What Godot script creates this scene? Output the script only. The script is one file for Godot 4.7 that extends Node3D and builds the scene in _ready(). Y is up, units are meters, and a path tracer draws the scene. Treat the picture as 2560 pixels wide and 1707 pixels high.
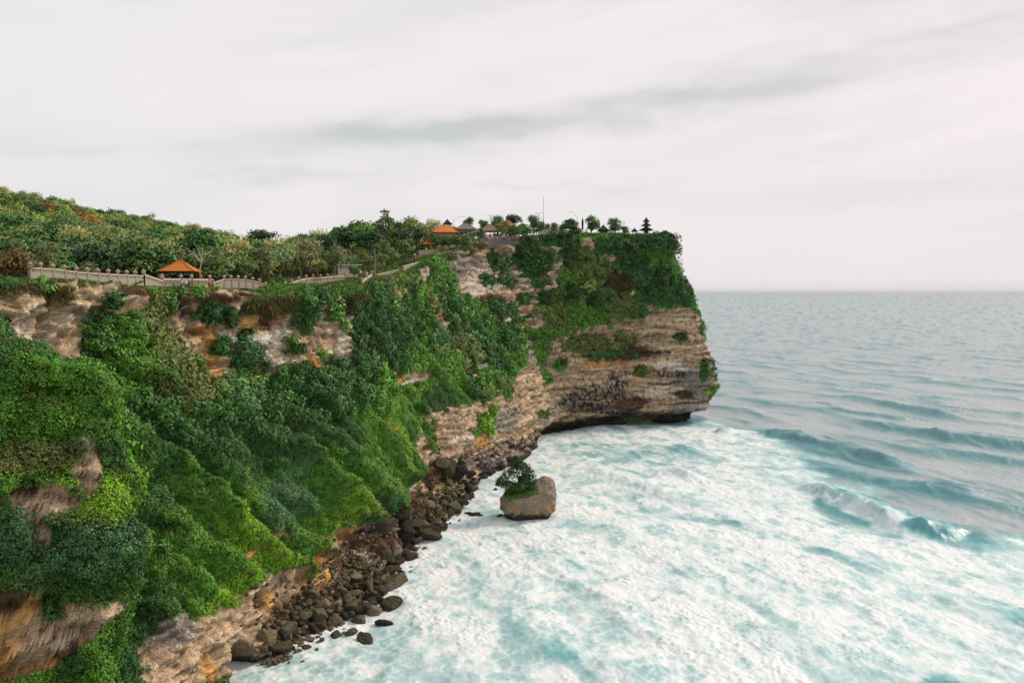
extends Node3D
# A limestone sea cliff with a temple on its headland. World: x right, y up (sea level 0), z towards the viewer; V(x, height, distance) turns that into a point.

enum {PALE, TAN, ORANGE, GREY, DARK, BROWN, MOSS, BRIGHT, MID, DEEP, BLUE, OLIVE, DRY, GRASS}
const TONE: Array[Color] = [Color(0.78, 0.64, 0.5), Color(0.62, 0.46, 0.3), Color(0.64, 0.36, 0.13), Color(0.36, 0.315, 0.27), Color(0.045, 0.045, 0.05), Color(0.12, 0.075, 0.042), Color(0.13, 0.095, 0.025),
	Color(0.215, 0.43, 0.018), Color(0.115, 0.31, 0.03), Color(0.042, 0.14, 0.03), Color(0.085, 0.21, 0.08), Color(0.18, 0.215, 0.06), Color(0.15, 0.105, 0.035), Color(0.17, 0.26, 0.055)]

func V(x: float, h: float, d: float) -> Vector3: return Vector3(x, h, -d)
func V2(x: float, d: float) -> Vector2: return Vector2(x, d)

# the cliff as ribs along the coast, near to far; every rib runs from the plateau over the rim down to below the water
var RIBS := [
	[V(-83.0,52.0,30.0), V(-80.0,56.5,30.0), V(-72.0,56.3,30.0), V(-66.0,56.0,30.0), V(-64.0,50.0,30.0), V(-61.0,42.0,30.0), V(-58.0,33.0,30.0), V(-55.0,24.0,30.0), V(-52.0,14.0,30.0), V(-50.0,6.0,30.0), V(-48.0,0.0,30.0), V(-47.6,-5.0,30.0)],
	[V(-81.0,52.0,52.0), V(-78.0,56.5,52.0), V(-70.0,56.3,52.0), V(-64.0,56.0,52.0), V(-61.0,52.0,52.0), V(-57.0,46.0,52.0), V(-54.0,38.0,52.0), V(-51.0,28.0,52.0), V(-48.0,16.0,52.0), V(-46.0,6.0,52.0), V(-45.0,0.0,52.0), V(-44.6,-5.0,52.0)],
	[V(-80.0,52.0,65.0), V(-77.0,56.5,65.0), V(-69.0,56.3,65.0), V(-63.0,56.0,65.0), V(-60.0,53.5,65.0), V(-57.0,49.5,65.0), V(-54.5,44.0,65.0), V(-52.0,33.0,65.0), V(-50.0,18.0,65.0), V(-48.5,6.0,65.0), V(-47.0,0.0,65.0), V(-46.6,-5.0,65.0)],
	[V(-79.0,52.0,75.0), V(-76.0,56.5,75.0), V(-68.0,56.3,75.0), V(-62.0,56.0,75.0), V(-54.0,54.0,75.0), V(-47.5,51.0,75.0), V(-42.5,48.7,75.0), V(-38.6,45.0,75.0), V(-37.3,33.0,75.0), V(-38.0,19.0,75.0), V(-38.0,0.0,75.0), V(-37.6,-5.0,75.0)],
	[V(-79.0,52.0,82.0), V(-76.0,56.5,82.0), V(-68.0,56.3,82.0), V(-62.0,56.0,82.0), V(-56.0,53.5,82.0), V(-50.0,50.0,82.0), V(-45.0,47.0,82.0), V(-41.5,43.0,82.0), V(-40.5,31.0,82.0), V(-41.0,18.0,82.0), V(-41.0,0.0,82.0), V(-40.6,-5.0,82.0)],
	[V(-79.0,52.0,90.0), V(-76.0,56.5,90.0), V(-68.0,56.3,90.0), V(-62.0,56.0,90.0), V(-59.5,52.0,90.0), V(-56.0,46.0,90.0), V(-53.0,39.0,90.0), V(-50.0,30.0,90.0), V(-48.0,21.0,90.0), V(-46.0,11.0,90.0), V(-44.0,0.0,90.0), V(-43.6,-5.0,90.0)],
	[V(-79.0,52.0,98.0), V(-76.0,56.5,98.0), V(-68.0,56.3,98.0), V(-62.0,56.0,98.0), V(-61.8,51.0,98.0), V(-60.6,45.5,98.0), V(-56.5,38.0,98.0), V(-51.0,28.0,98.0), V(-47.0,17.0,98.0), V(-44.0,9.0,98.0), V(-42.0,0.0,98.0), V(-41.6,-5.0,98.0)],
	[V(-78.5,51.8,106.0), V(-75.5,56.3,106.0), V(-67.5,56.1,106.0), V(-61.5,55.8,106.0), V(-61.6,50.0,106.0), V(-60.4,44.0,106.0), V(-54.0,36.0,106.0), V(-48.5,26.0,106.0), V(-44.0,15.0,106.0), V(-42.0,9.0,106.0), V(-40.5,0.0,106.0), V(-40.1,-5.0,106.0)],
	[V(-77.5,51.8,116.0), V(-74.5,56.3,116.0), V(-66.5,56.1,116.0), V(-60.5,55.8,116.0), V(-60.6,51.5,116.0), V(-59.0,47.0,116.0), V(-53.0,37.0,116.0), V(-47.0,26.0,116.0), V(-42.0,15.0,116.0), V(-40.0,9.0,116.0), V(-38.3,0.0,116.0), V(-37.9,-5.0,116.0)],
	[V(-76.0,51.2,128.0), V(-73.0,55.7,128.0), V(-65.0,55.5,128.0), V(-59.0,55.2,128.0), V(-57.0,52.0,128.0), V(-54.0,45.5,128.0), V(-50.0,37.0,128.0), V(-45.0,26.0,128.0), V(-40.0,14.0,128.0), V(-37.0,7.0,128.0), V(-32.5,0.0,128.0), V(-32.1,-5.0,128.0)],
	[V(-73.7,51.0,140.0), V(-70.7,55.5,140.0), V(-62.7,55.3,140.0), V(-56.7,55.0,140.0), V(-57.2,51.0,140.0), V(-56.4,45.5,140.0), V(-54.0,40.0,140.0), V(-47.0,33.0,140.0), V(-41.0,23.0,140.0), V(-35.5,7.5,140.0), V(-24.0,0.0,140.0), V(-23.6,-5.0,140.0)],
	[V(-68.2,51.0,150.0), V(-65.2,55.5,150.0), V(-57.2,55.3,150.0), V(-51.2,55.0,150.0), V(-51.8,50.0,150.0), V(-51.0,44.5,150.0), V(-49.2,38.5,150.0), V(-43.5,31.0,150.0), V(-38.0,21.0,150.0), V(-33.0,6.5,150.0), V(-22.3,0.0,150.0), V(-21.9,-5.0,150.0)],
	[V(-61.8,49.6,160.0), V(-58.8,54.1,160.0), V(-50.8,53.9,160.0), V(-44.8,53.6,160.0), V(-45.4,49.0,160.0), V(-44.8,44.0,160.0), V(-42.6,38.5,160.0), V(-37.2,31.0,160.0), V(-32.7,21.0,160.0), V(-28.6,7.5,160.0), V(-22.5,0.0,160.0), V(-22.1,-5.0,160.0)],
	[V(-54.8,51.3,172.0), V(-51.8,55.8,172.0), V(-43.8,55.6,172.0), V(-37.8,55.3,172.0), V(-38.4,50.0,172.0), V(-37.9,45.0,172.0), V(-36.0,39.5,172.0), V(-31.6,32.0,172.0), V(-28.0,21.0,172.0), V(-24.5,7.5,172.0), V(-20.5,0.0,172.0), V(-20.1,-5.0,172.0)],
	[V(-48.7,51.5,189.0), V(-45.8,56.0,188.4), V(-37.9,55.8,187.0), V(-32.0,55.5,186.0), V(-31.7,49.5,186.0), V(-31.0,43.0,186.0), V(-29.6,36.5,186.0), V(-27.9,29.0,186.0), V(-25.5,19.5,186.0), V(-22.5,7.0,186.0), V(-16.3,0.0,186.0), V(-15.9,-5.0,186.0)],
	[V(-46.5,53.6,207.8), V(-43.7,58.1,206.8), V(-36.1,57.9,204.1), V(-30.5,57.6,202.0), V(-30.2,51.5,202.0), V(-29.0,45.0,202.0), V(-27.4,38.0,202.0), V(-25.6,30.0,202.0), V(-23.3,20.0,202.0), V(-20.5,7.5,202.0), V(-12.7,0.0,202.0), V(-12.3,-5.0,202.0)],
	[V(-42.1,54.8,226.5), V(-39.5,59.3,225.0), V(-32.6,59.1,221.0), V(-27.4,58.8,218.0), V(-25.5,53.0,218.0), V(-23.5,47.0,218.0), V(-21.5,40.0,218.0), V(-19.7,32.0,218.0), V(-17.8,22.0,218.0), V(-15.6,8.0,218.0), V(-10.5,0.0,218.0), V(-10.1,-5.0,218.0)],
	[V(-35.0,59.0,248.9), V(-32.7,63.5,247.0), V(-26.6,63.3,241.9), V(-22.0,63.0,238.0), V(-20.5,57.0,238.0), V(-18.5,51.0,238.0), V(-16.0,43.5,238.0), V(-13.8,34.0,238.0), V(-11.0,23.5,238.0), V(-9.3,10.0,238.0), V(-7.4,0.0,238.0), V(-7.0,-5.0,238.0)],
	[V(-28.4,63.6,275.0), V(-26.5,68.1,272.7), V(-21.4,67.9,266.6), V(-17.5,67.6,262.0), V(-16.8,61.0,262.0), V(-14.8,54.0,262.0), V(-11.5,45.5,262.0), V(-7.0,36.0,262.0), V(-3.2,25.0,262.0), V(0.0,11.0,262.0), V(2.6,0.0,262.0), V(3.0,-5.0,262.0)],
	[V(-20.0,67.5,302.7), V(-18.5,72.0,300.1), V(-14.5,71.8,293.2), V(-11.5,71.5,288.0), V(-11.0,65.0,288.0), V(-9.5,58.0,288.0), V(-5.5,49.0,288.0), V(-0.5,39.0,288.0), V(4.8,27.0,288.0), V(8.8,12.0,288.0), V(9.5,0.0,288.0), V(9.9,-5.0,288.0)],
	[V(-6.8,69.9,324.0), V(-5.8,74.4,321.2), V(-3.1,74.2,313.6), V(-1.0,73.9,308.0), V(-0.6,67.0,308.0), V(0.4,60.0,308.0), V(2.8,51.5,308.0), V(7.0,40.0,308.0), V(12.0,26.0,308.0), V(16.0,11.0,308.0), V(16.5,0.0,308.0), V(16.9,-5.0,308.0)],
	[V(12.4,71.2,335.0), V(12.4,75.7,332.0), V(12.4,75.5,324.0), V(12.4,75.2,318.0), V(12.8,68.0,318.0), V(13.4,61.0,318.0), V(14.8,52.0,318.0), V(18.0,40.0,318.0), V(21.5,26.0,318.0), V(25.0,11.5,318.0), V(26.0,0.0,318.0), V(26.4,-5.0,318.0)],
	[V(26.4,72.4,342.0), V(26.4,76.9,339.0), V(26.4,76.7,331.0), V(26.4,76.4,325.0), V(26.8,69.0,325.0), V(27.4,61.5,325.0), V(28.6,52.5,325.0), V(31.0,41.0,325.0), V(33.3,27.0,325.0), V(36.0,12.0,325.0), V(36.8,0.0,325.0), V(37.2,-5.0,325.0)],
	[V(39.0,72.7,347.0), V(39.0,77.2,344.0), V(39.0,77.0,336.0), V(39.0,76.7,330.0), V(39.3,69.5,330.0), V(39.8,62.0,330.0), V(40.7,53.0,330.0), V(42.5,41.0,330.0), V(44.6,27.0,330.0), V(47.2,12.0,330.0), V(47.8,0.0,330.0), V(48.2,-5.0,330.0)],
	[V(51.7,72.7,350.0), V(51.7,77.2,347.0), V(51.7,77.0,339.0), V(51.7,76.7,333.0), V(51.9,69.5,333.0), V(52.6,62.0,333.0), V(53.6,53.0,333.0), V(55.6,41.0,333.0), V(57.2,27.0,333.0), V(59.2,12.0,333.0), V(59.0,0.0,333.0), V(59.4,-5.0,333.0)],
	[V(57.5,72.5,350.7), V(58.1,77.0,347.8), V(59.5,76.8,339.9), V(60.5,76.5,334.0), V(61.2,69.5,334.0), V(63.0,62.0,334.0), V(65.5,53.0,334.0), V(68.5,41.0,334.0), V(72.0,27.0,334.0), V(73.5,12.0,334.0), V(70.0,0.0,334.0), V(70.4,-5.0,334.0)],
	[V(53.6,72.5,351.0), V(55.7,77.0,348.9), V(61.4,76.8,343.2), V(65.6,76.5,339.0), V(66.3,69.0,339.0), V(69.8,61.0,339.0), V(74.5,52.0,339.0), V(78.0,40.0,339.0), V(82.0,27.0,339.0), V(84.0,13.0,339.0), V(76.0,0.0,339.0), V(76.4,-5.0,339.0)],
	[V(46.3,72.5,355.0), V(49.2,77.0,354.4), V(57.1,76.8,353.0), V(63.0,76.5,352.0), V(64.0,69.0,352.0), V(67.0,61.0,352.0), V(71.0,52.0,352.0), V(74.5,40.0,352.0), V(77.0,27.0,352.0), V(77.5,12.0,352.0), V(71.0,0.0,352.0), V(71.4,-5.0,352.0)],
	[V(33.3,72.5,377.0), V(36.2,77.0,377.6), V(44.1,76.8,379.0), V(50.0,76.5,380.0), V(51.0,69.0,380.0), V(54.0,61.0,380.0), V(58.0,52.0,380.0), V(61.0,40.0,380.0), V(63.0,27.0,380.0), V(62.0,12.0,380.0), V(58.0,0.0,380.0), V(58.4,-5.0,380.0)],
	[V(8.3,72.0,417.0), V(11.2,76.5,417.6), V(19.1,76.3,419.0), V(25.0,76.0,420.0), V(26.0,69.0,420.0), V(29.0,61.0,420.0), V(33.0,52.0,420.0), V(36.0,40.0,420.0), V(38.0,27.0,420.0), V(37.0,12.0,420.0), V(34.0,0.0,420.0), V(34.4,-5.0,420.0)],
]
const RIM := 3
# what covers the rock: kind, centre, reach along the cliff, reach up and down
var COVER := [
	[MID, V(-47.3,29.2,123.6), 40.5, 19.8], [DEEP, V(-49.2,34.9,125.8), 15.4, 7.9], [BLUE, V(-45.3,31.9,144.6), 10.5, 7.7],
	[DEEP, V(-44.7,28.2,138.1), 15.0, 6.0], [DEEP, V(-39.5,31.0,155.4), 10.8, 8.3], [DEEP, V(-35.4,35.6,168.5), 14.2, 6.5],
	[OLIVE, V(-55.0,46.2,133.1), 11.1, 5.2], [OLIVE, V(-56.8,52.1,130.0), 9.0, 3.2], [MID, V(-56.6,48.1,122.4), 4.0, 3.6],
	[OLIVE, V(-52.4,39.5,134.1), 10.2, 3.9], [BLUE, V(-37.6,17.0,146.7), 9.3, 6.4], [MID, V(-34.4,18.6,155.4), 7.9, 8.3],
	[BRIGHT, V(-32.4,13.7,156.5), 3.3, 4.6], [BLUE, V(-39.5,17.9,138.1), 8.1, 4.7], [MID, V(-28.9,21.4,168.5), 11.5, 9.0],
	[DEEP, V(-33.3,25.9,162.0), 5.6, 5.5], [BRIGHT, V(-24.8,18.7,187.0), 5.2, 6.4], [BRIGHT, V(-26.9,24.9,183.0), 3.7, 5.3],
	[MID, V(-21.9,15.6,203.0), 7.7, 5.9], [BRIGHT, V(-35.3,10.5,148.9), 5.1, 3.6], [MID, V(-36.4,11.1,144.6), 7.8, 4.2],
	[BRIGHT, V(-30.7,15.2,160.0), 2.3, 3.9], [BRIGHT, V(-41.6,17.4,125.8), 4.3, 2.4], [BRIGHT, V(-39.5,13.2,129.0), 5.4, 2.2],
	[BRIGHT, V(-42.8,19.9,125.8), 4.2, 2.7], [BRIGHT, V(-37.9,10.2,132.1), 3.9, 1.4], [BRIGHT, V(-39.8,10.8,118.1), 5.0, 3.4],
	[BRIGHT, V(-40.5,9.7,113.3), 4.1, 3.3], [MID, V(-45.1,18.5,106.0), 6.4, 5.7], [BRIGHT, V(-37.2,36.0,76.3), 3.9, 2.2],
	[BRIGHT, V(-38.6,31.2,79.7), 4.5, 2.3], [BRIGHT, V(-50.6,30.7,108.3), 3.1, 2.1], [MID, V(-39.6,38.9,80.8), 4.1, 2.0],
	[DEEP, V(-46.3,14.3,98.0), 9.9, 5.2], [DEEP, V(-47.4,26.0,112.0), 5.0, 3.3], [DEEP, V(-47.1,23.0,107.1), 4.6, 3.1],
	[OLIVE, V(-49.5,43.4,85.9), 7.6, 3.8], [BRIGHT, V(-58.4,41.8,98.0), 2.9, 4.3], [MID, V(-43.4,42.5,71.5), 5.4, 2.4],
	[OLIVE, V(-45.3,40.2,84.8), 2.1, 2.5], [OLIVE, V(-42.8,40.4,71.5), 5.4, 1.4], [BLUE, V(-43.8,33.8,70.9), 1.7, 3.1],
	[BLUE, V(-39.3,31.7,73.0), 4.6, 2.5], [MID, V(-51.0,28.3,95.7), 4.8, 2.3], [BRIGHT, V(-39.0,38.9,73.5), 2.2, 1.4],
	[BLUE, V(-42.5,29.5,70.9), 1.4, 2.1], [MID, V(-51.9,46.8,85.9), 5.4, 2.1], [TAN, V(-75.8,50.9,128.0), 11.0, 5.6],
	[TAN, V(-60.9,50.8,112.0), 4.8, 5.4], [TAN, V(-59.5,53.7,119.1), 13.5, 1.9], [TAN, V(-61.4,53.1,106.0), 11.2, 2.3],
	[PALE, V(-61.8,50.0,106.0), 5.9, 3.1], [TAN, V(-61.5,50.8,112.0), 4.0, 4.4], [DARK, V(-61.6,50.8,101.3), 1.4, 1.2],
	[GREY, V(-61.4,48.2,110.8), 1.0, 2.4], [DARK, V(-61.3,50.4,106.0), 1.5, 0.5], [DARK, V(-45.3,50.3,76.3), 0.8, 0.3],
	[BROWN, V(-72.3,54.9,138.1), 10.5, 1.2], [TAN, V(-60.4,53.2,117.0), 6.6, 1.7], [TAN, V(-59.4,54.3,121.3), 5.5, 1.3],
	[PALE, V(-60.8,51.3,113.3), 0.9, 1.7], [BROWN, V(-58.4,54.7,126.9), 6.1, 0.9], [DRY, V(-60.5,54.4,109.5), 3.1, 1.2],
	[DRY, V(-61.2,55.1,103.6), 7.8, 0.4], [DARK, V(-59.4,52.3,120.2), 1.5, 0.6], [DEEP, V(-76.4,52.8,123.6), 1.4, 1.2],
	[DEEP, V(-59.2,53.6,120.2), 2.4, 0.8], [MID, V(-59.1,55.1,125.8), 0.8, 0.6], [TAN, V(-52.1,49.1,148.9), 12.2, 6.9],
	[TAN, V(-52.5,43.1,146.7), 4.1, 4.3], [TAN, V(-45.5,46.8,158.8), 12.9, 7.7], [TAN, V(-36.0,47.6,176.4), 12.9, 6.4],
	[TAN, V(-41.2,45.6,166.3), 8.8, 6.1], [BROWN, V(-54.7,53.3,144.6), 6.2, 1.5], [TAN, V(-53.8,50.3,146.7), 4.9, 3.6],
	[BROWN, V(-50.6,52.3,151.1), 8.4, 2.2], [ORANGE, V(-59.8,50.5,162.0), 7.2, 2.0], [DARK, V(-55.5,49.6,144.6), 2.2, 1.7],
	[TAN, V(-54.2,46.0,145.7), 2.3, 3.5], [ORANGE, V(-52.1,47.3,148.9), 5.0, 3.3], [TAN, V(-50.6,49.4,151.1), 4.0, 3.7],
	[ORANGE, V(-53.2,43.2,145.7), 1.7, 2.1], [PALE, V(-50.9,47.2,151.1), 1.7, 3.3], [BROWN, V(-49.5,50.0,154.3), 2.6, 3.0],
	[ORANGE, V(-49.1,47.0,154.3), 1.7, 2.2], [DARK, V(-55.9,51.8,142.4), 1.6, 2.1], [PALE, V(-46.3,46.0,158.8), 6.7, 3.9],
	[ORANGE, V(-47.1,49.2,156.5), 5.8, 1.9], [DRY, V(-45.4,52.2,158.8), 5.6, 2.2], [PALE, V(-45.6,42.9,158.8), 5.8, 3.1],
	[DARK, V(-47.1,48.4,157.6), 1.6, 0.7], [DARK, V(-45.5,47.9,158.8), 0.9, 1.1], [GREY, V(-46.6,44.5,157.6), 1.8, 1.1],
	[DARK, V(-48.0,45.1,154.3), 0.8, 0.7], [ORANGE, V(-39.8,44.6,168.5), 2.5, 5.7], [PALE, V(-39.5,48.7,169.7), 2.5, 3.3],
	[TAN, V(-39.4,43.0,168.5), 3.2, 2.9], [TAN, V(-36.0,48.4,176.4), 7.9, 4.3], [PALE, V(-34.2,45.8,178.3), 6.5, 3.9],
	[PALE, V(-35.7,42.6,174.6), 3.6, 2.5], [DRY, V(-33.2,52.7,180.1), 5.2, 1.9], [BROWN, V(-34.6,51.4,178.3), 5.8, 2.2],
	[TAN, V(-37.8,46.0,172.9), 2.0, 3.4], [DARK, V(-34.1,48.5,180.2), 4.1, 0.4], [ORANGE, V(-39.8,40.4,165.2), 1.6, 2.0],
	[ORANGE, V(-52.2,40.3,145.7), 1.6, 1.4], [DEEP, V(-53.2,50.9,147.8), 5.0, 1.7], [DEEP, V(-56.8,51.9,167.2), 2.2, 1.5],
	[MID, V(-54.6,51.5,172.0), 1.0, 2.2], [DEEP, V(-52.4,45.0,147.8), 1.7, 2.0], [DEEP, V(-49.2,46.8,153.3), 1.4, 1.3],
	[BLUE, V(-49.6,43.0,152.2), 3.1, 2.7], [MID, V(-43.9,44.2,161.0), 1.0, 1.1], [DEEP, V(-42.9,43.4,163.1), 1.5, 1.1],
	[DEEP, V(-41.2,50.4,166.3), 3.1, 4.4], [MID, V(-37.9,51.3,172.9), 1.3, 2.7], [BLUE, V(-33.5,51.8,180.1), 2.0, 1.6],
	[MID, V(-36.2,47.6,175.5), 1.4, 1.4], [MID, V(-39.1,41.8,167.4), 1.0, 0.8], [GRASS, V(-43.4,56.6,186.9), 8.8, 0.9],
	[MID, V(-44.3,55.3,166.3), 2.4, 0.8], [DEEP, V(-30.6,48.0,188.0), 8.3, 10.0], [DEEP, V(-32.1,42.8,183.0), 6.6, 8.0],
	[DEEP, V(-29.1,47.4,203.0), 9.0, 7.9], [DEEP, V(-28.9,38.6,191.2), 9.7, 6.5], [DARK, V(-29.6,44.8,197.7), 1.7, 4.3],
	[GRASS, V(-29.3,56.3,204.8), 10.3, 1.4], [TAN, V(-28.3,54.3,208.7), 6.3, 1.4], [DEEP, V(-30.3,54.4,195.4), 4.9, 1.1],
	[PALE, V(-23.7,58.6,226.7), 3.5, 2.6], [GRASS, V(-27.9,58.4,213.7), 10.8, 1.5], [GREY, V(-25.4,55.3,218.8), 4.4, 2.1],
	[TAN, V(-23.8,33.5,207.8), 10.1, 2.2], [PALE, V(-24.2,32.7,206.9), 7.3, 1.4], [ORANGE, V(-26.7,33.1,198.8), 3.5, 1.4],
	[ORANGE, V(-26.4,23.1,183.0), 1.8, 1.8], [TAN, V(-28.0,35.9,194.4), 1.7, 2.1], [DEEP, V(-23.3,46.9,218.0), 11.5, 9.5],
	[MID, V(-20.1,50.9,230.2), 13.1, 7.8], [DEEP, V(-16.2,46.1,238.0), 13.5, 9.2], [MID, V(-20.8,40.5,219.0), 9.6, 5.3],
	[DEEP, V(-11.9,37.5,245.3), 15.5, 7.1], [OLIVE, V(-21.8,51.0,224.9), 3.5, 4.4], [TAN, V(-19.0,47.6,230.2), 3.5, 2.7],
	[TAN, V(-18.0,44.7,231.3), 2.9, 1.3], [PALE, V(-17.0,43.6,233.5), 3.5, 0.9], [PALE, V(-12.9,41.0,246.3), 3.7, 0.7],
	[GREY, V(-13.8,44.0,246.3), 4.4, 1.2], [BLUE, V(-19.6,41.2,223.9), 8.0, 4.3], [OLIVE, V(-14.9,37.1,235.7), 11.9, 4.6],
	[GREY, V(-9.1,31.8,248.5), 5.6, 2.4], [TAN, V(-13.8,34.1,236.8), 3.6, 2.5], [TAN, V(-11.7,30.3,240.0), 2.1, 1.6],
	[MID, V(-16.5,31.2,225.9), 11.0, 6.6], [MID, V(-6.2,25.8,253.0), 9.6, 6.1], [MID, V(1.3,27.2,276.4), 8.7, 8.0],
	[DEEP, V(-3.9,32.2,265.2), 8.4, 6.4], [MID, V(-2.5,20.0,259.7), 8.2, 3.8], [DEEP, V(-18.1,25.6,218.0), 12.2, 4.2],
	[GREY, V(-11.1,65.1,286.0), 43.3, 6.2], [PALE, V(-7.1,56.9,291.4), 39.6, 5.9], [TAN, V(3.0,67.5,311.0), 27.3, 6.0],
	[TAN, V(15.4,66.3,319.3), 10.8, 9.3], [TAN, V(4.5,46.6,307.2), 22.3, 6.0], [GREY, V(-15.0,64.5,269.4), 18.7, 3.1],
	[DRY, V(-11.1,69.3,286.6), 25.3, 2.2], [TAN, V(-5.8,69.2,298.8), 25.3, 3.2], [GREY, V(-16.5,61.7,261.9), 14.9, 3.2],
	[PALE, V(-11.5,58.1,279.7), 12.0, 4.6], [PALE, V(-9.6,54.8,281.9), 8.9, 3.0], [DRY, V(-20.5,66.2,249.1), 7.3, 1.2],
	[DRY, V(-12.3,70.7,282.9), 7.9, 1.1], [GREY, V(1.5,64.5,309.6), 11.2, 4.5], [PALE, V(5.7,57.8,312.2), 7.9, 1.8],
	[PALE, V(3.0,60.0,310.3), 4.6, 2.1], [TAN, V(1.5,54.0,306.4), 16.2, 2.1], [BROWN, V(-6.9,52.0,286.0), 12.6, 1.7],
	[TAN, V(7.6,72.5,314.4), 4.5, 1.8], [TAN, V(17.8,70.6,320.2), 5.4, 2.5], [TAN, V(29.9,72.8,326.2), 3.9, 2.9],
	[PALE, V(19.4,63.6,321.0), 2.2, 1.9], [TAN, V(17.8,57.0,319.9), 3.0, 5.4], [GREY, V(13.8,58.6,317.5), 2.3, 2.5],
	[PALE, V(-1.4,44.9,291.4), 11.0, 1.7], [TAN, V(4.5,48.0,308.0), 13.8, 3.3], [PALE, V(2.2,46.0,302.0), 9.1, 1.0],
	[GREY, V(10.7,47.9,314.3), 3.6, 3.1], [TAN, V(8.3,43.4,311.0), 7.6, 3.0], [ORANGE, V(39.6,68.3,330.0), 3.1, 2.1],
	[TAN, V(38.2,68.2,329.6), 4.1, 2.9], [ORANGE, V(49.4,53.6,332.1), 1.8, 1.8], [TAN, V(48.3,53.1,331.9), 3.1, 2.3],
	[OLIVE, V(31.6,55.5,326.6), 16.0, 11.1], [OLIVE, V(38.3,49.2,328.8), 12.5, 8.0], [MID, V(21.8,58.6,322.1), 5.3, 4.7],
	[OLIVE, V(18.6,47.8,319.3), 11.2, 6.2], [OLIVE, V(25.1,66.5,324.1), 7.2, 6.3], [DRY, V(43.2,58.7,330.7), 6.9, 4.8],
	[MID, V(29.9,46.1,324.5), 10.9, 6.3], [DEEP, V(23.4,53.9,322.6), 7.2, 3.9], [DEEP, V(33.3,51.6,327.0), 7.3, 4.0],
	[DEEP, V(-5.8,64.8,299.0), 8.7, 3.5], [DEEP, V(-8.7,58.5,289.1), 8.0, 2.0], [DEEP, V(-1.5,57.7,303.8), 7.2, 1.8],
	[DEEP, V(7.6,66.1,314.8), 9.6, 5.8], [DEEP, V(9.9,60.1,315.7), 4.8, 3.7], [DEEP, V(4.5,70.6,312.5), 4.7, 2.1],
	[DEEP, V(14.6,74.7,318.9), 14.4, 3.4], [DEEP, V(22.6,68.0,323.1), 5.0, 4.1], [DEEP, V(23.4,73.4,323.1), 4.3, 3.5],
	[DEEP, V(41.5,72.7,330.3), 8.6, 4.5], [DEEP, V(54.7,73.2,332.9), 9.2, 7.3], [DEEP, V(51.5,65.2,332.8), 6.7, 6.5],
	[DEEP, V(59.7,60.4,333.4), 7.5, 7.3], [DEEP, V(66.4,52.3,334.0), 5.3, 5.7], [DEEP, V(51.6,55.5,332.6), 3.0, 3.2],
	[BLUE, V(53.2,62.0,333.0), 4.2, 2.9], [MID, V(58.0,68.4,333.4), 4.9, 3.9], [DEEP, V(44.9,65.1,331.3), 5.1, 3.2],
	[DEEP, V(4.5,51.7,309.6), 4.7, 2.4], [DEEP, V(-0.7,48.3,298.0), 6.4, 2.0], [DEEP, V(2.9,43.8,301.0), 7.3, 1.2],
	[DEEP, V(-5.6,48.5,286.0), 7.2, 4.2], [DEEP, V(12.3,52.4,316.2), 2.6, 2.1], [TAN, V(45.0,26.6,330.0), 40.8, 16.0],
	[TAN, V(21.6,21.6,316.6), 44.5, 13.8], [TAN, V(65.0,26.4,333.4), 18.6, 24.3], [TAN, V(34.8,17.6,324.5), 54.3, 11.0],
	[TAN, V(58.3,32.9,333.1), 18.5, 14.6], [TAN, V(51.7,34.6,332.1), 10.2, 9.7], [GREY, V(8.9,30.5,302.9), 11.5, 7.4],
	[TAN, V(7.0,21.8,288.0), 21.8, 7.0], [TAN, V(68.2,26.3,333.5), 10.1, 17.8], [GREY, V(73.3,16.5,333.8), 8.6, 11.3],
	[ORANGE, V(36.6,26.1,326.6), 11.1, 1.9], [BROWN, V(45.0,29.9,330.0), 15.9, 3.2], [PALE, V(66.6,24.4,333.4), 9.1, 2.3],
	[PALE, V(26.5,17.8,319.9), 18.9, 0.9], [TAN, V(18.3,15.2,311.6), 18.2, 4.5], [PALE, V(61.8,13.3,333.2), 10.0, 2.6],
	[DARK, V(31.5,11.5,322.1), 18.0, 6.3], [DARK, V(41.6,14.0,327.5), 7.5, 8.7], [DARK, V(34.8,5.0,323.6), 23.8, 4.1],
	[DARK, V(24.8,12.1,317.5), 8.6, 4.6], [MOSS, V(70.4,12.5,333.5), 4.3, 1.9], [DARK, V(70.9,10.6,333.5), 4.0, 1.1],
	[BROWN, V(48.4,8.8,330.4), 9.0, 3.5], [TAN, V(60.3,5.1,333.1), 10.1, 4.5], [GREY, V(70.2,5.1,333.6), 6.8, 4.9],
	[TAN, V(18.2,4.1,309.6), 27.2, 3.3], [ORANGE, V(23.1,3.1,315.3), 9.2, 1.2], [DARK, V(55.1,21.6,332.4), 13.5, 0.8],
	[DARK, V(65.0,20.6,333.4), 8.2, 1.0], [DARK, V(58.4,29.6,333.1), 8.3, 0.6], [TAN, V(74.9,29.5,334.7), 4.5, 6.5],
	[OLIVE, V(51.7,22.5,331.6), 3.5, 2.6], [OLIVE, V(45.0,34.7,330.4), 5.3, 2.2], [DEEP, V(48.3,29.8,331.0), 1.6, 1.8],
	[DEEP, V(68.1,36.1,333.6), 3.4, 1.6], [DEEP, V(31.6,29.5,324.1), 5.6, 1.9], [DEEP, V(38.3,30.9,327.5), 7.3, 2.9],
	[OLIVE, V(29.9,33.5,323.6), 11.2, 3.8], [MID, V(18.4,27.1,315.3), 4.4, 2.1], [MID, V(13.5,21.8,307.2), 5.1, 1.8],
	[MID, V(10.5,31.5,308.0), 6.4, 4.5], [DEEP, V(78.5,22.9,335.5), 1.9, 4.9], [TAN, V(-17.1,15.9,218.0), 20.3, 7.9],
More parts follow.
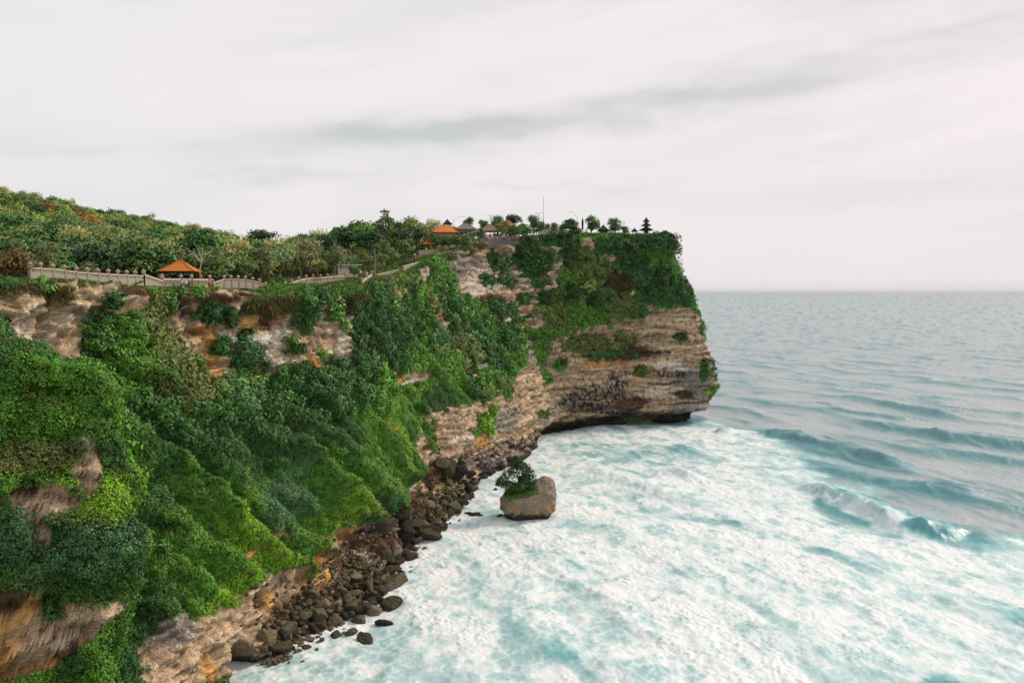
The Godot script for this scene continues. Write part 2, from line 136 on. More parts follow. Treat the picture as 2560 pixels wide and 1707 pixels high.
	[TAN, V(-6.0,14.5,246.3), 43.5, 8.4], [TAN, V(-16.2,16.6,219.9), 15.1, 6.4], [TAN, V(-9.4,15.7,239.0), 28.8, 5.8],
	[TAN, V(0.0,12.1,260.9), 26.3, 7.6], [ORANGE, V(-8.8,10.4,239.0), 6.5, 1.9], [PALE, V(-14.3,14.1,224.9), 8.1, 1.5],
	[GREY, V(-1.3,13.7,258.6), 13.1, 3.8], [TAN, V(-17.8,12.4,213.7), 6.9, 4.1], [DARK, V(-13.2,8.2,223.9), 18.3, 2.2],
	[DARK, V(-6.0,5.4,243.1), 17.0, 2.6], [DARK, V(1.3,6.3,260.9), 9.9, 2.3], [DARK, V(9.8,4.2,287.0), 29.0, 2.2],
	[BROWN, V(21.5,1.1,313.8), 16.7, 1.5], [BRIGHT, V(-7.7,15.6,243.1), 8.6, 3.3], [MID, V(-10.4,14.5,235.7), 5.2, 1.4],
	[MID, V(-20.5,17.6,208.8), 4.5, 4.1], [TAN, V(-42.3,7.2,104.8), 10.0, 4.6], [TAN, V(-39.3,4.5,116.0), 7.8, 6.2],
	[TAN, V(-37.4,6.6,125.8), 7.9, 3.7], [TAN, V(-38.0,7.5,123.6), 8.7, 3.6], [TAN, V(-39.2,5.7,116.0), 6.3, 3.9],
	[ORANGE, V(-36.8,6.6,125.8), 3.6, 2.4], [TAN, V(-36.6,7.5,132.1), 4.1, 1.9], [ORANGE, V(-33.5,5.4,138.1), 4.4, 3.4],
	[TAN, V(-32.3,7.2,152.2), 4.6, 3.0], [ORANGE, V(-30.9,8.2,156.5), 3.5, 1.9], [BROWN, V(-29.4,6.6,156.5), 4.3, 1.9],
	[ORANGE, V(-34.3,6.7,144.6), 3.7, 1.8], [ORANGE, V(-22.7,9.1,188.0), 5.7, 2.2], [PALE, V(-23.0,8.9,187.0), 3.8, 1.5],
	[ORANGE, V(-26.2,7.8,166.3), 8.8, 1.0], [BROWN, V(-23.9,6.8,172.9), 9.2, 1.5], [TAN, V(-20.7,8.0,200.9), 4.8, 2.9],
	[BROWN, V(-33.2,3.3,131.0), 5.6, 2.5], [BROWN, V(-29.3,3.4,147.8), 5.9, 3.6], [BROWN, V(-26.2,5.3,161.0), 7.2, 3.1],
	[BROWN, V(-21.1,5.0,186.0), 12.4, 4.5], [BROWN, V(-18.5,8.2,208.8), 8.7, 3.0], [DARK, V(-34.1,2.3,126.9), 3.6, 1.8],
	[DARK, V(-27.8,7.7,161.0), 4.7, 1.4], [TAN, V(-39.1,14.2,134.1), 3.9, 0.7], [ORANGE, V(-40.3,14.3,123.6), 4.3, 0.7],
	[ORANGE, V(-39.0,15.0,136.1), 5.8, 0.5], [TAN, V(-41.8,7.2,104.8), 5.4, 3.1], [GREY, V(-43.2,11.0,104.8), 4.0, 2.0],
	[TAN, V(-43.0,6.7,100.2), 6.0, 1.9], [ORANGE, V(-40.1,3.9,109.5), 2.4, 2.7], [TAN, V(-40.2,5.6,112.0), 1.8, 3.3],
	[MID, V(-35.5,7.5,138.1), 2.6, 1.7], [TAN, V(-43.5,38.4,84.2), 1.3, 1.6], [TAN, V(-52.5,31.8,102.4), 1.6, 2.7],
	[TAN, V(-51.2,31.7,90.0), 3.9, 1.8], [TAN, V(-41.6,33.5,71.5), 0.8, 1.2], [TAN, V(-46.2,19.7,88.3), 3.6, 2.6],
	[TAN, V(-41.2,23.3,72.0), 3.8, 1.7], [GREY, V(-45.4,45.8,83.1), 2.9, 0.8], [TAN, V(-39.0,41.0,74.0), 0.8, 0.6],
	[TAN, V(-38.5,38.8,74.0), 1.3, 2.2], [GREY, V(-38.7,41.0,74.0), 1.1, 0.7], [TAN, V(-41.8,36.5,72.0), 2.9, 1.3],
	[DARK, V(-43.3,36.6,70.9), 0.6, 1.0], [DARK, V(-42.4,36.1,71.5), 0.6, 0.9], [TAN, V(-51.4,31.9,91.1), 3.5, 2.2],
	[PALE, V(-42.5,35.0,71.5), 1.0, 0.3], [TAN, V(-41.6,33.6,71.5), 0.9, 1.4], [PALE, V(-41.7,32.9,72.0), 0.6, 0.8],
	[DARK, V(-42.0,34.0,71.5), 0.4, 0.3], [BROWN, V(-42.9,37.4,71.5), 1.2, 0.8], [DEEP, V(-51.9,30.3,94.6), 2.3, 3.2],
	[OLIVE, V(-42.8,40.1,71.5), 6.3, 1.2], [BLUE, V(-43.8,33.8,70.9), 1.4, 2.4], [ORANGE, V(-43.0,26.3,70.9), 3.8, 2.1],
	[ORANGE, V(-42.8,22.9,70.4), 4.8, 2.7], [TAN, V(-39.2,24.7,73.0), 5.5, 1.8], [ORANGE, V(-47.0,19.9,88.8), 2.7, 1.5],
	[PALE, V(-40.4,23.0,72.5), 1.1, 0.8], [BROWN, V(-44.0,27.9,70.4), 1.7, 1.4], [DARK, V(-42.0,24.2,71.5), 0.5, 0.4],
	[TAN, V(-42.1,22.7,70.9), 2.1, 1.4], [DARK, V(-39.8,21.9,72.5), 1.4, 0.7], [DEEP, V(-41.1,26.6,72.0), 1.0, 1.4],
	[DEEP, V(-44.4,15.1,86.5), 3.5, 2.1], [DEEP, V(-39.7,20.2,73.0), 1.4, 1.4],
]
var FOAM := [
	[V2(27.8,283.2), V2(57.6,279.7), 12.9, 0.50], [V2(36.2,263.1), V2(60.8,269.5), 10.7, 0.42], [V2(2.8,283.2), V2(21.0,306.7), 6.1, 0.72],
	[V2(32.7,237.7), V2(52.0,240.3), 7.2, 0.40], [V2(23.2,248.3), V2(36.2,230.2), 4.8, 0.88], [V2(34.8,221.0), V2(50.6,197.3), 7.3, 0.89],
	[V2(57.8,235.1), V2(64.9,212.5), 14.9, 0.86], [V2(55.4,197.3), V2(58.6,164.6), 12.9, 0.84], [V2(22.2,214.6), V2(36.0,202.7), 3.7, 0.45],
	[V2(35.6,200.9), V2(51.7,190.4), 2.7, 0.42], [V2(21.0,193.8), V2(39.4,190.4), 3.7, 0.78], [V2(14.2,240.3), V2(16.7,212.5), 13.7, 0.72],
	[V2(24.2,175.2), V2(41.1,159.8), 9.5, 0.84], [V2(24.3,153.1), V2(35.8,126.3), 7.9, 0.88], [V2(25.2,120.6), V2(35.0,113.0), 4.8, 0.90],
	[V2(4.3,172.4), V2(14.2,143.0), 2.5, 0.88], [V2(14.0,141.1), V2(20.6,129.3), 1.9, 0.90], [V2(20.1,126.3), V2(25.9,118.0), 1.5, 0.89],
	[V2(-3.6,181.0), V2(4.3,172.4), 2.7, 0.84], [V2(10.6,143.0), V2(17.6,126.3), 3.4, 0.60], [V2(4.6,132.5), V2(15.3,118.0), 5.0, 0.58],
	[V2(-7.1,143.0), V2(3.1,123.4), 7.3, 0.62], [V2(-22.6,119.3), V2(-1.7,114.2), 2.6, 0.50], [V2(-35.9,114.2), V2(-10.7,119.3), 2.6, 0.66],
	[V2(6.1,123.4), V2(11.3,113.0), 2.2, 0.40], [V2(-7.3,184.0), V2(1.6,159.8), 5.4, 0.88], [V2(-18.7,164.6), V2(-6.3,159.8), 7.3, 0.84],
	[V2(-16.0,146.9), V2(-6.6,132.5), 5.5, 0.82], [V2(-22.0,193.8), V2(-13.3,208.5), 6.8, 0.86], [V2(-17.7,240.3), V2(-3.8,257.0), 8.5, 0.86],
	[V2(4.5,184.0), V2(13.4,193.8), 5.0, 0.84], [V2(63.4,171.1), V2(68.1,165.9), 1.6, 0.42], [V2(67.6,164.6), V2(69.9,158.6), 1.7, 0.45],
	[V2(69.4,157.5), V2(72.3,148.9), 1.5, 0.50], [V2(53.8,153.1), V2(65.3,143.0), 3.4, 0.80], [V2(51.3,134.1), V2(64.1,126.3), 4.8, 0.74],
	[V2(67.9,148.9), V2(86.6,143.0), 4.5, 0.72], [V2(61.3,120.6), V2(71.8,114.2), 3.9, 0.70], [V2(70.5,132.5), V2(79.2,126.3), 3.6, 0.62],
	[V2(91.2,164.6), V2(99.7,159.8), 3.7, 0.68], [V2(80.8,168.4), V2(93.1,169.7), 2.9, 0.80], [V2(76.7,207.7), V2(81.7,190.4), 3.4, 0.22],
	[V2(81.0,188.8), V2(84.9,181.0), 2.5, 0.30], [V2(90.8,184.0), V2(96.0,176.6), 3.2, 0.25], [V2(74.7,216.7), V2(72.0,197.3), 3.0, 0.80],
	[V2(79.9,319.9), V2(88.1,315.4), 5.7, 0.85], [V2(67.6,306.7), V2(76.1,298.5), 5.2, 0.90], [V2(81.2,290.7), V2(86.5,263.1), 7.4, 0.60],
	[V2(63.3,178.0), V2(78.4,172.4), 2.6, 0.90], [V2(-38.9,122.0), V2(-33.4,129.3), 1.2, 0.88], [V2(-33.1,127.8), V2(-23.7,132.5), 1.0, 0.88],
	[V2(-24.8,143.0), V2(-19.7,146.9), 1.2, 0.88], [V2(-24.4,164.6), V2(-19.0,175.2), 1.7, 0.88], [V2(-16.5,197.3), V2(-11.7,216.7), 2.1, 0.88],
	[V2(-13.9,235.1), V2(-5.2,263.1), 2.6, 0.88], [V2(1.4,276.2), V2(11.7,298.5), 2.9, 0.90], [V2(-2.7,184.0), V2(11.3,190.4), 2.0, 0.86],
]
var SURF := PackedVector2Array([V2(52.4,334.3), V2(74.2,329.4), V2(88.4,311.0), V2(92.1,276.2), V2(84.4,235.1), V2(83.2,216.7), V2(88.8,185.6), V2(97.9,173.8), V2(119.2,169.7), V2(77.0,108.4), V2(-53.1,108.4), V2(-42.7,126.3), V2(-28.8,153.1), V2(-26.8,193.8), V2(-11.1,283.2), V2(19.1,324.6)])
var CREST := [
	[V2(97.1,319.9), V2(120.3,250.0), 2.0, 3.2, 7.0],
	[V2(80.2,226.5), V2(91.7,184.0), 2.2, 3.0, 6.0],
	[V2(91.1,186.5), V2(97.6,178.0), 1.6, 2.5, 5.0],
	[V2(94.6,253.5), V2(119.3,212.5), 1.0, 3.0, 6.0],
	[V2(24.6,250.0), V2(47.9,202.7), 0.8, 2.6, 6.0],
	[V2(43.4,245.6), V2(54.9,237.7), 1.3, 2.5, 4.0],
	[V2(3.4,173.8), V2(26.9,117.3), 0.4, 1.6, 8.0],
	[V2(160.6,531.2), V2(186.1,453.8), 0.8, 3.5, 9.0],
	[V2(191.9,491.6), V2(219.0,407.6), 0.8, 4.0, 9.0],
	[V2(174.5,410.6), V2(191.1,342.6), 1.0, 3.5, 8.0],
	[V2(143.0,379.9), V2(166.3,346.8), 0.9, 3.0, 6.0],
	[V2(140.8,338.4), V2(163.8,298.5), 1.0, 3.5, 7.0],
	[V2(155.4,311.0), V2(187.8,269.5), 1.1, 4.0, 8.0],
	[V2(141.7,283.2), V2(171.3,245.6), 1.0, 4.0, 8.0],
	[V2(79.2,317.2), V2(84.5,313.6), 1.4, 2.5, 4.0],
]

var rng := RandomNumberGenerator.new()
var n_big := noise(11, 0.05, 3)
var n_mid := noise(12, 0.22, 4)
var n_fine := noise(13, 0.8, 3)
var n_fold := noise(14, 1.0, 3)
var n_strata := noise(15, 1.0, 3)
var n_pit := noise(16, 0.42, 3)
var n_block := blocks(17, 0.30)
var n_chip := blocks(18, 0.85)
var n_crack := cracks()
func cracks() -> FastNoiseLite:
	var n := blocks(19, 0.42)
	n.cellular_return_type = FastNoiseLite.RETURN_DISTANCE2_SUB
	return n

func blocks(seed_: int, frequency: float) -> FastNoiseLite:   # broken rock: every cell its own level
	var n := FastNoiseLite.new()
	n.seed = seed_
	n.noise_type = FastNoiseLite.TYPE_CELLULAR
	n.frequency = frequency
	n.fractal_type = FastNoiseLite.FRACTAL_NONE
	n.cellular_return_type = FastNoiseLite.RETURN_CELL_VALUE
	n.domain_warp_enabled = true
	n.domain_warp_amplitude = 1.6
	n.domain_warp_frequency = 0.2
	return n

func noise(seed_: int, frequency: float, octaves: int) -> FastNoiseLite:
	var n := FastNoiseLite.new()
	n.seed = seed_
	n.noise_type = FastNoiseLite.TYPE_SIMPLEX_SMOOTH
	n.frequency = frequency
	n.fractal_octaves = octaves
	return n

# ---------------------------------------------------------------- naming
var taken := {}
func numbered(called: String) -> String:
	taken[called] = taken.get(called, -1) + 1
	return called if taken[called] == 0 else "%s_%03d" % [called, taken[called]]

func tag(o: Node3D, label: String, category := "", group := "", kind := "") -> Node3D:
	if label: o.set_meta("label", label)
	if category: o.set_meta("category", category)
	if group: o.set_meta("group", group)
	if kind: o.set_meta("kind", kind)
	return o

func thing(called: String, at: Vector3, turn: float, label: String, category: String, group := "") -> Node3D:
	var o := Node3D.new()
	o.name = numbered(called)
	o.position = at
	o.rotation.y = turn
	add_child(o)
	tag(o, label, category, group)
	return o

func part(called: String, mesh: Mesh, material: Material, parent: Node) -> MeshInstance3D:
	var o := MeshInstance3D.new()
	o.name = numbered(called) if parent == self else called
	o.mesh = mesh
	o.material_override = material
	parent.add_child(o, true)
	return o

func scatter(called: String, mesh: Mesh, material: Material, where: Array, tint: Array, parent: Node = self) -> MultiMeshInstance3D:
	var many := MultiMesh.new()
	many.transform_format = MultiMesh.TRANSFORM_3D
	many.use_colors = true
	many.mesh = mesh
	many.instance_count = where.size()
	for i in where.size():
		many.set_instance_transform(i, where[i])
		many.set_instance_color(i, tint[i])
	var o := MultiMeshInstance3D.new()
	o.name = numbered(called) if parent == self else called
	o.multimesh = many
	o.material_override = material
	parent.add_child(o, true)
	o.set_meta("kind", "stuff")
	return o

# ---------------------------------------------------------------- materials
func matte(color: Color, rough := 0.85, spec := 0.3) -> StandardMaterial3D:
	var m := StandardMaterial3D.new()
	m.albedo_color = color.linear_to_srgb()
	m.roughness = rough
	m.metallic_specular = spec
	return m

func grain(n: FastNoiseLite, low: float, high: float, size := 512) -> ImageTexture:
	var im := n.get_seamless_image(size, size)
	im.convert(Image.FORMAT_L8)
	var data := im.get_data()
	for i in data.size():
		data[i] = int(255.0 * clampf(lerpf(low, high, data[i] / 255.0), 0.0, 1.0))
	im = Image.create_from_data(size, size, false, Image.FORMAT_L8, data)
	return ImageTexture.create_from_image(im)

func leaf_material(glow: float) -> StandardMaterial3D:
	var m := matte(Color.WHITE, 0.55, 0.35)
	m.vertex_color_use_as_albedo = true
	m.backlight_enabled = true
	m.backlight = Color(glow, glow, glow)
	return m

# ---------------------------------------------------------------- mesh building
class Maker:
	var v := PackedVector3Array()
	var n := PackedVector3Array()
	var c := PackedColorArray()
	var f := PackedInt32Array()
	var tone := Color.WHITE
	func quad(a: Vector3, b: Vector3, cc: Vector3, d: Vector3) -> void:   # counter-clockwise seen from outside
		var k := v.size()
		var nn := (cc - a).cross(d - b).normalized()
		for p in [a, b, cc, d]:
			v.append(p); n.append(nn); c.append(tone)
		for i in [0, 2, 1, 0, 3, 2]: f.append(k + i)
	func tri(a: Vector3, b: Vector3, cc: Vector3) -> void:
		var k := v.size()
		var nn := (b - a).cross(cc - a).normalized()
		for p in [a, b, cc]:
			v.append(p); n.append(nn); c.append(tone)
		for i in [0, 2, 1]: f.append(k + i)
	func box(lo: Vector3, hi: Vector3, t := Transform3D()) -> void:
		var p := []
		for i in 8: p.append(t * Vector3(hi.x if i & 1 else lo.x, hi.y if i & 2 else lo.y, hi.z if i & 4 else lo.z))
		quad(p[4], p[5], p[7], p[6]); quad(p[1], p[0], p[2], p[3]); quad(p[5], p[1], p[3], p[7])
		quad(p[0], p[4], p[6], p[2]); quad(p[6], p[7], p[3], p[2]); quad(p[0], p[1], p[5], p[4])
	func tube(path: Array, radii: Array, sides := 6) -> void:
		var rings := []
		for i in path.size():
			var along: Vector3 = (path[mini(i + 1, path.size() - 1)] - path[maxi(i - 1, 0)]).normalized()
			var side := along.cross(Vector3(0.31, 0.2, 0.93) if absf(along.z) < 0.9 else Vector3.RIGHT).normalized()
			var other := side.cross(along)
			var ring := []
			for s in sides:
				var w := TAU * s / sides
				ring.append(path[i] + (side * cos(w) + other * sin(w)) * radii[i])
			rings.append(ring)
		for i in path.size() - 1:
			for s in sides:
				var s2 := (s + 1) % sides
				quad(rings[i][s2], rings[i][s], rings[i + 1][s], rings[i + 1][s2])
	func frustum(lower: Array, upper: Array) -> void:   # two rings of the same count, counter-clockwise from above
		for i in lower.size():
			var j := (i + 1) % lower.size()
			quad(lower[i], lower[j], upper[j], upper[i])
	func cap(ring: Array, down := false) -> void:
		for i in range(1, ring.size() - 1):
			if down: tri(ring[0], ring[i + 1], ring[i])
			else: tri(ring[0], ring[i], ring[i + 1])
	func leaf(at: Vector3, towards: Vector3, side: Vector3, long: float, wide: float, facing: Vector3) -> void:
		var k := v.size()
		var tip := towards * long
		for p in [at, at + tip * 0.45 + side * wide, at + tip, at + tip * 0.45 - side * wide]:
			v.append(p); n.append(facing); c.append(tone)
		for i in ([0, 2, 1, 0, 3, 2] if tip.cross(side).dot(facing) < 0.0 else [0, 1, 2, 0, 2, 3]): f.append(k + i)
	func mesh() -> ArrayMesh:
		var a := []
		a.resize(Mesh.ARRAY_MAX)
		a[Mesh.ARRAY_VERTEX] = v
		a[Mesh.ARRAY_NORMAL] = n
		a[Mesh.ARRAY_COLOR] = c
		a[Mesh.ARRAY_INDEX] = f
		var m := ArrayMesh.new()
		m.add_surface_from_arrays(Mesh.PRIMITIVE_TRIANGLES, a)
		return m

func surface(v: PackedVector3Array, n: PackedVector3Array, c: PackedColorArray, uv: PackedVector2Array, f: PackedInt32Array) -> ArrayMesh:
	var a := []
	a.resize(Mesh.ARRAY_MAX)
	a[Mesh.ARRAY_VERTEX] = v
	if n.size(): a[Mesh.ARRAY_NORMAL] = n
	if c.size(): a[Mesh.ARRAY_COLOR] = c
	if uv.size(): a[Mesh.ARRAY_TEX_UV] = uv
	a[Mesh.ARRAY_INDEX] = f
	var m := ArrayMesh.new()
	m.add_surface_from_arrays(Mesh.PRIMITIVE_TRIANGLES, a)
	return m

# ---------------------------------------------------------------- sky
func bell(x: float, w: float) -> float: return exp(-x * x / (w * w))

func make_sky() -> Sky:
	var w := 2048
	var h := 1024
	var veil := noise(21, 1.0, 5)
	var wisp := noise(22, 1.0, 4)
	var im := Image.create(w, h, false, Image.FORMAT_RGBF)
	im.fill(Color(0.62, 0.62, 0.62))
	for j in h / 2 + 2:
		var up := (0.5 - (j + 0.5) / h) * PI
		var sy := maxf(sin(up), 0.0)
		for i in w:
			var az := wrapf((i + 0.5) / w * TAU, -PI, PI)
			var dir := Vector3(sin(az) * cos(up), sy, cos(az) * cos(up))
			# thin high overcast in long streaks that run nearly level
			var q := Vector3(dir.x, dir.y * 6.0 - dir.x * 0.75, dir.z) * 1.6
			var a := veil.get_noise_3dv(q)
			var b := wisp.get_noise_3dv(q * 3.1 + Vector3(7, 0, 0))
			var warm := clampf(0.5 + 0.5 * sin(az * 0.9 + 0.1), 0.0, 1.0)
			var c := Color(0.815, 0.822, 0.825).lerp(Color(0.94, 0.845, 0.855), warm * (1.0 - 0.35 * smoothstep(0.5, 1.2, up)))
			var grey := clampf(a * 0.9 + 0.12, 0.0, 1.0) * 0.16 + clampf(b, 0.0, 1.0) * 0.10
			# the long grey bank above the headland and its thinner neighbours
			for s in STREAKS:
				var x: float = az - s[0]
				var y: float = up - s[1] - x * s[2] - 0.012 * wisp.get_noise_2d(az * 9.0, up * 30.0 + s[1] * 50.0)
				grey += s[5] * bell(x, s[3]) * bell(y, s[4] * (1.0 + 0.5 * wisp.get_noise_2d(az * 14.0 + 3.0, up * 40.0))) * (0.85 + 0.5 * b)
			c = c.lerp(Color(0.52, 0.56, 0.565), clampf(grey * 2.2, 0.0, 0.8))
			c = c.lerp(Color(0.83, 0.80, 0.805), bell(up, 0.09) * 0.6)
			im.set_pixel(i, j, c)
	var m := PanoramaSkyMaterial.new()
	m.panorama = ImageTexture.create_from_image(im)
	var s := Sky.new()
	s.sky_material = m
	return s
# azimuth, elevation, slope, half length, half thickness, strength
const STREAKS := [[0.1, 0.205, 0.10, 0.34, 0.016, 0.30], [0.42, 0.26, 0.16, 0.22, 0.013, 0.16], [-0.13, 0.185, 0.05, 0.16, 0.014, 0.16], [-0.25, 0.131, 0.05, 0.12, 0.009, 0.12], [0.02, 0.121, -0.02, 0.07, 0.003, 0.16],
	[0.5, 0.315, 0.06, 0.14, 0.010, 0.14], [-0.4, 0.35, 0.1, 0.5, 0.03, 0.10], [0.25, 0.4, 0.2, 0.4, 0.03, 0.07]]

# ---------------------------------------------------------------- cliff
var grid_v := PackedVector3Array()
var grid_n := PackedVector3Array()
var grid_veg := PackedFloat32Array()
var grid_green := PackedColorArray()
var grid_dry := PackedFloat32Array()
var rows_n := 0
var cols_n := 0
var rim_line := PackedVector3Array()
var rim_area := PackedVector2Array()

func loft(step: float) -> void:
	var m: int = RIBS[0].size()
	var rows := []
	for k in m - 1:
		var far := 0.0
		for i in range(3, RIBS.size()): far = maxf(far, RIBS[i][k + 1].distance_to(RIBS[i][k]))
		var c := maxi(4 if k < RIM else 6, int(far / (step if k >= RIM - 1 else step * 2.0)))
		for j in c: rows.append([k, float(j) / c])
	rows.append([m - 2, 1.0])
	var fine := []
	for r in RIBS:
		var line := PackedVector3Array()
		for w in rows:
			var k: int = w[0]
			line.append(r[k].cubic_interpolate(r[k + 1], r[maxi(k - 1, 0)], r[mini(k + 2, m - 1)], w[1]))
		fine.append(line)
	rows_n = rows.size()
	var rim_row := 0
	while rows[rim_row][0] < RIM: rim_row += 1
	for i in RIBS.size():
		var last := i == RIBS.size() - 1
		var far := 0.0
		if not last:
			for k in range(0, rows_n, 6): far = maxf(far, fine[i][k].distance_to(fine[i + 1][k]))
		var hidden := i < 2 or i >= RIBS.size() - 3
		var c := 1 if last else maxi(2, int(far / (step * (4.0 if hidden else 1.0))))
		for j in c:
			cols_n += 1
			var t := float(j) / c
			for k in rows_n:
				var a: Vector3 = fine[i][k]
				grid_v.append(a if last else a.cubic_interpolate(fine[i + 1][k], fine[maxi(i - 1, 0)][k], fine[mini(i + 2, RIBS.size() - 1)][k], t))
			rim_line.append(grid_v[grid_v.size() - rows_n + rim_row])
	for p in rim_line: rim_area.append(Vector2(p.x, -p.z))
	for p in [Vector2(0, 600), Vector2(-560, 620), Vector2(-560, 20)]: rim_area.append(p)

func grid_normals(v: PackedVector3Array, rows: int, cols: int) -> PackedVector3Array:
	var n := PackedVector3Array()
	n.resize(v.size())
	for i in cols:
		var i0 := maxi(i - 1, 0) * rows
		var i1 := mini(i + 1, cols - 1) * rows
		for k in rows:
			var along := v[i1 + k] - v[i0 + k]
			var down := v[i * rows + mini(k + 1, rows - 1)] - v[i * rows + maxi(k - 1, 0)]
			n[i * rows + k] = down.cross(along).normalized()
	return n

func folds(p: Vector3) -> float:   # ribs and gullies that run down the overgrown slopes
	var s := -p.z + 0.9 * p.y
	var w := 5.0 * n_big.get_noise_3dv(p * 0.6)
	var crest := 0.0
	if s > 112.0 and s < 232.0:
		for r in RIDGES: crest += r[1] * (0.95 + 0.8 * n_big.get_noise_2d(r[0] * 3.0, p.y * 1.6)) * bell(s + 0.75 * w - r[0], r[2])
		crest = (crest - 1.2) * smoothstep(44.0, 30.0, p.y)
	return crest + n_fold.get_noise_2d((s + w) * 0.085, p.y * 0.012) * 3.0 + n_fold.get_noise_2d((s + w) * 0.2 + 40.0, p.y * 0.03) * 1.3

const RIDGES := [[124.0, 3.0, 3.2], [134.0, 3.6, 3.0], [142.5, 2.6, 2.6], [153.0, 4.2, 3.2], [162.0, 3.0, 2.6], [170.5, 4.2, 3.0], [182.0, 4.0, 3.4], [191.0, 2.6, 2.4], [198.0, 3.0, 3.0], [210.0, 3.6, 3.4], [221.0, 2.5, 3.0]]

func strata(p: Vector3) -> float:
	return n_strata.get_noise_2d(p.y * 0.62 + 1.2 * n_big.get_noise_3dv(p), (p.x - p.z) * 0.02)

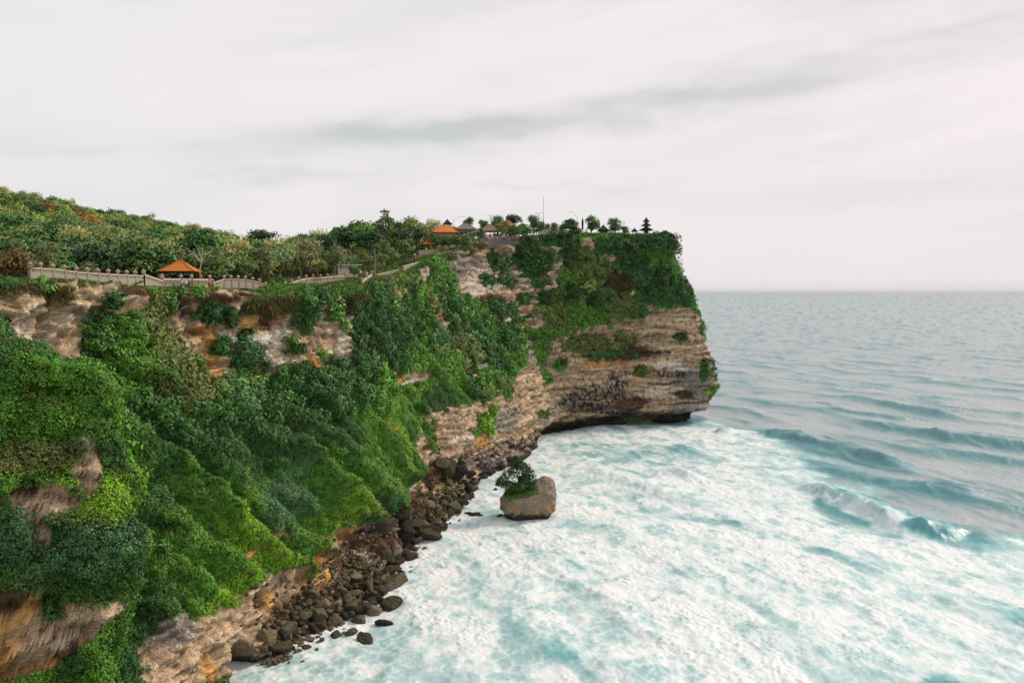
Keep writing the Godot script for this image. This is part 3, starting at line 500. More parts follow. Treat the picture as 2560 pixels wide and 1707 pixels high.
func make_cliff() -> void:
	loft(0.48)
	var n0 := grid_normals(grid_v, rows_n, cols_n)
	var color := PackedColorArray()
	color.resize(grid_v.size())
	grid_veg.resize(grid_v.size())
	grid_dry.resize(grid_v.size())
	grid_green.resize(grid_v.size())
	var moved := grid_v.duplicate()
	for i in cols_n:
		var near := []
		for e in COVER:
			var best := 1e9
			for k in range(0, rows_n, 8):
				var p := grid_v[i * rows_n + k]
				best = minf(best, Vector2(p.x - e[1].x, p.z - e[1].z).length())
			if best < e[2] * 1.5 + 3.0: near.append(e)
		for k in rows_n:
			var id := i * rows_n + k
			var p := grid_v[id]
			var wob := n_mid.get_noise_3dv(p)
			var big := n_big.get_noise_3dv(p)
			var fine := n_fine.get_noise_3dv(p)
			var rock: Color = TONE[TAN].lerp(TONE[GREY], clampf(0.5 + big * 1.5, 0.0, 1.0))
			var green: Color = TONE[MID].lerp(TONE[DEEP], clampf(0.5 + big * 2.0 + wob * 0.5, 0.0, 1.0))
			var dd := -p.z
			var veg := 1.0
			if dd > 116.0 and dd < 238.0: veg = smoothstep(5.0, 8.5, p.y + 3.0 * wob)
			elif dd >= 238.0: veg = smoothstep(8.0, 13.0, p.y + 3.0 * wob)
			var dry := 0.0
			if dd > 100.0 and dd < 205.0 and p.y > 47.0: rock = rock.lerp(TONE[BROWN] * 1.5, 0.75 * smoothstep(51.0, 53.2, p.y + 2.5 * wob))
			if p.y < 40.0 and dd > 104.0: green = green.lerp(TONE[BRIGHT], 0.5 * smoothstep(0.02, 0.3, n_fold.get_noise_2d((dd + 0.9 * p.y) * 0.11 + 9.0, p.y * 0.03)) * smoothstep(42.0, 24.0, p.y))
			var rough := 0.3
			for e in near:
				var dx: float = p.x - e[1].x
				var dz: float = p.z - e[1].z
				var dy: float = p.y - e[1].y
				var q := sqrt((dx * dx + dz * dz) / (e[2] * e[2]) + dy * dy / (e[3] * e[3]))
				if q > 1.6: continue
				var w := smoothstep(1.15, 0.8, q + wob * (0.34 if e[0] <= MOSS else 0.5) + fine * 0.16)
				if w <= 0.0: continue
				var kind: int = e[0]
				if kind == DARK: w *= 0.25 + 0.75 * smoothstep(-0.12, 0.22, n_pit.get_noise_3dv(p * Vector3(2.0, 0.7, 2.0)))
				if kind <= MOSS:
					rock = rock.lerp(TONE[kind], w)
					veg = lerpf(veg, 0.0, w)
					dry = lerpf(dry, 0.0, w)
					rough = lerpf(rough, 1.0, w)
				else:
					green = green.lerp(TONE[kind], w * 0.85)
					veg = lerpf(veg, 1.0, w)
					dry = lerpf(dry, 1.0 if kind == DRY else 0.0, w)
			if k <= RIM * 4: veg = 1.0
			var nn := n0[id]
			var lay := strata(p)
			var bed := p.y * 0.33 + 0.9 * n_big.get_noise_3dv(p * 0.7) + 0.25 * n_strata.get_noise_2d(p.y * 0.2, (p.x - p.z) * 0.05)
			var ledge := smoothstep(0.0, 0.22, bed - floorf(bed)) - (bed - floorf(bed))   # beds that step back one above the other
			var push := folds(p) * veg * smoothstep(58.0, 46.0, p.y) * (1.0 if -p.z < 300.0 else 0.5) + big * 1.6
			if p.y > 36.0 and dd > 95.0 and dd < 215.0:   # the scarp: fluted, with an overhanging brow
				var brow := smoothstep(51.0, 54.0, p.y) - 0.9 * smoothstep(54.0, 50.0, p.y) * smoothstep(40.0, 46.0, p.y)
				push += (1.0 - veg) * (1.0 * brow + 0.9 * n_fold.get_noise_2d((p.x * 0.8 - p.z) * 0.42, p.y * 0.05) - 1.2 * absf(n_fold.get_noise_2d((p.x * 0.8 - p.z) * 0.9 + 70.0, p.y * 0.12)))
			var q2 := p * Vector3(1.0, 1.7, 1.0) if -p.z > 225.0 else p * Vector3(1.15, 0.8, 1.15)
			push += (1.0 - veg) * (lay * 1.1 + wob * 0.8 + n_block.get_noise_3dv(q2) * 0.55 + n_chip.get_noise_3dv(q2) * 0.08 + absf(n_pit.get_noise_3dv(p)) * -1.8 + fine * 0.08 + (0.9 * ledge if dd > 225.0 else 0.35 * ledge)) + veg * wob * 0.8
			if -p.z > 285.0: push -= 4.6 * smoothstep(4.6, 2.4, p.y - 1.0 - 1.5 * big) * smoothstep(285.0, 300.0, -p.z)   # the notch that the waves have cut
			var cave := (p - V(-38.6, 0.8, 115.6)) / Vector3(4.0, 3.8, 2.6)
			push -= 13.0 * smoothstep(1.05, 0.8, cave.length() + 0.12 * wob)
			for g in GULLIES:
				var e: Vector3 = (p - g[0]) / g[1]
				push -= g[2] * smoothstep(1.2, 0.3, e.length())
			if p.y > 54.0 and nn.y > 0.8: push *= 0.2
			moved[id] = p + nn * push + Vector3(0, 0, 0)
			# colour of the stone: bedding, weathering, scattered dark flecks, wet foot
			var c := rock * (0.92 + (0.85 if dd > 225.0 else 0.55) * lay + (0.3 if dd > 104.0 else 0.06) * fine + 0.25 * ledge) * (1.12 if dd < 215.0 and p.y > 36.0 else 1.0)
			var dark_fleck := smoothstep(0.16, 0.42, n_pit.get_noise_3dv(p * Vector3(1, 0.75, 1) + Vector3(31, 7, 3)) + 0.25 * fine)
			var crack := smoothstep(-0.86, -0.97, n_crack.get_noise_3dv(p * Vector3(1.0, 1.35, 1.0)))
			c = c.lerp(Color(0.07, 0.055, 0.045), maxf(dark_fleck * 0.62, crack * 0.28))
			c = c.lerp(Color(0.02, 0.021, 0.02), smoothstep(3.6, 1.2, p.y + 3.0 * wob) * 0.92)
			c = c.lerp(Color(0.018, 0.017, 0.015), smoothstep(1.1, 0.8, cave.length()))  # shade inside the cave painted into the stone colour
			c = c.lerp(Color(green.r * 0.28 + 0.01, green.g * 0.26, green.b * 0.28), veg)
			if nn.y > 0.75 and p.y > 50.0: c = c.lerp(Color(0.07, 0.1, 0.03), 0.7)
			c.a = 1.0
			color[id] = c.clamp(Color(0.01, 0.01, 0.01), Color(0.8, 0.8, 0.8))
			if dd > 285.0:
				veg *= smoothstep(6.0, 9.0, p.y)
				color[id] = color[id].lerp(Color(0.022, 0.022, 0.021), 0.85 * smoothstep(6.2, 3.2, p.y + 2.0 * wob))  # shade under the notch painted in with the wet, algae-dark foot
			grid_veg[id] = veg
			grid_dry[id] = dry
			grid_green[id] = green
	grid_v = moved
	grid_n = grid_normals(grid_v, rows_n, cols_n)
	var f := PackedInt32Array()
	for i in cols_n - 1:
		for k in rows_n - 1:
			var a := i * rows_n + k
			for x in [a, a + rows_n, a + 1, a + 1, a + rows_n, a + rows_n + 1]: f.append(x)
	var m := matte(Color.WHITE, 0.92, 0.2)
	m.vertex_color_use_as_albedo = true
	m.albedo_texture = grain(noise(31, 0.02, 6), 0.62, 1.3)
	m.heightmap_enabled = true
	m.heightmap_texture = grain(noise(32, 0.03, 5), 0.0, 1.0)
	m.heightmap_scale = 26.0
	m.uv1_triplanar = true
	m.uv1_world_triplanar = true
	m.uv1_scale = Vector3(0.13, 0.3, 0.13)
	rock_material = m
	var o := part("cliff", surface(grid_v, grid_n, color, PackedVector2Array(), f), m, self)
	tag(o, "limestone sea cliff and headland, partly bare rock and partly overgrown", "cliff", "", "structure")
var GULLIES := [[V(-47, 17, 99), Vector3(6, 12, 5), 3.5], [V(-47.5, 26, 110), Vector3(6, 9, 4), 3.0], [V(-42.5, 27, 139), Vector3(5, 7, 4), 2.5], [V(-30, 40, 198), Vector3(5, 12, 3), 2.5], [V(7, 20, 289), Vector3(5, 9, 5), 2.0]]
var rock_material: StandardMaterial3D

# ---------------------------------------------------------------- plateau and hill
func ground_height(x: float, d: float) -> float:
	var best := 1e9
	var rim_h := 57.0
	for i in range(0, rim_line.size(), 4):
		var r := rim_line[i]
		var q := Vector2(r.x - x, -r.z - d).length_squared()
		if q < best:
			best = q
			rim_h = r.y
	best = sqrt(best)
	var ridge := 67.5 + maxf(0.0, -100.0 - x) * 0.205
	var t := minf(clampf((d - 140.0) / 240.0, 0.0, 1.0), 1.0 - (d - 380.0) / 300.0)
	var hill := 57.0 + (ridge - 57.0) * t
	var h := lerpf(rim_h + 0.5, hill, smoothstep(14.0, 70.0, best))
	if x > -40.0 and d > 250.0: h = lerpf(h, rim_h + 0.5, smoothstep(-40.0, -15.0, x))
	return h + 0.7 * n_big.get_noise_2d(x, d)

func rim_distance(x: float, d: float) -> float:   # metres inland of the rim, negative outside
	var p := Vector2(x, d)
	var best := 1e9
	for i in range(0, rim_line.size(), 2):
		best = minf(best, Vector2(rim_line[i].x - x, -rim_line[i].z - d).length_squared())
	return sqrt(best) * (1.0 if Geometry2D.is_point_in_polygon(p, rim_area) else -1.0)

func make_hill() -> void:
	var v := PackedVector3Array()
	var c := PackedColorArray()
	var xs := []
	var x := -480.0
	while x < 90.0:
		xs.append(x)
		x += 3.0 if x > -140.0 else 8.0
	var ds := []
	var d := 24.0
	while d < 600.0:
		ds.append(d)
		d += 3.0 if d < 200.0 else 6.0
	for a in xs:
		for b in ds:
			var inland := rim_distance(a, b)
			var h := ground_height(a, b) - 0.15
			if inland < 12.0: h = lerpf(-3.0, h - 3.0, clampf((inland - 5.0) / 7.0, 0.0, 1.0))
			v.append(V(a, h, b))
			c.append(Color(0.07, 0.1, 0.03).lerp(Color(0.13, 0.13, 0.05), clampf(0.5 + 2.0 * n_big.get_noise_2d(a, b), 0.0, 1.0)))
	var n := PackedVector3Array()
	n.resize(v.size())
	var rows := ds.size()
	var f := PackedInt32Array()
	for i in xs.size():
		for k in rows:
			var along := v[mini(i + 1, xs.size() - 1) * rows + k] - v[maxi(i - 1, 0) * rows + k]
			var out := v[i * rows + mini(k + 1, rows - 1)] - v[i * rows + maxi(k - 1, 0)]
			n[i * rows + k] = along.cross(out).normalized()
			if i < xs.size() - 1 and k < rows - 1:
				var a := i * rows + k
				for q in [a, a + 1, a + rows, a + 1, a + rows + 1, a + rows]: f.append(q)
	var m := matte(Color.WHITE, 0.95, 0.1)
	m.vertex_color_use_as_albedo = true
	tag(part("hill_terrain", surface(v, n, c, PackedVector2Array(), f), m, self), "ground of the plateau and the wooded hill behind the cliff", "hill", "", "structure")

# ---------------------------------------------------------------- foliage
func random_unit() -> Vector3:
	while true:
		var p := Vector3(rng.randf_range(-1, 1), rng.randf_range(-1, 1), rng.randf_range(-1, 1))
		if p.length() < 1.0 and p.length() > 0.1: return p.normalized()
	return Vector3.UP

func leaves_on(m: Maker, centre: Vector3, reach: Vector3, count: int, long: float, wide: float, flat := 0.0, shade := 1.0, spread := 0.25) -> void:
	for i in count:
		var u := random_unit()
		if u.y < -0.35: u.y = -u.y
		var at := centre + u * reach * rng.randf_range(0.62, 1.0 + spread * 0.5)
		var out := (u + random_unit() * 0.75 + Vector3(0, flat, 0)).normalized()
		var t := out.cross(random_unit()).normalized()
		t = (t + Vector3(0, -0.25, 0) + out * 0.25).normalized()
		var s := t.cross(out).normalized()
		var k := shade * rng.randf_range(0.62, 1.38)
		m.tone = Color(k * rng.randf_range(0.85, 1.2), k, k * rng.randf_range(0.75, 1.15))
		m.leaf(at, t, s, long * rng.randf_range(0.7, 1.3), wide * rng.randf_range(0.7, 1.3), (out + u * 0.8 + Vector3(0, 0.3, 0)).normalized())

func tuft(seed_: int, count: int, long: float, wide: float, tall: float) -> ArrayMesh:
	rng.seed = seed_
	var m := Maker.new()
	for b in 5:
		var at := Vector3(rng.randf_range(-0.6, 0.6), rng.randf_range(-0.1, 0.35) * tall, rng.randf_range(-0.6, 0.6))
		leaves_on(m, at, Vector3(0.6, 0.5 * tall, 0.6), count / 5, long, wide, 0.2, rng.randf_range(0.8, 1.2))
	return m.mesh()

func grass_tuft(seed_: int, count: int, long: float) -> ArrayMesh:
	rng.seed = seed_
	var m := Maker.new()
	for i in count:
		var at := Vector3(rng.randf_range(-0.7, 0.7), 0, rng.randf_range(-0.7, 0.7))
		var t := Vector3(rng.randf_range(-0.7, 0.7), 1.0, rng.randf_range(-0.7, 0.7)).normalized()
		var k := rng.randf_range(0.65, 1.35)
		m.tone = Color(k, k * rng.randf_range(0.9, 1.1), k)
		var s := t.cross(random_unit()).normalized()
		m.leaf(at, t, s, long * rng.randf_range(0.6, 1.3), 0.06, (t + s.cross(t) * 0.8 + Vector3.UP * 0.5).normalized())
	return m.mesh()

func make_foliage() -> void:
	var lm := leaf_material(0.35)
	var where := [[], [], [], [], [], []]   # vines on the spur, on the slope, on the headland; bushes; dry roots; grass
	var tint := [[], [], [], [], [], []]
	rng.seed = 5
	for i in cols_n - 1:
		for k in rows_n - 1:
			var id := i * rows_n + k
			var p := grid_v[id]
			if p.y < 0.6: continue
			var veg := grid_veg[id]
			if veg < 0.5: continue
			var e1 := grid_v[id + 1] - p
			var e2 := grid_v[id + rows_n] - p
			var area := e1.cross(e2).length()
			var d := -p.z
			var zone := 0 if d < 104.0 else 1 if d < 236.0 else 2
			if d > 360.0: continue
			var nn := grid_n[id]
			var flat := nn.y > 0.82 and p.y > 50.0
			if flat and absf((p - TERRACE[0]).dot(TERRACE_SIDE) - 0.5) < 3.6 and (p - TERRACE[0]).dot(TERRACE_RUN) > -1.0 and (p - TERRACE[0]).dot(TERRACE_RUN) < 18.0: continue
			var want: float = area * [3.3, 1.5, 0.7][zone] * smoothstep(0.4, 0.8, veg)
			if flat: want *= 1.3
			elif zone == 1 and p.y < 38.0: want *= 2.7
			while want > 0.0:
				if rng.randf() > want: break
				want -= 1.0
				var at := p + e1 * rng.randf() + e2 * rng.randf()
				var clump := n_mid.get_noise_3dv(at * 1.6)
				var carpet := zone == 1 and at.y < 32.0 + 8.0 * n_big.get_noise_3dv(at)
				var dry := grid_dry[id] > 0.5
				var kind := 5 if flat else 4 if dry else zone
				var up := (nn * 0.9 + Vector3.UP * 0.35).normalized()
				if dry: up = (nn * 0.5 + Vector3.DOWN).normalized()
				var size: float = [0.58, 0.92, 1.35][zone] * rng.randf_range(0.7, 1.25) * (1.0 + 0.45 * clump)
				if carpet: size *= 0.68
				if kind < 3 and veg > 0.9 and rng.randf() < (0.012 if carpet else 0.05):
					kind = 3
					size = [0.55, 1.0, 1.3][zone] * rng.randf_range(0.9, 1.5 if carpet or zone == 0 else 2.6) * (1.0 + 0.5 * clump)
				var basis := Basis(Quaternion(Vector3.UP, up)) * Basis(Vector3.UP, rng.randf() * TAU)
				where[kind].append(Transform3D(basis * Basis.from_scale(Vector3(size, size * (0.7 if carpet else 1.0), size)), at - up * 0.15 * size))
				var c := grid_green[id]
				if kind == 5: c = TONE[GRASS].lerp(TONE[MID], clampf(0.4 + 1.6 * n_big.get_noise_3dv(at * 2.0) + 0.3 * clump, 0.0, 1.0))
				c = c * rng.randf_range(0.72, 1.3) * (1.0 + 0.45 * clump)
				if kind == 5: where[5][-1] = where[5][-1].scaled_local(Vector3(1, 0.62, 1))
				if rng.randf() < 0.1: c = c.lerp(TONE[OLIVE], 0.5)
				tint[kind].append(Color(c.r, c.g, c.b, 1))
	var mesh := [tuft(101, 50, 0.4, 0.12, 1.0), tuft(102, 50, 0.46, 0.15, 0.9), tuft(103, 40, 0.5, 0.17, 1.0), tuft(104, 150, 0.32, 0.1, 1.5), grass_tuft(105, 40, 1.5), grass_tuft(106, 46, 0.75)]
	var called := ["vine_foliage", "vine_foliage", "vine_foliage", "bush_foliage", "dry_hanging_grass", "plateau_grass"]
	var label := ["leafy creepers over the nearest rock spur at lower left", "dense green creepers covering the long slope above the boulders", "dark green creepers over the headland and its root", "rounded bushes growing out of the creepers on the cliff", "brown dry grass hanging over the cliff rim", "green grass on the cliff top in front of the balustrade"]
	for k in 6:
		if where[k].size(): tag(scatter(called[k], mesh[k], lm, where[k], tint[k]), label[k], "grass" if k > 3 else "vines", "", "stuff")
	print("tufts ", where.map(func(a): return a.size()))

# ---------------------------------------------------------------- sea
const SEA_LO := Vector2(-52, 98)
const SEA_HI := Vector2(132, 344)
var thick := PackedFloat32Array()   # how much foam lies on the water, on a coarse grid
const CN := 320
var n_sea := noise(41, 0.06, 4)
var n_group := noise(42, 0.011, 2)
var n_peak := noise(45, 0.055, 2)
var n_chop := noise(43, 0.3, 3)

func capsule(p: Vector2, a: Vector2, b: Vector2) -> Vector2:   # distance, share along
	var t := clampf((p - a).dot(b - a) / (b - a).length_squared(), 0.0, 1.0)
	return Vector2(p.distance_to(a.lerp(b, t)), t)

func foam_cover() -> void:
	thick.resize(CN * CN)
	teal_map.resize(CN * CN)
	var wob := noise(44, 0.045, 4)
	for j in CN:
		for i in CN:
			var p := SEA_LO + (SEA_HI - SEA_LO) * Vector2(i, j) / float(CN - 1)
			var near := 1e9
			for k in SURF.size():
				near = minf(near, Geometry2D.get_closest_point_to_segment(p, SURF[k], SURF[(k + 1) % SURF.size()]).distance_to(p))
			if not Geometry2D.is_point_in_polygon(p, SURF): near = -near
			var w := wob.get_noise_2d(p.x, p.y)
			var m := 0.69 * smoothstep(-20.0, 11.0, near + 20.0 * w) + 0.22 * w * smoothstep(-4.0, 10.0, near)
			for f in FOAM:
				var q := capsule(p, f[0], f[1])
				var s := smoothstep(1.5, 0.5, q.x / f[2] + 0.55 * w)
				m = lerpf(m, f[3], s)
			# wash laid down in long fronts: thick behind the leading edge, thinning seaward
			var run := (p.x * 0.92 + p.y * 0.40 + 9.0 * w + 5.0 * n_group.get_noise_2d(p.x * 3.0, p.y * 3.0)) / 19.0
			var wash := pow(1.0 - (run - floorf(run)), 1.5)
			var drawn := wob.get_noise_2d((p.x * 0.92 + p.y * 0.40) * 2.6, (p.x * 0.40 - p.y * 0.92) * 0.4 + 300.0)
			m += (0.30 * (wash - 0.42) + 0.22 * drawn) * smoothstep(0.25, 0.6, m)
			thick[j * CN + i] = clampf(m, 0.0, 1.0)
			var rise := 0.0
			for c in CREST: rise = maxf(rise, smoothstep(c[4] * 1.6, c[4] * 0.4, capsule(p, c[0], c[1]).x))
			teal_map[j * CN + i] = rise * smoothstep(0.0, 0.08, minf(minf(i, CN - 1 - i), minf(j, CN - 1 - j)) / CN)

func green_at(x: float, d: float) -> float:
	var u := clampf((x - SEA_LO.x) / (SEA_HI.x - SEA_LO.x), 0.0, 1.0) * (CN - 1.0)
	var w := clampf((d - SEA_LO.y) / (SEA_HI.y - SEA_LO.y), 0.0, 1.0) * (CN - 1.0)
	return teal_map[int(w) * CN + int(u)]
var teal_map := PackedFloat32Array()

func foam_at(x: float, d: float) -> float:
	var u := clampf((x - SEA_LO.x) / (SEA_HI.x - SEA_LO.x), 0.0, 1.0) * (CN - 1.001)
	var w := clampf((d - SEA_LO.y) / (SEA_HI.y - SEA_LO.y), 0.0, 1.0) * (CN - 1.001)
	var i := int(u)
	var j := int(w)
	var a := lerpf(thick[j * CN + i], thick[j * CN + i + 1], u - i)
	var b := lerpf(thick[j * CN + CN + i], thick[j * CN + CN + i + 1], u - i)
	return lerpf(a, b, w - j)

var crest_share := 0.0   # wave-face share at the last point, where the painted sky sheen is left off
func sea_height(x: float, d: float) -> float:
	crest_share = 0.0
	var calm := foam_at(x, d)
	var p := x * 0.92 + d * 0.40 + 16.0 * n_group.get_noise_2d(x * 1.3, d * 1.3)
	var h := 0.0
	var fade := 1.0 / (1.0 + d * 0.0004)
	var s := fposmod(p / 37.0, 1.0) - 0.5
	var group := 0.75 + 0.95 * n_group.get_noise_2d(x + 300.0, d)
	crest_share += maxf(group - 0.25, 0.0) * bell(s + 0.04, 0.11) * 1.1
	h += (1.15 * maxf(group, 0.05) * bell(s, 0.09 + d * 0.0003 if s < 0.0 else 0.2) - 0.2) * (1.0 - 0.75 * calm)
	var across_n := x * 0.92 + d * 0.40
	var along_n := x * 0.40 - d * 0.92
	var pn := n_peak.get_noise_2d(across_n, along_n * 0.36)
	var peak := clampf(1.08 - 2.4 * sqrt(pn * pn + 0.006), 0.0, 1.0)
	crest_share += peak * peak * clampf(0.5 + 1.6 * n_group.get_noise_2d(x * 2.0 - 70.0, d * 2.0), 0.1, 1.3) * 0.8
	h += 0.85 * peak * peak * peak * clampf(0.5 + 1.6 * n_group.get_noise_2d(x * 2.0 - 70.0, d * 2.0), 0.15, 1.3) * (1.0 - 0.8 * calm) * smoothstep(700.0, 300.0, d)
	if d > 380.0: h += 1.5 * n_sea.get_noise_2d(x * 0.07 + d * 0.02, d * 0.26 - x * 0.03) * smoothstep(380.0, 800.0, d)
	h += 0.5 * n_sea.get_noise_2d(x * 1.0 + d * 0.2, d * 0.55 - x * 0.2) * (1.0 - 0.4 * calm)
	h += 0.2 * n_chop.get_noise_2d(x, d * 0.7) * fade
	if d < 420.0:
		for c in CREST:
			var q := capsule(V2(x, d), c[0], c[1])
			if q.x > c[4] * 3.0: continue
			var along: Vector2 = (c[1] - c[0]).normalized()
			var across: float = (V2(x, d) - c[0]).dot(Vector2(along.y, -along.x) * (1.0 if along.y * 0.92 - along.x * 0.4 > 0.0 else -1.0))
			var run: float = (V2(x, d) - c[0]).dot(along) / c[0].distance_to(c[1])
			var ends := smoothstep(-0.15, 0.25, run) * smoothstep(1.15, 0.75, run)
			across += 3.0 * n_sea.get_noise_2d(x + 50.0, d)
			crest_share += ends * bell(across + c[3] * 0.7, c[3] * 1.7) * minf(c[2], 1.4)
			h += 1.35 * c[2] * ends * bell(across, c[3] if across < 0.0 else c[4]) * (1.0 + 0.35 * n_sea.get_noise_2d(x * 2.0, d * 2.0))
		h += smoothstep(0.55, 1.0, calm) * (0.45 * absf(n_chop.get_noise_2d(x * 1.4 + 90.0, d * 1.4)) + 0.1)
	return h

func make_sea() -> void:
	foam_cover()
	var size := 2048
	var cell := noise(51, 1.0 / 30.0, 1)
	cell.noise_type = FastNoiseLite.TYPE_CELLULAR
	cell.cellular_return_type = FastNoiseLite.RETURN_DISTANCE2_SUB
	cell.fractal_type = FastNoiseLite.FRACTAL_NONE
	cell.domain_warp_enabled = true
	cell.domain_warp_amplitude = 26.0
	cell.domain_warp_frequency = 1.0 / 60.0
	cell.domain_warp_fractal_octaves = 3
	var thread := noise(53, 1.0 / 64.0, 6)
	thread.fractal_type = FastNoiseLite.FRACTAL_RIDGED
	thread.fractal_gain = 0.62
	thread.domain_warp_enabled = true
	thread.domain_warp_amplitude = 46.0
	thread.domain_warp_frequency = 1.0 / 70.0
	var im3 := thread.get_image(size, size, false, false, true)
	im3.convert(Image.FORMAT_L8)
	var th := im3.get_data()
	var im1 := cell.get_image(size, size, false, false, false)
	im1.convert(Image.FORMAT_L8)
	var e := im1.get_data()
	cell.seed = 61
	cell.frequency = 1.0 / 12.5
	cell.domain_warp_amplitude = 14.0
	cell.domain_warp_frequency = 1.0 / 34.0
	var im4 := cell.get_image(size, size, false, false, false)
	im4.convert(Image.FORMAT_L8)
	var e2 := im4.get_data()
	var swirl := noise(52, 1.0 / 90.0, 6)
	swirl.domain_warp_enabled = true
	swirl.domain_warp_amplitude = 40.0
	swirl.domain_warp_frequency = 1.0 / 120.0
	var im2 := swirl.get_image(size, size, false, false, true)
	im2.convert(Image.FORMAT_L8)
	var g := im2.get_data()
	var rgb := PackedByteArray()
	rgb.resize(size * size * 3)
	var rough := PackedByteArray()
	rough.resize(size * size)
	var span := SEA_HI - SEA_LO
	for j in size:
		var d := SEA_LO.y + span.y * (j + 0.5) / size
		for i in size:
			var k := j * size + i
			var m := foam_at(SEA_LO.x + span.x * (i + 0.5) / size, d)
			var sw := g[k] / 255.0
			var teal := minf(1.0, green_at(SEA_LO.x + span.x * (i + 0.5) / size, d) + smoothstep(0.0, 0.3, m))
			var lace := 1.0 - smoothstep(0.03, 0.22, e[k] / 127.5)
			var lace2 := 1.0 - smoothstep(0.03, 0.28, e2[k] / 127.5)
			var web := th[k] / 255.0
			var body := web * 0.58 + sw * 0.42 + 0.06 * (lace2 - 0.4)
			var t := 0.90 - 0.52 * m
			var f := smoothstep(t - 0.11, t + 0.12, body)
			var thin := maxf(0.62 * lace * smoothstep(0.25, 0.5, web), 0.45 * lace2 * smoothstep(0.3, 0.6, sw))
			f = clampf(f + (1.0 - f) * thin * smoothstep(0.15, 0.6, m + 0.3 * (sw - 0.5)), 0.0, 1.0)
			f *= smoothstep(0.03, 0.3, m)
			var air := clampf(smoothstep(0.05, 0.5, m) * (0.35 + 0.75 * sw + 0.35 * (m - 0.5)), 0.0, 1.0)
			var r := lerpf(lerpf(148.0, 110.0, teal), 194.0, air)  # pale grey stands in for sky mirrored on the open water
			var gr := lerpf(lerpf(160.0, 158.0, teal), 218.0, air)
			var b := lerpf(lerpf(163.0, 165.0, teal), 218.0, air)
			rgb[k * 3] = int(minf(lerpf(r, 226.0, f), 255.0))
			rgb[k * 3 + 1] = int(minf(lerpf(gr, 230.0, f), 255.0))
			rgb[k * 3 + 2] = int(minf(lerpf(b, 232.0, f), 255.0))
			rough[k] = int(255.0 * lerpf(0.4, 0.95, clampf(f + 0.5 * air, 0.0, 1.0)))
	var m := StandardMaterial3D.new()
	m.albedo_texture = ImageTexture.create_from_image(Image.create_from_data(size, size, false, Image.FORMAT_RGB8, rgb))
	m.roughness_texture = ImageTexture.create_from_image(Image.create_from_data(size, size, false, Image.FORMAT_L8, rough))
	m.roughness_texture_channel = BaseMaterial3D.TEXTURE_CHANNEL_RED
	m.roughness = 1.0
	m.metallic_specular = 0.7
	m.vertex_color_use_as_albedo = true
	m.refraction_enabled = true   # solid water: how strongly it mirrors
	m.refraction_scale = 0.055
	m.texture_repeat = false
	var ds := []
	var row := 770.0
	while row > 292.6:
		ds.append(55.0 * 824.0 / (row - 289.4))
		row -= 0.9 if row > 300.0 else 0.5
	ds.append(17000.0)
	var ts := []
	var t := -0.75
	while t < 1.6:
		ts.append(t)
		t += 0.0016 if t < 0.72 else 0.02
	var v := PackedVector3Array()
	var uv := PackedVector2Array()
	var tone := PackedColorArray()
	for d in ds:
		for tt in ts:
			var x: float = tt * d
			var hid: bool = x < -62.0 or (d > 345.0 and x < d * 0.1)
			v.append(V(x, 0.0 if hid else sea_height(x, d), d))
			var face_tint := clampf(crest_share * 1.1 + 0.35 * n_sea.get_noise_2d(x * 0.5 + 900.0, d * 0.5), 0.0, 1.0) * (1.0 - 0.85 * smoothstep(0.2, 0.7, foam_at(x, d)))
			tone.append(Color(1, 1, 1).lerp(Color(0.09, 0.55, 0.59), face_tint))  # mirrored sky painted as pale flats, wave faces tinted teal against it
			uv.append(Vector2(clampf((x - SEA_LO.x) / span.x, 0.001, 0.999), clampf((d - SEA_LO.y) / span.y, 0.001, 0.999)))
	var n := PackedVector3Array()
	n.resize(v.size())
	var w := ts.size()
	var f := PackedInt32Array()
	for j in ds.size():
		for i in w:
			var a := j * w + i
			var right := v[j * w + mini(i + 1, w - 1)] - v[j * w + maxi(i - 1, 0)]
			var away := v[mini(j + 1, ds.size() - 1) * w + i] - v[maxi(j - 1, 0) * w + i]
			n[a] = right.cross(away).normalized()
			if i < w - 1 and j < ds.size() - 1:
				if v[a + 1].x < -62.0 or (ds[j] > 350.0 and v[a + 1].x < ds[j] * 0.1 - 5.0): continue
				for q in [a, a + w, a + 1, a + 1, a + w, a + w + 1]: f.append(q)
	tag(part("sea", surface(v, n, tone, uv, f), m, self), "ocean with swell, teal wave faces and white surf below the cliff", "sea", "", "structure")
	print("sea ", v.size(), " ", f.size() / 3)

var PAVILION := V(-62.16,55.69,155.00)
var SMALL_PAVILION := V(-26.41,66.71,262.00)
var ORANGE_HALL := V(-22.81,71.98,286.00)
var DRUM_TOWER := V(-23.82,74.46,305.00)
var GREY_HALL := V(-16.97,74.01,305.00)
var SHELTER := V(-14.98,72.33,294.00)
var BROWN_HALL := V(-8.05,73.30,303.00)
var FAR_HALL := V(-2.46,75.63,322.00)
var HUT := V(37.42,77.69,340.00)
var SHRINE := V(49.88,77.30,338.00)
var MERU := V(54.67,77.35,338.00)
var SPIRE := V(28.92,80.68,340.00)
var WHITE_HOUSE := V(-40.55,58.23,204.00)
var WHITE_PEAK := V(-72.33,66.01,236.00)
var DEAD_TREE := V(-61.09,57.29,162.00)
var ISLET := V(4.00,0.00,196.69)
var PILLARS := [[V(-19.76,68.05,269.00), "left white stone pillar on the path below the clipped trees"], [V(-17.35,68.90,275.00), "right white stone pillar on the path near the plaza"]]
var TERRACE_RUN := V(0.454,0,0.891)
var TERRACE_SIDE := V(0.891,0,-0.454)
var TERRACE := [V(-58.88,55.09,140.50), V(-53.02,55.09,152.00)]
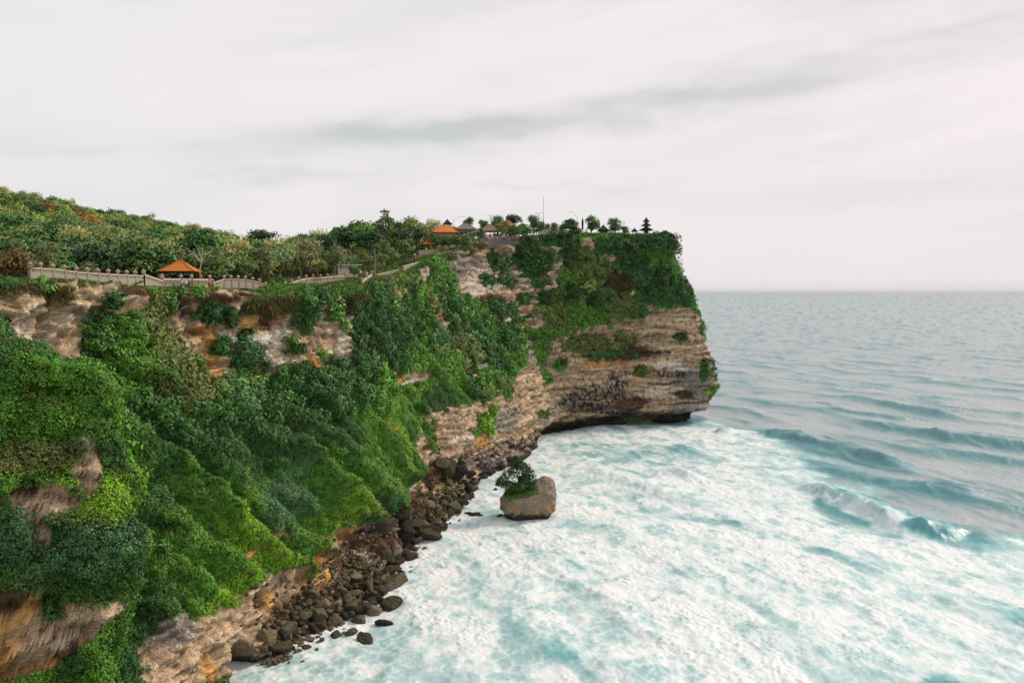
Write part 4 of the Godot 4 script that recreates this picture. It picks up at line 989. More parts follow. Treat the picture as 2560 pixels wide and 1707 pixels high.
var BOULDERS := [
	[V(-35.09,2.44,125.79), 1.56, 1, 1.15, "tall brown boulder standing just right of the sea cave mouth", ""],
	[V(-31.53,2.36,131.05), 1.71, 1, 0.90, "large olive-brown boulder above the waterline, third from the cave", ""],
	[V(-29.20,0.34,133.10), 1.51, 1, 0.65, "broad low olive boulder in front of the row right of the cave", ""],
	[V(-28.16,0.04,128.24), 0.92, 0, 0.75, "small dark boulder alone in the foam below the broad low boulder", ""],
	[V(-25.94,0.06,128.93), 1.04, 1, 0.80, "rounded olive boulder awash in foam, right of the small dark one", ""],
	[V(-22.84,0.09,126.61), 1.27, 0, 0.55, "flat dark boulder farthest out in the near surf", ""],
	[V(-24.35,-0.04,129.07), 0.43, 3, 0.70, "tiny black rock between the two boulders in the near surf", ""],
	[V(-21.10,0.11,132.79), 1.38, 3, 0.45, "low black boulder awash at the middle of the near shore", ""],
	[V(-23.31,0.06,137.51), 1.04, 2, 1.20, "upright pointed tan boulder at the edge of the foam", ""],
	[V(-25.49,0.07,133.98), 1.14, 1, 0.80, "weathered boulder in the foam left of the upright pointed one", ""],
	[V(-22.09,0.34,150.00), 2.24, 1, 0.72, "big blocky brown boulder jutting into the surf below the orange scree", ""],
	[V(-21.03,0.17,140.40), 1.82, 0, 0.70, "long dark boulder ridge behind the upright pointed boulder", ""],
	[V(-25.46,3.16,158.80), 1.54, 1, 0.95, "rounded olive boulder at the top of the mid-shore pile", ""],
	[V(-21.26,0.14,166.35), 1.61, 0, 0.90, "dark angular boulder standing alone in the white foam", ""],
	[V(-20.77,0.07,171.29), 1.10, 0, 0.55, "low dark rock just behind the lone angular boulder", ""],
	[V(-23.88,1.90,158.80), 1.10, 0, 0.60, "low grey rock at the foam line left of the lone angular boulder", ""],
	[V(-23.21,1.45,155.42), 1.59, 0, 0.50, "long flat dark boulder sloping into the foam", ""],
	[V(-21.64,0.02,157.36), 0.80, 3, 0.80, "small black rock off the end of the long flat boulder", ""],
	[V(-19.85,-0.03,157.67), 0.44, 3, 0.50, "tiny black rock farthest out at mid shore", ""],
	[V(-18.81,1.46,178.28), 2.61, 0, 0.62, "large rounded dark boulder at the bend of the shore", ""],
	[V(-22.77,4.46,170.83), 2.95, 3, 0.60, "broad dark rock ledge under the brown overhang", ""],
	[V(-26.25,7.58,164.13), 3.03, 0, 0.60, "massive brown rock shelf at the foot of the green slope", ""],
	[V(-23.79,7.28,172.87), 2.38, 0, 0.60, "brown rock shelf end below the orange earth bank", ""],
	[V(-14.16,1.93,199.85), 1.72, 1, 0.80, "olive boulder at the outer edge of the upper shore pile", ""],
	[V(-17.39,8.44,212.70), 2.64, 0, 0.85, "big dark boulder topping the far end of the pile", ""],
	[V(-15.19,6.31,214.75), 2.67, 3, 0.80, "large black boulder at the far end nearest the headland", ""],
	[V(-18.38,10.45,210.72), 2.14, 2, 0.80, "pale brown boulder fallen at the headland foot", ""],
	[V(-12.30,1.18,205.91), 1.31, 0, 0.60, "dark rock in the foam off the upper shore pile", ""],
	[V(-11.56,2.45,218.00), 1.48, 0, 0.70, "dark boulder on the point of the far pile", ""],
	[V(-4.68,-0.00,224.08), 0.66, 3, 0.80, "small black rock alone in the foam left of the islet", ""],
	[V(-10.83,0.05,199.71), 1.00, 3, 0.45, "left end of the long black reef rock awash near the islet", ""],
	[V(-9.02,0.08,198.73), 1.17, 3, 0.45, "middle of the long black reef rock awash near the islet", ""],
	[V(-7.43,0.02,197.77), 0.81, 3, 0.40, "right end of the long black reef rock awash near the islet", ""],
	[V(-3.25,0.03,196.97), 0.90, 3, 0.70, "black rock at the left foot of the islet", ""],
	[V(-11.00,0.60,211.71), 0.57, 3, 0.60, "small dark rock in foam near the upper shore, inner one", ""],
	[V(-11.76,1.70,212.70), 0.67, 3, 0.60, "small dark rock in foam near the upper shore, outer one", ""],
	[V(-31.56,-0.00,123.40), 0.65, 0, 0.80, "dark boulder in the spray right of the cave", ""],
	[V(-33.57,0.23,125.79), 0.90, 0, 0.80, "brown boulder beside the cave mouth spray", ""],
	[V(-29.97,3.52,139.07), 0.92, 1, 1.00, "round brown boulder perched on the orange scree", ""],
	[V(-37.29,8.07,131.05), 0.44, 2, 0.90, "small pale stone lying on the bank below the bright creepers", ""],
	[V(-28.27,3.29,145.67), 1.29, 2, 0.80, "pinkish brown boulder in the middle of the scree", ""],
	[V(-21.99,6.26,183.04), 0.48, 0, 0.68, "small dark brown boulder high on the scree under the brown overhang", "boulders high on the scree under the brown overhang"],
	[V(-15.84,8.70,216.89), 0.57, 3, 0.67, "small black boulder in the pile at the headland end of the shore", "boulders in the pile at the headland end of the shore"],
	[V(-28.81,3.90,152.18), 0.81, 3, 0.69, "medium black boulder in the pile below the orange scree", "boulders in the pile below the orange scree"],
	[V(-19.15,3.01,183.04), 0.87, 3, 0.95, "medium black boulder in the pile under the brown overhang", "boulders in the pile under the brown overhang"],
	[V(-27.07,6.14,161.01), 0.50, 1, 0.68, "small olive brown boulder in the pile below the second green ridge", "boulders in the pile below the second green ridge"],
	[V(-34.88,0.32,124.67), 0.83, 3, 0.65, "large black boulder at the waterline beside the sea cave", "boulders at the waterline beside the sea cave"],
	[V(-17.56,2.38,188.03), 0.68, 3, 0.83, "medium black boulder in the pile under the brown overhang", "boulders in the pile under the brown overhang"],
	[V(-24.45,4.16,164.13), 0.66, 0, 0.73, "medium dark brown boulder in the pile below the second green ridge", "boulders in the pile below the second green ridge"],
	[V(-15.10,1.84,195.50), 0.66, 1, 0.87, "small olive brown boulder at the waterline under the brown overhang", "boulders at the waterline under the brown overhang"],
	[V(-18.97,3.20,187.01), 0.67, 1, 0.70, "medium olive brown boulder in the pile under the brown overhang", "boulders in the pile under the brown overhang"],
	[V(-33.26,4.53,135.14), 0.99, 2, 0.87, "large tan boulder high on the scree below the near green ridge", "boulders high on the scree below the near green ridge"],
	[V(-20.70,4.50,183.04), 0.76, 1, 0.87, "medium olive brown boulder in the pile under the brown overhang", "boulders in the pile under the brown overhang"],
	[V(-18.22,4.51,196.59), 0.90, 2, 0.73, "medium tan boulder in the pile below the orange scar", "boulders in the pile below the orange scar"],
	[V(-29.09,1.41,135.14), 0.64, 1, 0.98, "medium olive brown boulder in the pile below the near green ridge", "boulders in the pile below the near green ridge"],
	[V(-25.10,7.86,168.53), 0.43, 0, 0.96, "small dark brown boulder high on the scree under the brown overhang", "boulders high on the scree under the brown overhang"],
	[V(-35.83,0.84,122.43), 1.83, 0, 0.76, "large dark brown boulder at the waterline beside the sea cave", "boulders at the waterline beside the sea cave"],
	[V(-24.87,6.61,168.53), 0.58, 3, 0.98, "small black boulder high on the scree under the brown overhang", "boulders high on the scree under the brown overhang"],
	[V(-24.10,1.30,148.90), 0.71, 0, 0.96, "medium dark brown boulder at the waterline below the orange scree", "boulders at the waterline below the orange scree"],
	[V(-22.47,5.62,176.44), 0.60, 0, 0.77, "small dark brown boulder in the pile under the brown overhang", "boulders in the pile under the brown overhang"],
	[V(-10.39,2.78,224.90), 0.79, 0, 0.69, "medium dark brown boulder at the waterline at the headland end of the shore", "boulders at the waterline at the headland end of the shore"],
	[V(-13.67,5.81,219.92), 0.76, 0, 0.86, "small dark brown boulder at the waterline at the headland end of the shore", "boulders at the waterline at the headland end of the shore"],
	[V(-27.08,2.90,152.18), 0.64, 0, 0.69, "medium dark brown boulder in the pile below the orange scree", "boulders in the pile below the orange scree"],
	[V(-25.26,2.45,155.42), 0.72, 0, 0.82, "medium dark brown boulder at the waterline below the orange scree", "boulders at the waterline below the orange scree"],
	[V(-18.76,3.83,191.19), 0.54, 1, 0.81, "small olive brown boulder in the pile under the brown overhang", "boulders in the pile under the brown overhang"],
	[V(-28.34,2.69,142.36), 0.58, 0, 0.66, "medium dark brown boulder in the pile below the orange scree", "boulders in the pile below the orange scree"],
	[V(-20.95,5.18,184.02), 0.50, 0, 0.80, "small dark brown boulder in the pile under the brown overhang", "boulders in the pile under the brown overhang"],
	[V(-34.81,4.56,131.05), 0.47, 1, 0.72, "small olive brown boulder high on the scree below the near green ridge", "boulders high on the scree below the near green ridge"],
	[V(-32.04,0.51,129.01), 1.71, 3, 0.75, "large black boulder at the waterline beside the sea cave", "boulders at the waterline beside the sea cave"],
	[V(-23.80,2.53,162.03), 0.72, 1, 0.83, "medium olive brown boulder at the waterline below the second green ridge", "boulders at the waterline below the second green ridge"],
	[V(-25.34,2.03,143.48), 0.66, 1, 0.98, "medium olive brown boulder in the pile below the near green ridge", "boulders in the pile below the near green ridge"],
	[V(-11.62,4.43,223.88), 1.90, 0, 0.67, "large dark brown boulder at the waterline at the headland end of the shore", "boulders at the waterline at the headland end of the shore"],
	[V(-36.85,3.42,120.22), 1.30, 2, 0.95, "large tan boulder high on the scree beside the sea cave", "boulders high on the scree beside the sea cave"],
	[V(-33.26,0.91,128.00), 0.73, 1, 0.91, "medium olive brown boulder in the pile beside the sea cave", "boulders in the pile beside the sea cave"],
	[V(-36.95,1.96,121.32), 0.50, 0, 0.65, "medium dark brown boulder high on the scree beside the sea cave", "boulders high on the scree beside the sea cave"],
	[V(-27.06,0.83,135.14), 0.83, 0, 0.71, "large dark brown boulder at the waterline below the near green ridge", "boulders at the waterline below the near green ridge"],
	[V(-13.37,5.11,218.95), 0.61, 1, 0.95, "small olive brown boulder in the pile at the headland end of the shore", "boulders in the pile at the headland end of the shore"],
	[V(-31.52,4.48,141.20), 0.50, 3, 0.96, "small black boulder high on the scree below the orange scree", "boulders high on the scree below the orange scree"],
	[V(-36.28,2.17,122.43), 0.57, 0, 0.68, "medium dark brown boulder in the pile beside the sea cave", "boulders in the pile beside the sea cave"],
	[V(-28.80,3.78,150.00), 0.83, 1, 0.79, "medium olive brown boulder in the pile below the orange scree", "boulders in the pile below the orange scree"],
	[V(-25.94,0.85,137.14), 0.76, 0, 0.69, "medium dark brown boulder at the waterline below the near green ridge", "boulders at the waterline below the near green ridge"],
	[V(-23.15,2.72,166.30), 1.01, 0, 0.87, "large dark brown boulder at the waterline below the second green ridge", "boulders at the waterline below the second green ridge"],
	[V(-30.80,5.42,152.18), 0.54, 1, 0.96, "small olive brown boulder high on the scree below the second green ridge", "boulders high on the scree below the second green ridge"],
	[V(-19.38,5.53,196.59), 0.53, 1, 0.74, "small olive brown boulder high on the scree below the orange scar", "boulders high on the scree below the orange scar"],
	[V(-37.60,2.01,118.06), 0.44, 2, 0.76, "small tan boulder high on the scree beside the sea cave", "boulders high on the scree beside the sea cave"],
	[V(-27.88,3.34,151.10), 0.79, 1, 0.83, "medium olive brown boulder in the pile below the orange scree", "boulders in the pile below the orange scree"],
	[V(-20.87,5.58,187.01), 0.87, 0, 0.89, "medium dark brown boulder high on the scree below the orange scar", "boulders high on the scree below the orange scar"],
	[V(-29.71,3.32,144.58), 1.19, 1, 0.92, "large olive brown boulder in the pile below the orange scree", "boulders in the pile below the orange scree"],
	[V(-25.40,4.07,161.01), 0.65, 1, 0.92, "medium olive brown boulder in the pile below the second green ridge", "boulders in the pile below the second green ridge"],
	[V(-21.09,3.12,174.64), 0.62, 0, 0.86, "small dark brown boulder in the pile under the brown overhang", "boulders in the pile under the brown overhang"],
	[V(-26.46,2.15,141.20), 0.65, 1, 0.72, "medium olive brown boulder in the pile below the near green ridge", "boulders in the pile below the near green ridge"],
	[V(-34.12,1.43,125.79), 0.73, 3, 0.94, "medium black boulder in the pile beside the sea cave", "boulders in the pile beside the sea cave"],
	[V(-14.32,3.39,208.78), 0.70, 1, 1.00, "small olive brown boulder in the pile below the orange scar", "boulders in the pile below the orange scar"],
	[V(-15.65,3.73,204.94), 1.15, 0, 0.87, "large dark brown boulder in the pile below the orange scar", "boulders in the pile below the orange scar"],
	[V(-30.88,3.07,136.15), 0.54, 1, 0.84, "medium olive brown boulder in the pile below the near green ridge", "boulders in the pile below the near green ridge"],
	[V(-35.20,1.94,123.55), 0.70, 3, 0.78, "medium black boulder in the pile beside the sea cave", "boulders in the pile beside the sea cave"],
	[V(-16.81,6.34,210.72), 0.51, 1, 0.96, "small olive brown boulder in the pile at the headland end of the shore", "boulders in the pile at the headland end of the shore"],
	[V(-34.61,3.81,128.00), 0.49, 1, 0.70, "medium olive brown boulder high on the scree below the near green ridge", "boulders high on the scree below the near green ridge"],
	[V(-25.22,1.69,147.82), 0.76, 0, 0.83, "medium dark brown boulder in the pile below the orange scree", "boulders in the pile below the orange scree"],
	[V(-19.50,5.88,198.77), 0.43, 1, 0.68, "small olive brown boulder high on the scree below the orange scar", "boulders high on the scree below the orange scar"],
	[V(-26.19,2.07,147.82), 0.63, 0, 0.88, "medium dark brown boulder in the pile below the orange scree", "boulders in the pile below the orange scree"],
	[V(-26.03,2.42,152.18), 0.88, 1, 0.70, "large olive brown boulder in the pile below the orange scree", "boulders in the pile below the orange scree"],
	[V(-28.35,6.23,157.64), 0.50, 1, 0.67, "small olive brown boulder high on the scree below the second green ridge", "boulders high on the scree below the second green ridge"],
	[V(-14.22,7.62,219.92), 0.61, 0, 0.68, "small dark brown boulder at the waterline at the headland end of the shore", "boulders at the waterline at the headland end of the shore"],
	[V(-13.58,4.13,214.75), 0.59, 0, 0.84, "small dark brown boulder in the pile below the orange scar", "boulders in the pile below the orange scar"],
	[V(-31.00,0.80,130.02), 0.84, 0, 0.82, "large dark brown boulder at the waterline beside the sea cave", "boulders at the waterline beside the sea cave"],
	[V(-33.68,2.14,128.00), 0.80, 3, 0.87, "large black boulder in the pile beside the sea cave", "boulders in the pile beside the sea cave"],
	[V(-16.11,1.41,189.07), 0.88, 3, 0.93, "medium black boulder at the waterline under the brown overhang", "boulders at the waterline under the brown overhang"],
	[V(-21.31,4.18,177.36), 1.55, 0, 0.71, "large dark brown boulder in the pile under the brown overhang", "boulders in the pile under the brown overhang"],
	[V(-15.49,7.52,216.89), 0.92, 2, 0.74, "medium tan boulder in the pile at the headland end of the shore", "boulders in the pile at the headland end of the shore"],
	[V(-21.23,6.31,189.07), 0.66, 0, 0.89, "small dark brown boulder high on the scree below the orange scar", "boulders high on the scree below the orange scar"],
	[V(-10.27,2.25,222.88), 1.19, 0, 0.68, "medium dark brown boulder at the waterline below the orange scar", "boulders at the waterline below the orange scar"],
	[V(-19.70,4.97,190.12), 1.39, 2, 0.99, "large tan boulder in the pile below the orange scar", "boulders in the pile below the orange scar"],
	[V(-15.55,8.96,218.00), 0.59, 0, 0.96, "small dark brown boulder in the pile at the headland end of the shore", "boulders in the pile at the headland end of the shore"],
	[V(-20.89,1.84,172.00), 1.03, 3, 0.85, "large black boulder at the waterline below the second green ridge", "boulders at the waterline below the second green ridge"],
	[V(-24.23,5.93,170.83), 0.54, 1, 0.98, "small olive brown boulder high on the scree under the brown overhang", "boulders high on the scree under the brown overhang"],
	[V(-16.33,1.96,192.26), 0.72, 2, 0.97, "medium tan boulder at the waterline under the brown overhang", "boulders at the waterline under the brown overhang"],
	[V(-22.93,2.98,168.53), 0.66, 1, 0.83, "medium olive brown boulder at the waterline below the second green ridge", "boulders at the waterline below the second green ridge"],
	[V(-23.44,1.14,144.58), 0.80, 0, 0.88, "medium dark brown boulder at the waterline below the near green ridge", "boulders at the waterline below the near green ridge"],
	[V(-33.36,2.86,129.01), 1.00, 1, 0.88, "large olive brown boulder in the pile below the near green ridge", "boulders in the pile below the near green ridge"],
	[V(-13.37,2.56,207.82), 0.63, 3, 0.93, "small black boulder in the pile below the orange scar", "boulders in the pile below the orange scar"],
	[V(-30.61,3.63,137.14), 0.62, 2, 0.76, "medium tan boulder in the pile below the near green ridge", "boulders in the pile below the near green ridge"],
	[V(-36.79,0.80,120.22), 0.68, 0, 0.71, "medium dark brown boulder in the pile beside the sea cave", "boulders in the pile beside the sea cave"],
	[V(-36.55,3.58,123.55), 0.47, 0, 0.79, "medium dark brown boulder high on the scree beside the sea cave", "boulders high on the scree beside the sea cave"],
	[V(-27.06,4.79,160.00), 0.52, 0, 0.71, "small dark brown boulder in the pile below the second green ridge", "boulders in the pile below the second green ridge"],
	[V(-32.63,5.16,146.74), 0.41, 1, 0.94, "small olive brown boulder high on the scree below the orange scree", "boulders high on the scree below the orange scree"],
	[V(-24.29,0.68,140.00), 0.82, 0, 0.98, "large dark brown boulder at the waterline below the near green ridge", "boulders at the waterline below the near green ridge"],
	[V(-18.59,4.42,194.42), 0.65, 0, 0.96, "small dark brown boulder in the pile below the orange scar", "boulders in the pile below the orange scar"],
	[V(-14.51,2.98,205.91), 0.76, 1, 0.66, "medium olive brown boulder in the pile below the orange scar", "boulders in the pile below the orange scar"],
	[V(-28.95,3.09,140.00), 0.56, 1, 0.70, "medium olive brown boulder in the pile below the near green ridge", "boulders in the pile below the near green ridge"],
	[V(-28.02,5.35,157.64), 0.65, 0, 0.91, "medium dark brown boulder in the pile below the second green ridge", "boulders in the pile below the second green ridge"],
	[V(-29.11,3.81,146.74), 0.65, 1, 0.66, "medium olive brown boulder in the pile below the orange scree", "boulders in the pile below the orange scree"],
	[V(-30.80,4.23,140.00), 0.49, 1, 0.90, "small olive brown boulder high on the scree below the orange scree", "boulders high on the scree below the orange scree"],
	[V(-32.43,5.33,140.00), 0.70, 3, 0.98, "medium black boulder high on the scree below the orange scree", "boulders high on the scree below the orange scree"],
	[V(-18.44,5.51,202.00), 0.60, 1, 0.82, "small olive brown boulder high on the scree below the orange scar", "boulders high on the scree below the orange scar"],
	[V(-36.23,2.89,123.55), 0.57, 1, 0.84, "medium olive brown boulder high on the scree beside the sea cave", "boulders high on the scree beside the sea cave"],
	[V(-35.20,4.58,128.00), 0.44, 1, 0.67, "small olive brown boulder high on the scree below the near green ridge", "boulders high on the scree below the near green ridge"],
	[V(-14.47,2.56,203.97), 0.65, 0, 0.72, "small dark brown boulder in the pile below the orange scar", "boulders in the pile below the orange scar"],
	[V(-26.94,3.54,154.33), 0.79, 0, 0.70, "medium dark brown boulder in the pile below the orange scree", "boulders in the pile below the orange scree"],
	[V(-14.05,3.75,212.70), 0.73, 1, 0.67, "small olive brown boulder in the pile below the orange scar", "boulders in the pile below the orange scar"],
	[V(-37.07,2.13,119.13), 0.73, 1, 0.88, "large olive brown boulder high on the scree beside the sea cave", "boulders high on the scree beside the sea cave"],
	[V(-16.44,4.62,204.94), 0.60, 1, 0.81, "small olive brown boulder in the pile below the orange scar", "boulders in the pile below the orange scar"],
	[V(-17.48,2.94,191.19), 0.73, 1, 0.98, "medium olive brown boulder in the pile under the brown overhang", "boulders in the pile under the brown overhang"],
	[V(-28.34,5.05,156.52), 0.54, 1, 0.99, "small olive brown boulder in the pile below the second green ridge", "boulders in the pile below the second green ridge"],
	[V(-19.70,5.75,197.68), 0.46, 1, 0.87, "small olive brown boulder high on the scree below the orange scar", "boulders high on the scree below the orange scar"],
	[V(-16.77,3.99,199.85), 1.55, 1, 0.66, "large olive brown boulder in the pile below the orange scar", "boulders in the pile below the orange scar"],
	[V(-27.07,2.01,143.48), 0.62, 0, 0.78, "medium dark brown boulder in the pile below the near green ridge", "boulders in the pile below the near green ridge"],
	[V(-26.36,5.10,162.03), 0.54, 2, 0.91, "small tan boulder in the pile below the second green ridge", "boulders in the pile below the second green ridge"],
	[V(-20.15,2.86,177.36), 0.61, 1, 0.68, "small olive brown boulder in the pile under the brown overhang", "boulders in the pile under the brown overhang"],
	[V(-27.08,3.01,148.90), 0.59, 0, 0.68, "medium dark brown boulder in the pile below the orange scree", "boulders in the pile below the orange scree"],
	[V(-16.35,4.72,206.87), 0.56, 2, 0.98, "small tan boulder in the pile below the orange scar", "boulders in the pile below the orange scar"],
	[V(-24.39,4.68,166.30), 0.70, 3, 0.91, "medium black boulder in the pile below the second green ridge", "boulders in the pile below the second green ridge"],
	[V(-32.63,1.49,129.01), 0.64, 0, 0.88, "medium dark brown boulder in the pile beside the sea cave", "boulders in the pile beside the sea cave"],
	[V(-18.09,3.52,192.26), 0.67, 1, 0.86, "small olive brown boulder in the pile under the brown overhang", "boulders in the pile under the brown overhang"],
	[V(-21.30,6.71,192.26), 0.41, 3, 0.72, "small black boulder high on the scree below the orange scar", "boulders high on the scree below the orange scar"],
	[V(-19.60,4.15,186.00), 0.55, 3, 0.97, "small black boulder in the pile under the brown overhang", "boulders in the pile under the brown overhang"],
	[V(-22.59,6.41,180.16), 0.80, 1, 0.97, "medium olive brown boulder high on the scree under the brown overhang", "boulders high on the scree under the brown overhang"],
	[V(-34.18,4.17,132.07), 0.45, 3, 0.81, "small black boulder high on the scree below the near green ridge", "boulders high on the scree below the near green ridge"],
	[V(-29.20,2.10,136.15), 0.64, 2, 0.69, "medium tan boulder in the pile below the near green ridge", "boulders in the pile below the near green ridge"],
	[V(-29.92,3.80,140.00), 0.49, 1, 0.89, "small olive brown boulder in the pile below the orange scree", "boulders in the pile below the orange scree"],
	[V(-19.28,2.58,181.11), 0.97, 2, 0.93, "medium tan boulder in the pile under the brown overhang", "boulders in the pile under the brown overhang"],
	[V(-12.03,1.60,209.75), 0.83, 0, 0.93, "medium dark brown boulder at the waterline below the orange scar", "boulders at the waterline below the orange scar"],
	[V(-33.76,5.34,135.14), 0.42, 0, 0.92, "small dark brown boulder high on the scree below the orange scree", "boulders high on the scree below the orange scree"],
	[V(-14.30,1.35,195.50), 0.68, 1, 0.78, "small olive brown boulder at the waterline under the brown overhang", "boulders at the waterline under the brown overhang"],
	[V(-31.29,2.67,134.12), 1.51, 2, 0.92, "large tan boulder in the pile below the near green ridge", "boulders in the pile below the near green ridge"],
	[V(-13.04,2.91,211.71), 0.67, 1, 0.97, "small olive brown boulder in the pile below the orange scar", "boulders in the pile below the orange scar"],
	[V(-15.10,3.62,207.82), 0.59, 1, 0.82, "small olive brown boulder in the pile below the orange scar", "boulders in the pile below the orange scar"],
	[V(-30.53,4.53,148.90), 0.66, 1, 0.76, "medium olive brown boulder high on the scree below the orange scree", "boulders high on the scree below the orange scree"],
	[V(-25.06,5.49,165.21), 0.56, 1, 0.66, "small olive brown boulder in the pile below the second green ridge", "boulders in the pile below the second green ridge"],
	[V(-33.90,3.90,131.05), 0.52, 1, 0.92, "medium olive brown boulder high on the scree below the near green ridge", "boulders high on the scree below the near green ridge"],
	[V(-34.42,3.79,129.01), 0.60, 1, 0.88, "medium olive brown boulder high on the scree below the near green ridge", "boulders high on the scree below the near green ridge"],
	[V(-35.51,4.33,126.90), 0.47, 1, 0.91, "medium olive brown boulder high on the scree below the near green ridge", "boulders high on the scree below the near green ridge"],
	[V(-29.60,7.20,157.64), 0.52, 1, 0.95, "small olive brown boulder high on the scree below the second green ridge", "boulders high on the scree below the second green ridge"],
	[V(-30.30,4.12,146.74), 0.49, 1, 0.95, "small olive brown boulder in the pile below the orange scree", "boulders in the pile below the orange scree"],
	[V(-23.62,2.80,164.13), 0.68, 1, 0.83, "medium olive brown boulder at the waterline below the second green ridge", "boulders at the waterline below the second green ridge"],
	[V(-21.17,4.59,181.11), 0.55, 2, 0.67, "small tan boulder in the pile under the brown overhang", "boulders in the pile under the brown overhang"],
	[V(-28.30,2.26,138.12), 0.92, 1, 0.84, "large olive brown boulder in the pile below the near green ridge", "boulders in the pile below the near green ridge"],
	[V(-25.23,0.78,138.12), 0.72, 0, 0.72, "medium dark brown boulder at the waterline below the near green ridge", "boulders at the waterline below the near green ridge"],
	[V(-16.78,4.39,203.97), 0.57, 1, 0.83, "small olive brown boulder in the pile below the orange scar", "boulders in the pile below the orange scar"],
	[V(-35.52,3.55,124.67), 0.49, 2, 1.00, "medium tan boulder high on the scree beside the sea cave", "boulders high on the scree beside the sea cave"],
	[V(-24.40,3.53,163.07), 0.89, 0, 0.87, "medium dark brown boulder in the pile below the second green ridge", "boulders in the pile below the second green ridge"],
	[V(-27.25,2.49,146.74), 0.79, 1, 0.68, "medium olive brown boulder in the pile below the orange scree", "boulders in the pile below the orange scree"],
	[V(-27.79,2.50,143.48), 0.58, 0, 0.83, "medium dark brown boulder in the pile below the orange scree", "boulders in the pile below the orange scree"],
	[V(-33.07,4.71,136.15), 0.42, 1, 0.88, "small olive brown boulder high on the scree below the near green ridge", "boulders high on the scree below the near green ridge"],
	[V(-27.92,0.95,134.12), 0.74, 3, 0.88, "medium black boulder at the waterline below the near green ridge", "boulders at the waterline below the near green ridge"],
	[V(-25.22,2.15,153.26), 0.65, 1, 0.81, "medium olive brown boulder at the waterline below the orange scree", "boulders at the waterline below the orange scree"],
	[V(-31.51,4.20,137.14), 0.58, 3, 0.86, "medium black boulder high on the scree below the near green ridge", "boulders high on the scree below the near green ridge"],
	[V(-31.94,5.69,150.00), 0.42, 1, 0.73, "small olive brown boulder high on the scree below the second green ridge", "boulders high on the scree below the second green ridge"],
	[V(-12.56,3.63,216.89), 0.83, 3, 0.90, "medium black boulder in the pile below the orange scar", "boulders in the pile below the orange scar"],
	[V(-21.56,6.29,187.01), 0.81, 2, 0.93, "medium tan boulder high on the scree below the orange scar", "boulders high on the scree below the orange scar"],
	[V(-25.00,5.00,164.13), 0.57, 3, 0.97, "small black boulder in the pile below the second green ridge", "boulders in the pile below the second green ridge"],
	[V(-37.20,1.49,119.13), 0.56, 1, 0.87, "medium olive brown boulder high on the scree beside the sea cave", "boulders high on the scree beside the sea cave"],
	[V(-21.62,4.61,179.22), 0.54, 0, 0.94, "small dark brown boulder in the pile under the brown overhang", "boulders in the pile under the brown overhang"],
	[V(-16.53,3.16,197.68), 1.10, 1, 0.80, "large olive brown boulder in the pile below the orange scar", "boulders in the pile below the orange scar"],
	[V(-26.57,2.89,154.33), 0.65, 2, 0.92, "medium tan boulder in the pile below the orange scree", "boulders in the pile below the orange scree"],
	[V(-32.34,5.27,147.82), 0.52, 0, 0.92, "small dark brown boulder high on the scree below the orange scree", "boulders high on the scree below the orange scree"],
	[V(-29.44,6.02,156.52), 0.46, 1, 0.93, "small olive brown boulder high on the scree below the second green ridge", "boulders high on the scree below the second green ridge"],
	[V(-37.80,2.04,119.13), 0.48, 0, 0.96, "medium dark brown boulder high on the scree beside the sea cave", "boulders high on the scree beside the sea cave"],
	[V(-28.98,6.85,157.64), 0.72, 0, 0.76, "medium dark brown boulder high on the scree below the second green ridge", "boulders high on the scree below the second green ridge"],
	[V(-36.69,3.82,121.32), 0.46, 1, 0.79, "medium olive brown boulder high on the scree beside the sea cave", "boulders high on the scree beside the sea cave"],
	[V(-32.79,3.59,133.10), 0.52, 0, 0.95, "medium dark brown boulder high on the scree below the near green ridge", "boulders high on the scree below the near green ridge"],
	[V(-27.31,4.50,157.64), 0.64, 3, 0.73, "medium black boulder in the pile below the second green ridge", "boulders in the pile below the second green ridge"],
	[V(-30.51,4.13,142.36), 0.53, 1, 0.95, "medium olive brown boulder high on the scree below the orange scree", "boulders high on the scree below the orange scree"],
	[V(-13.26,3.43,214.75), 0.63, 2, 0.85, "small tan boulder in the pile below the orange scar", "boulders in the pile below the orange scar"],
	[V(-26.46,3.99,158.80), 0.71, 1, 0.73, "medium olive brown boulder in the pile below the second green ridge", "boulders in the pile below the second green ridge"],
	[V(-10.65,0.64,215.81), 0.99, 1, 0.83, "medium olive brown boulder at the waterline below the orange scar", "boulders at the waterline below the orange scar"],
	[V(-18.16,5.58,204.94), 0.47, 0, 0.78, "small dark brown boulder high on the scree below the orange scar", "boulders high on the scree below the orange scar"],
	[V(-37.49,1.40,118.06), 0.49, 1, 0.82, "medium olive brown boulder high on the scree beside the sea cave", "boulders high on the scree beside the sea cave"],
	[V(-24.37,1.46,144.58), 0.67, 0, 0.96, "medium dark brown boulder at the waterline below the near green ridge", "boulders at the waterline below the near green ridge"],
	[V(-27.95,2.59,140.00), 0.64, 1, 0.87, "medium olive brown boulder in the pile below the near green ridge", "boulders in the pile below the near green ridge"],
	[V(-18.69,4.92,199.85), 0.49, 1, 0.99, "small olive brown boulder high on the scree below the orange scar", "boulders high on the scree below the orange scar"],
	[V(-29.82,2.88,138.12), 0.63, 0, 0.83, "medium dark brown boulder in the pile below the near green ridge", "boulders in the pile below the near green ridge"],
	[V(-33.86,3.40,130.02), 0.65, 3, 0.97, "medium black boulder high on the scree below the near green ridge", "boulders high on the scree below the near green ridge"],
	[V(-29.31,3.65,145.67), 0.52, 1, 0.87, "small olive brown boulder in the pile below the orange scree", "boulders in the pile below the orange scree"],
	[V(-19.85,6.95,202.00), 0.41, 1, 0.85, "small olive brown boulder high on the scree below the orange scar", "boulders high on the scree below the orange scar"],
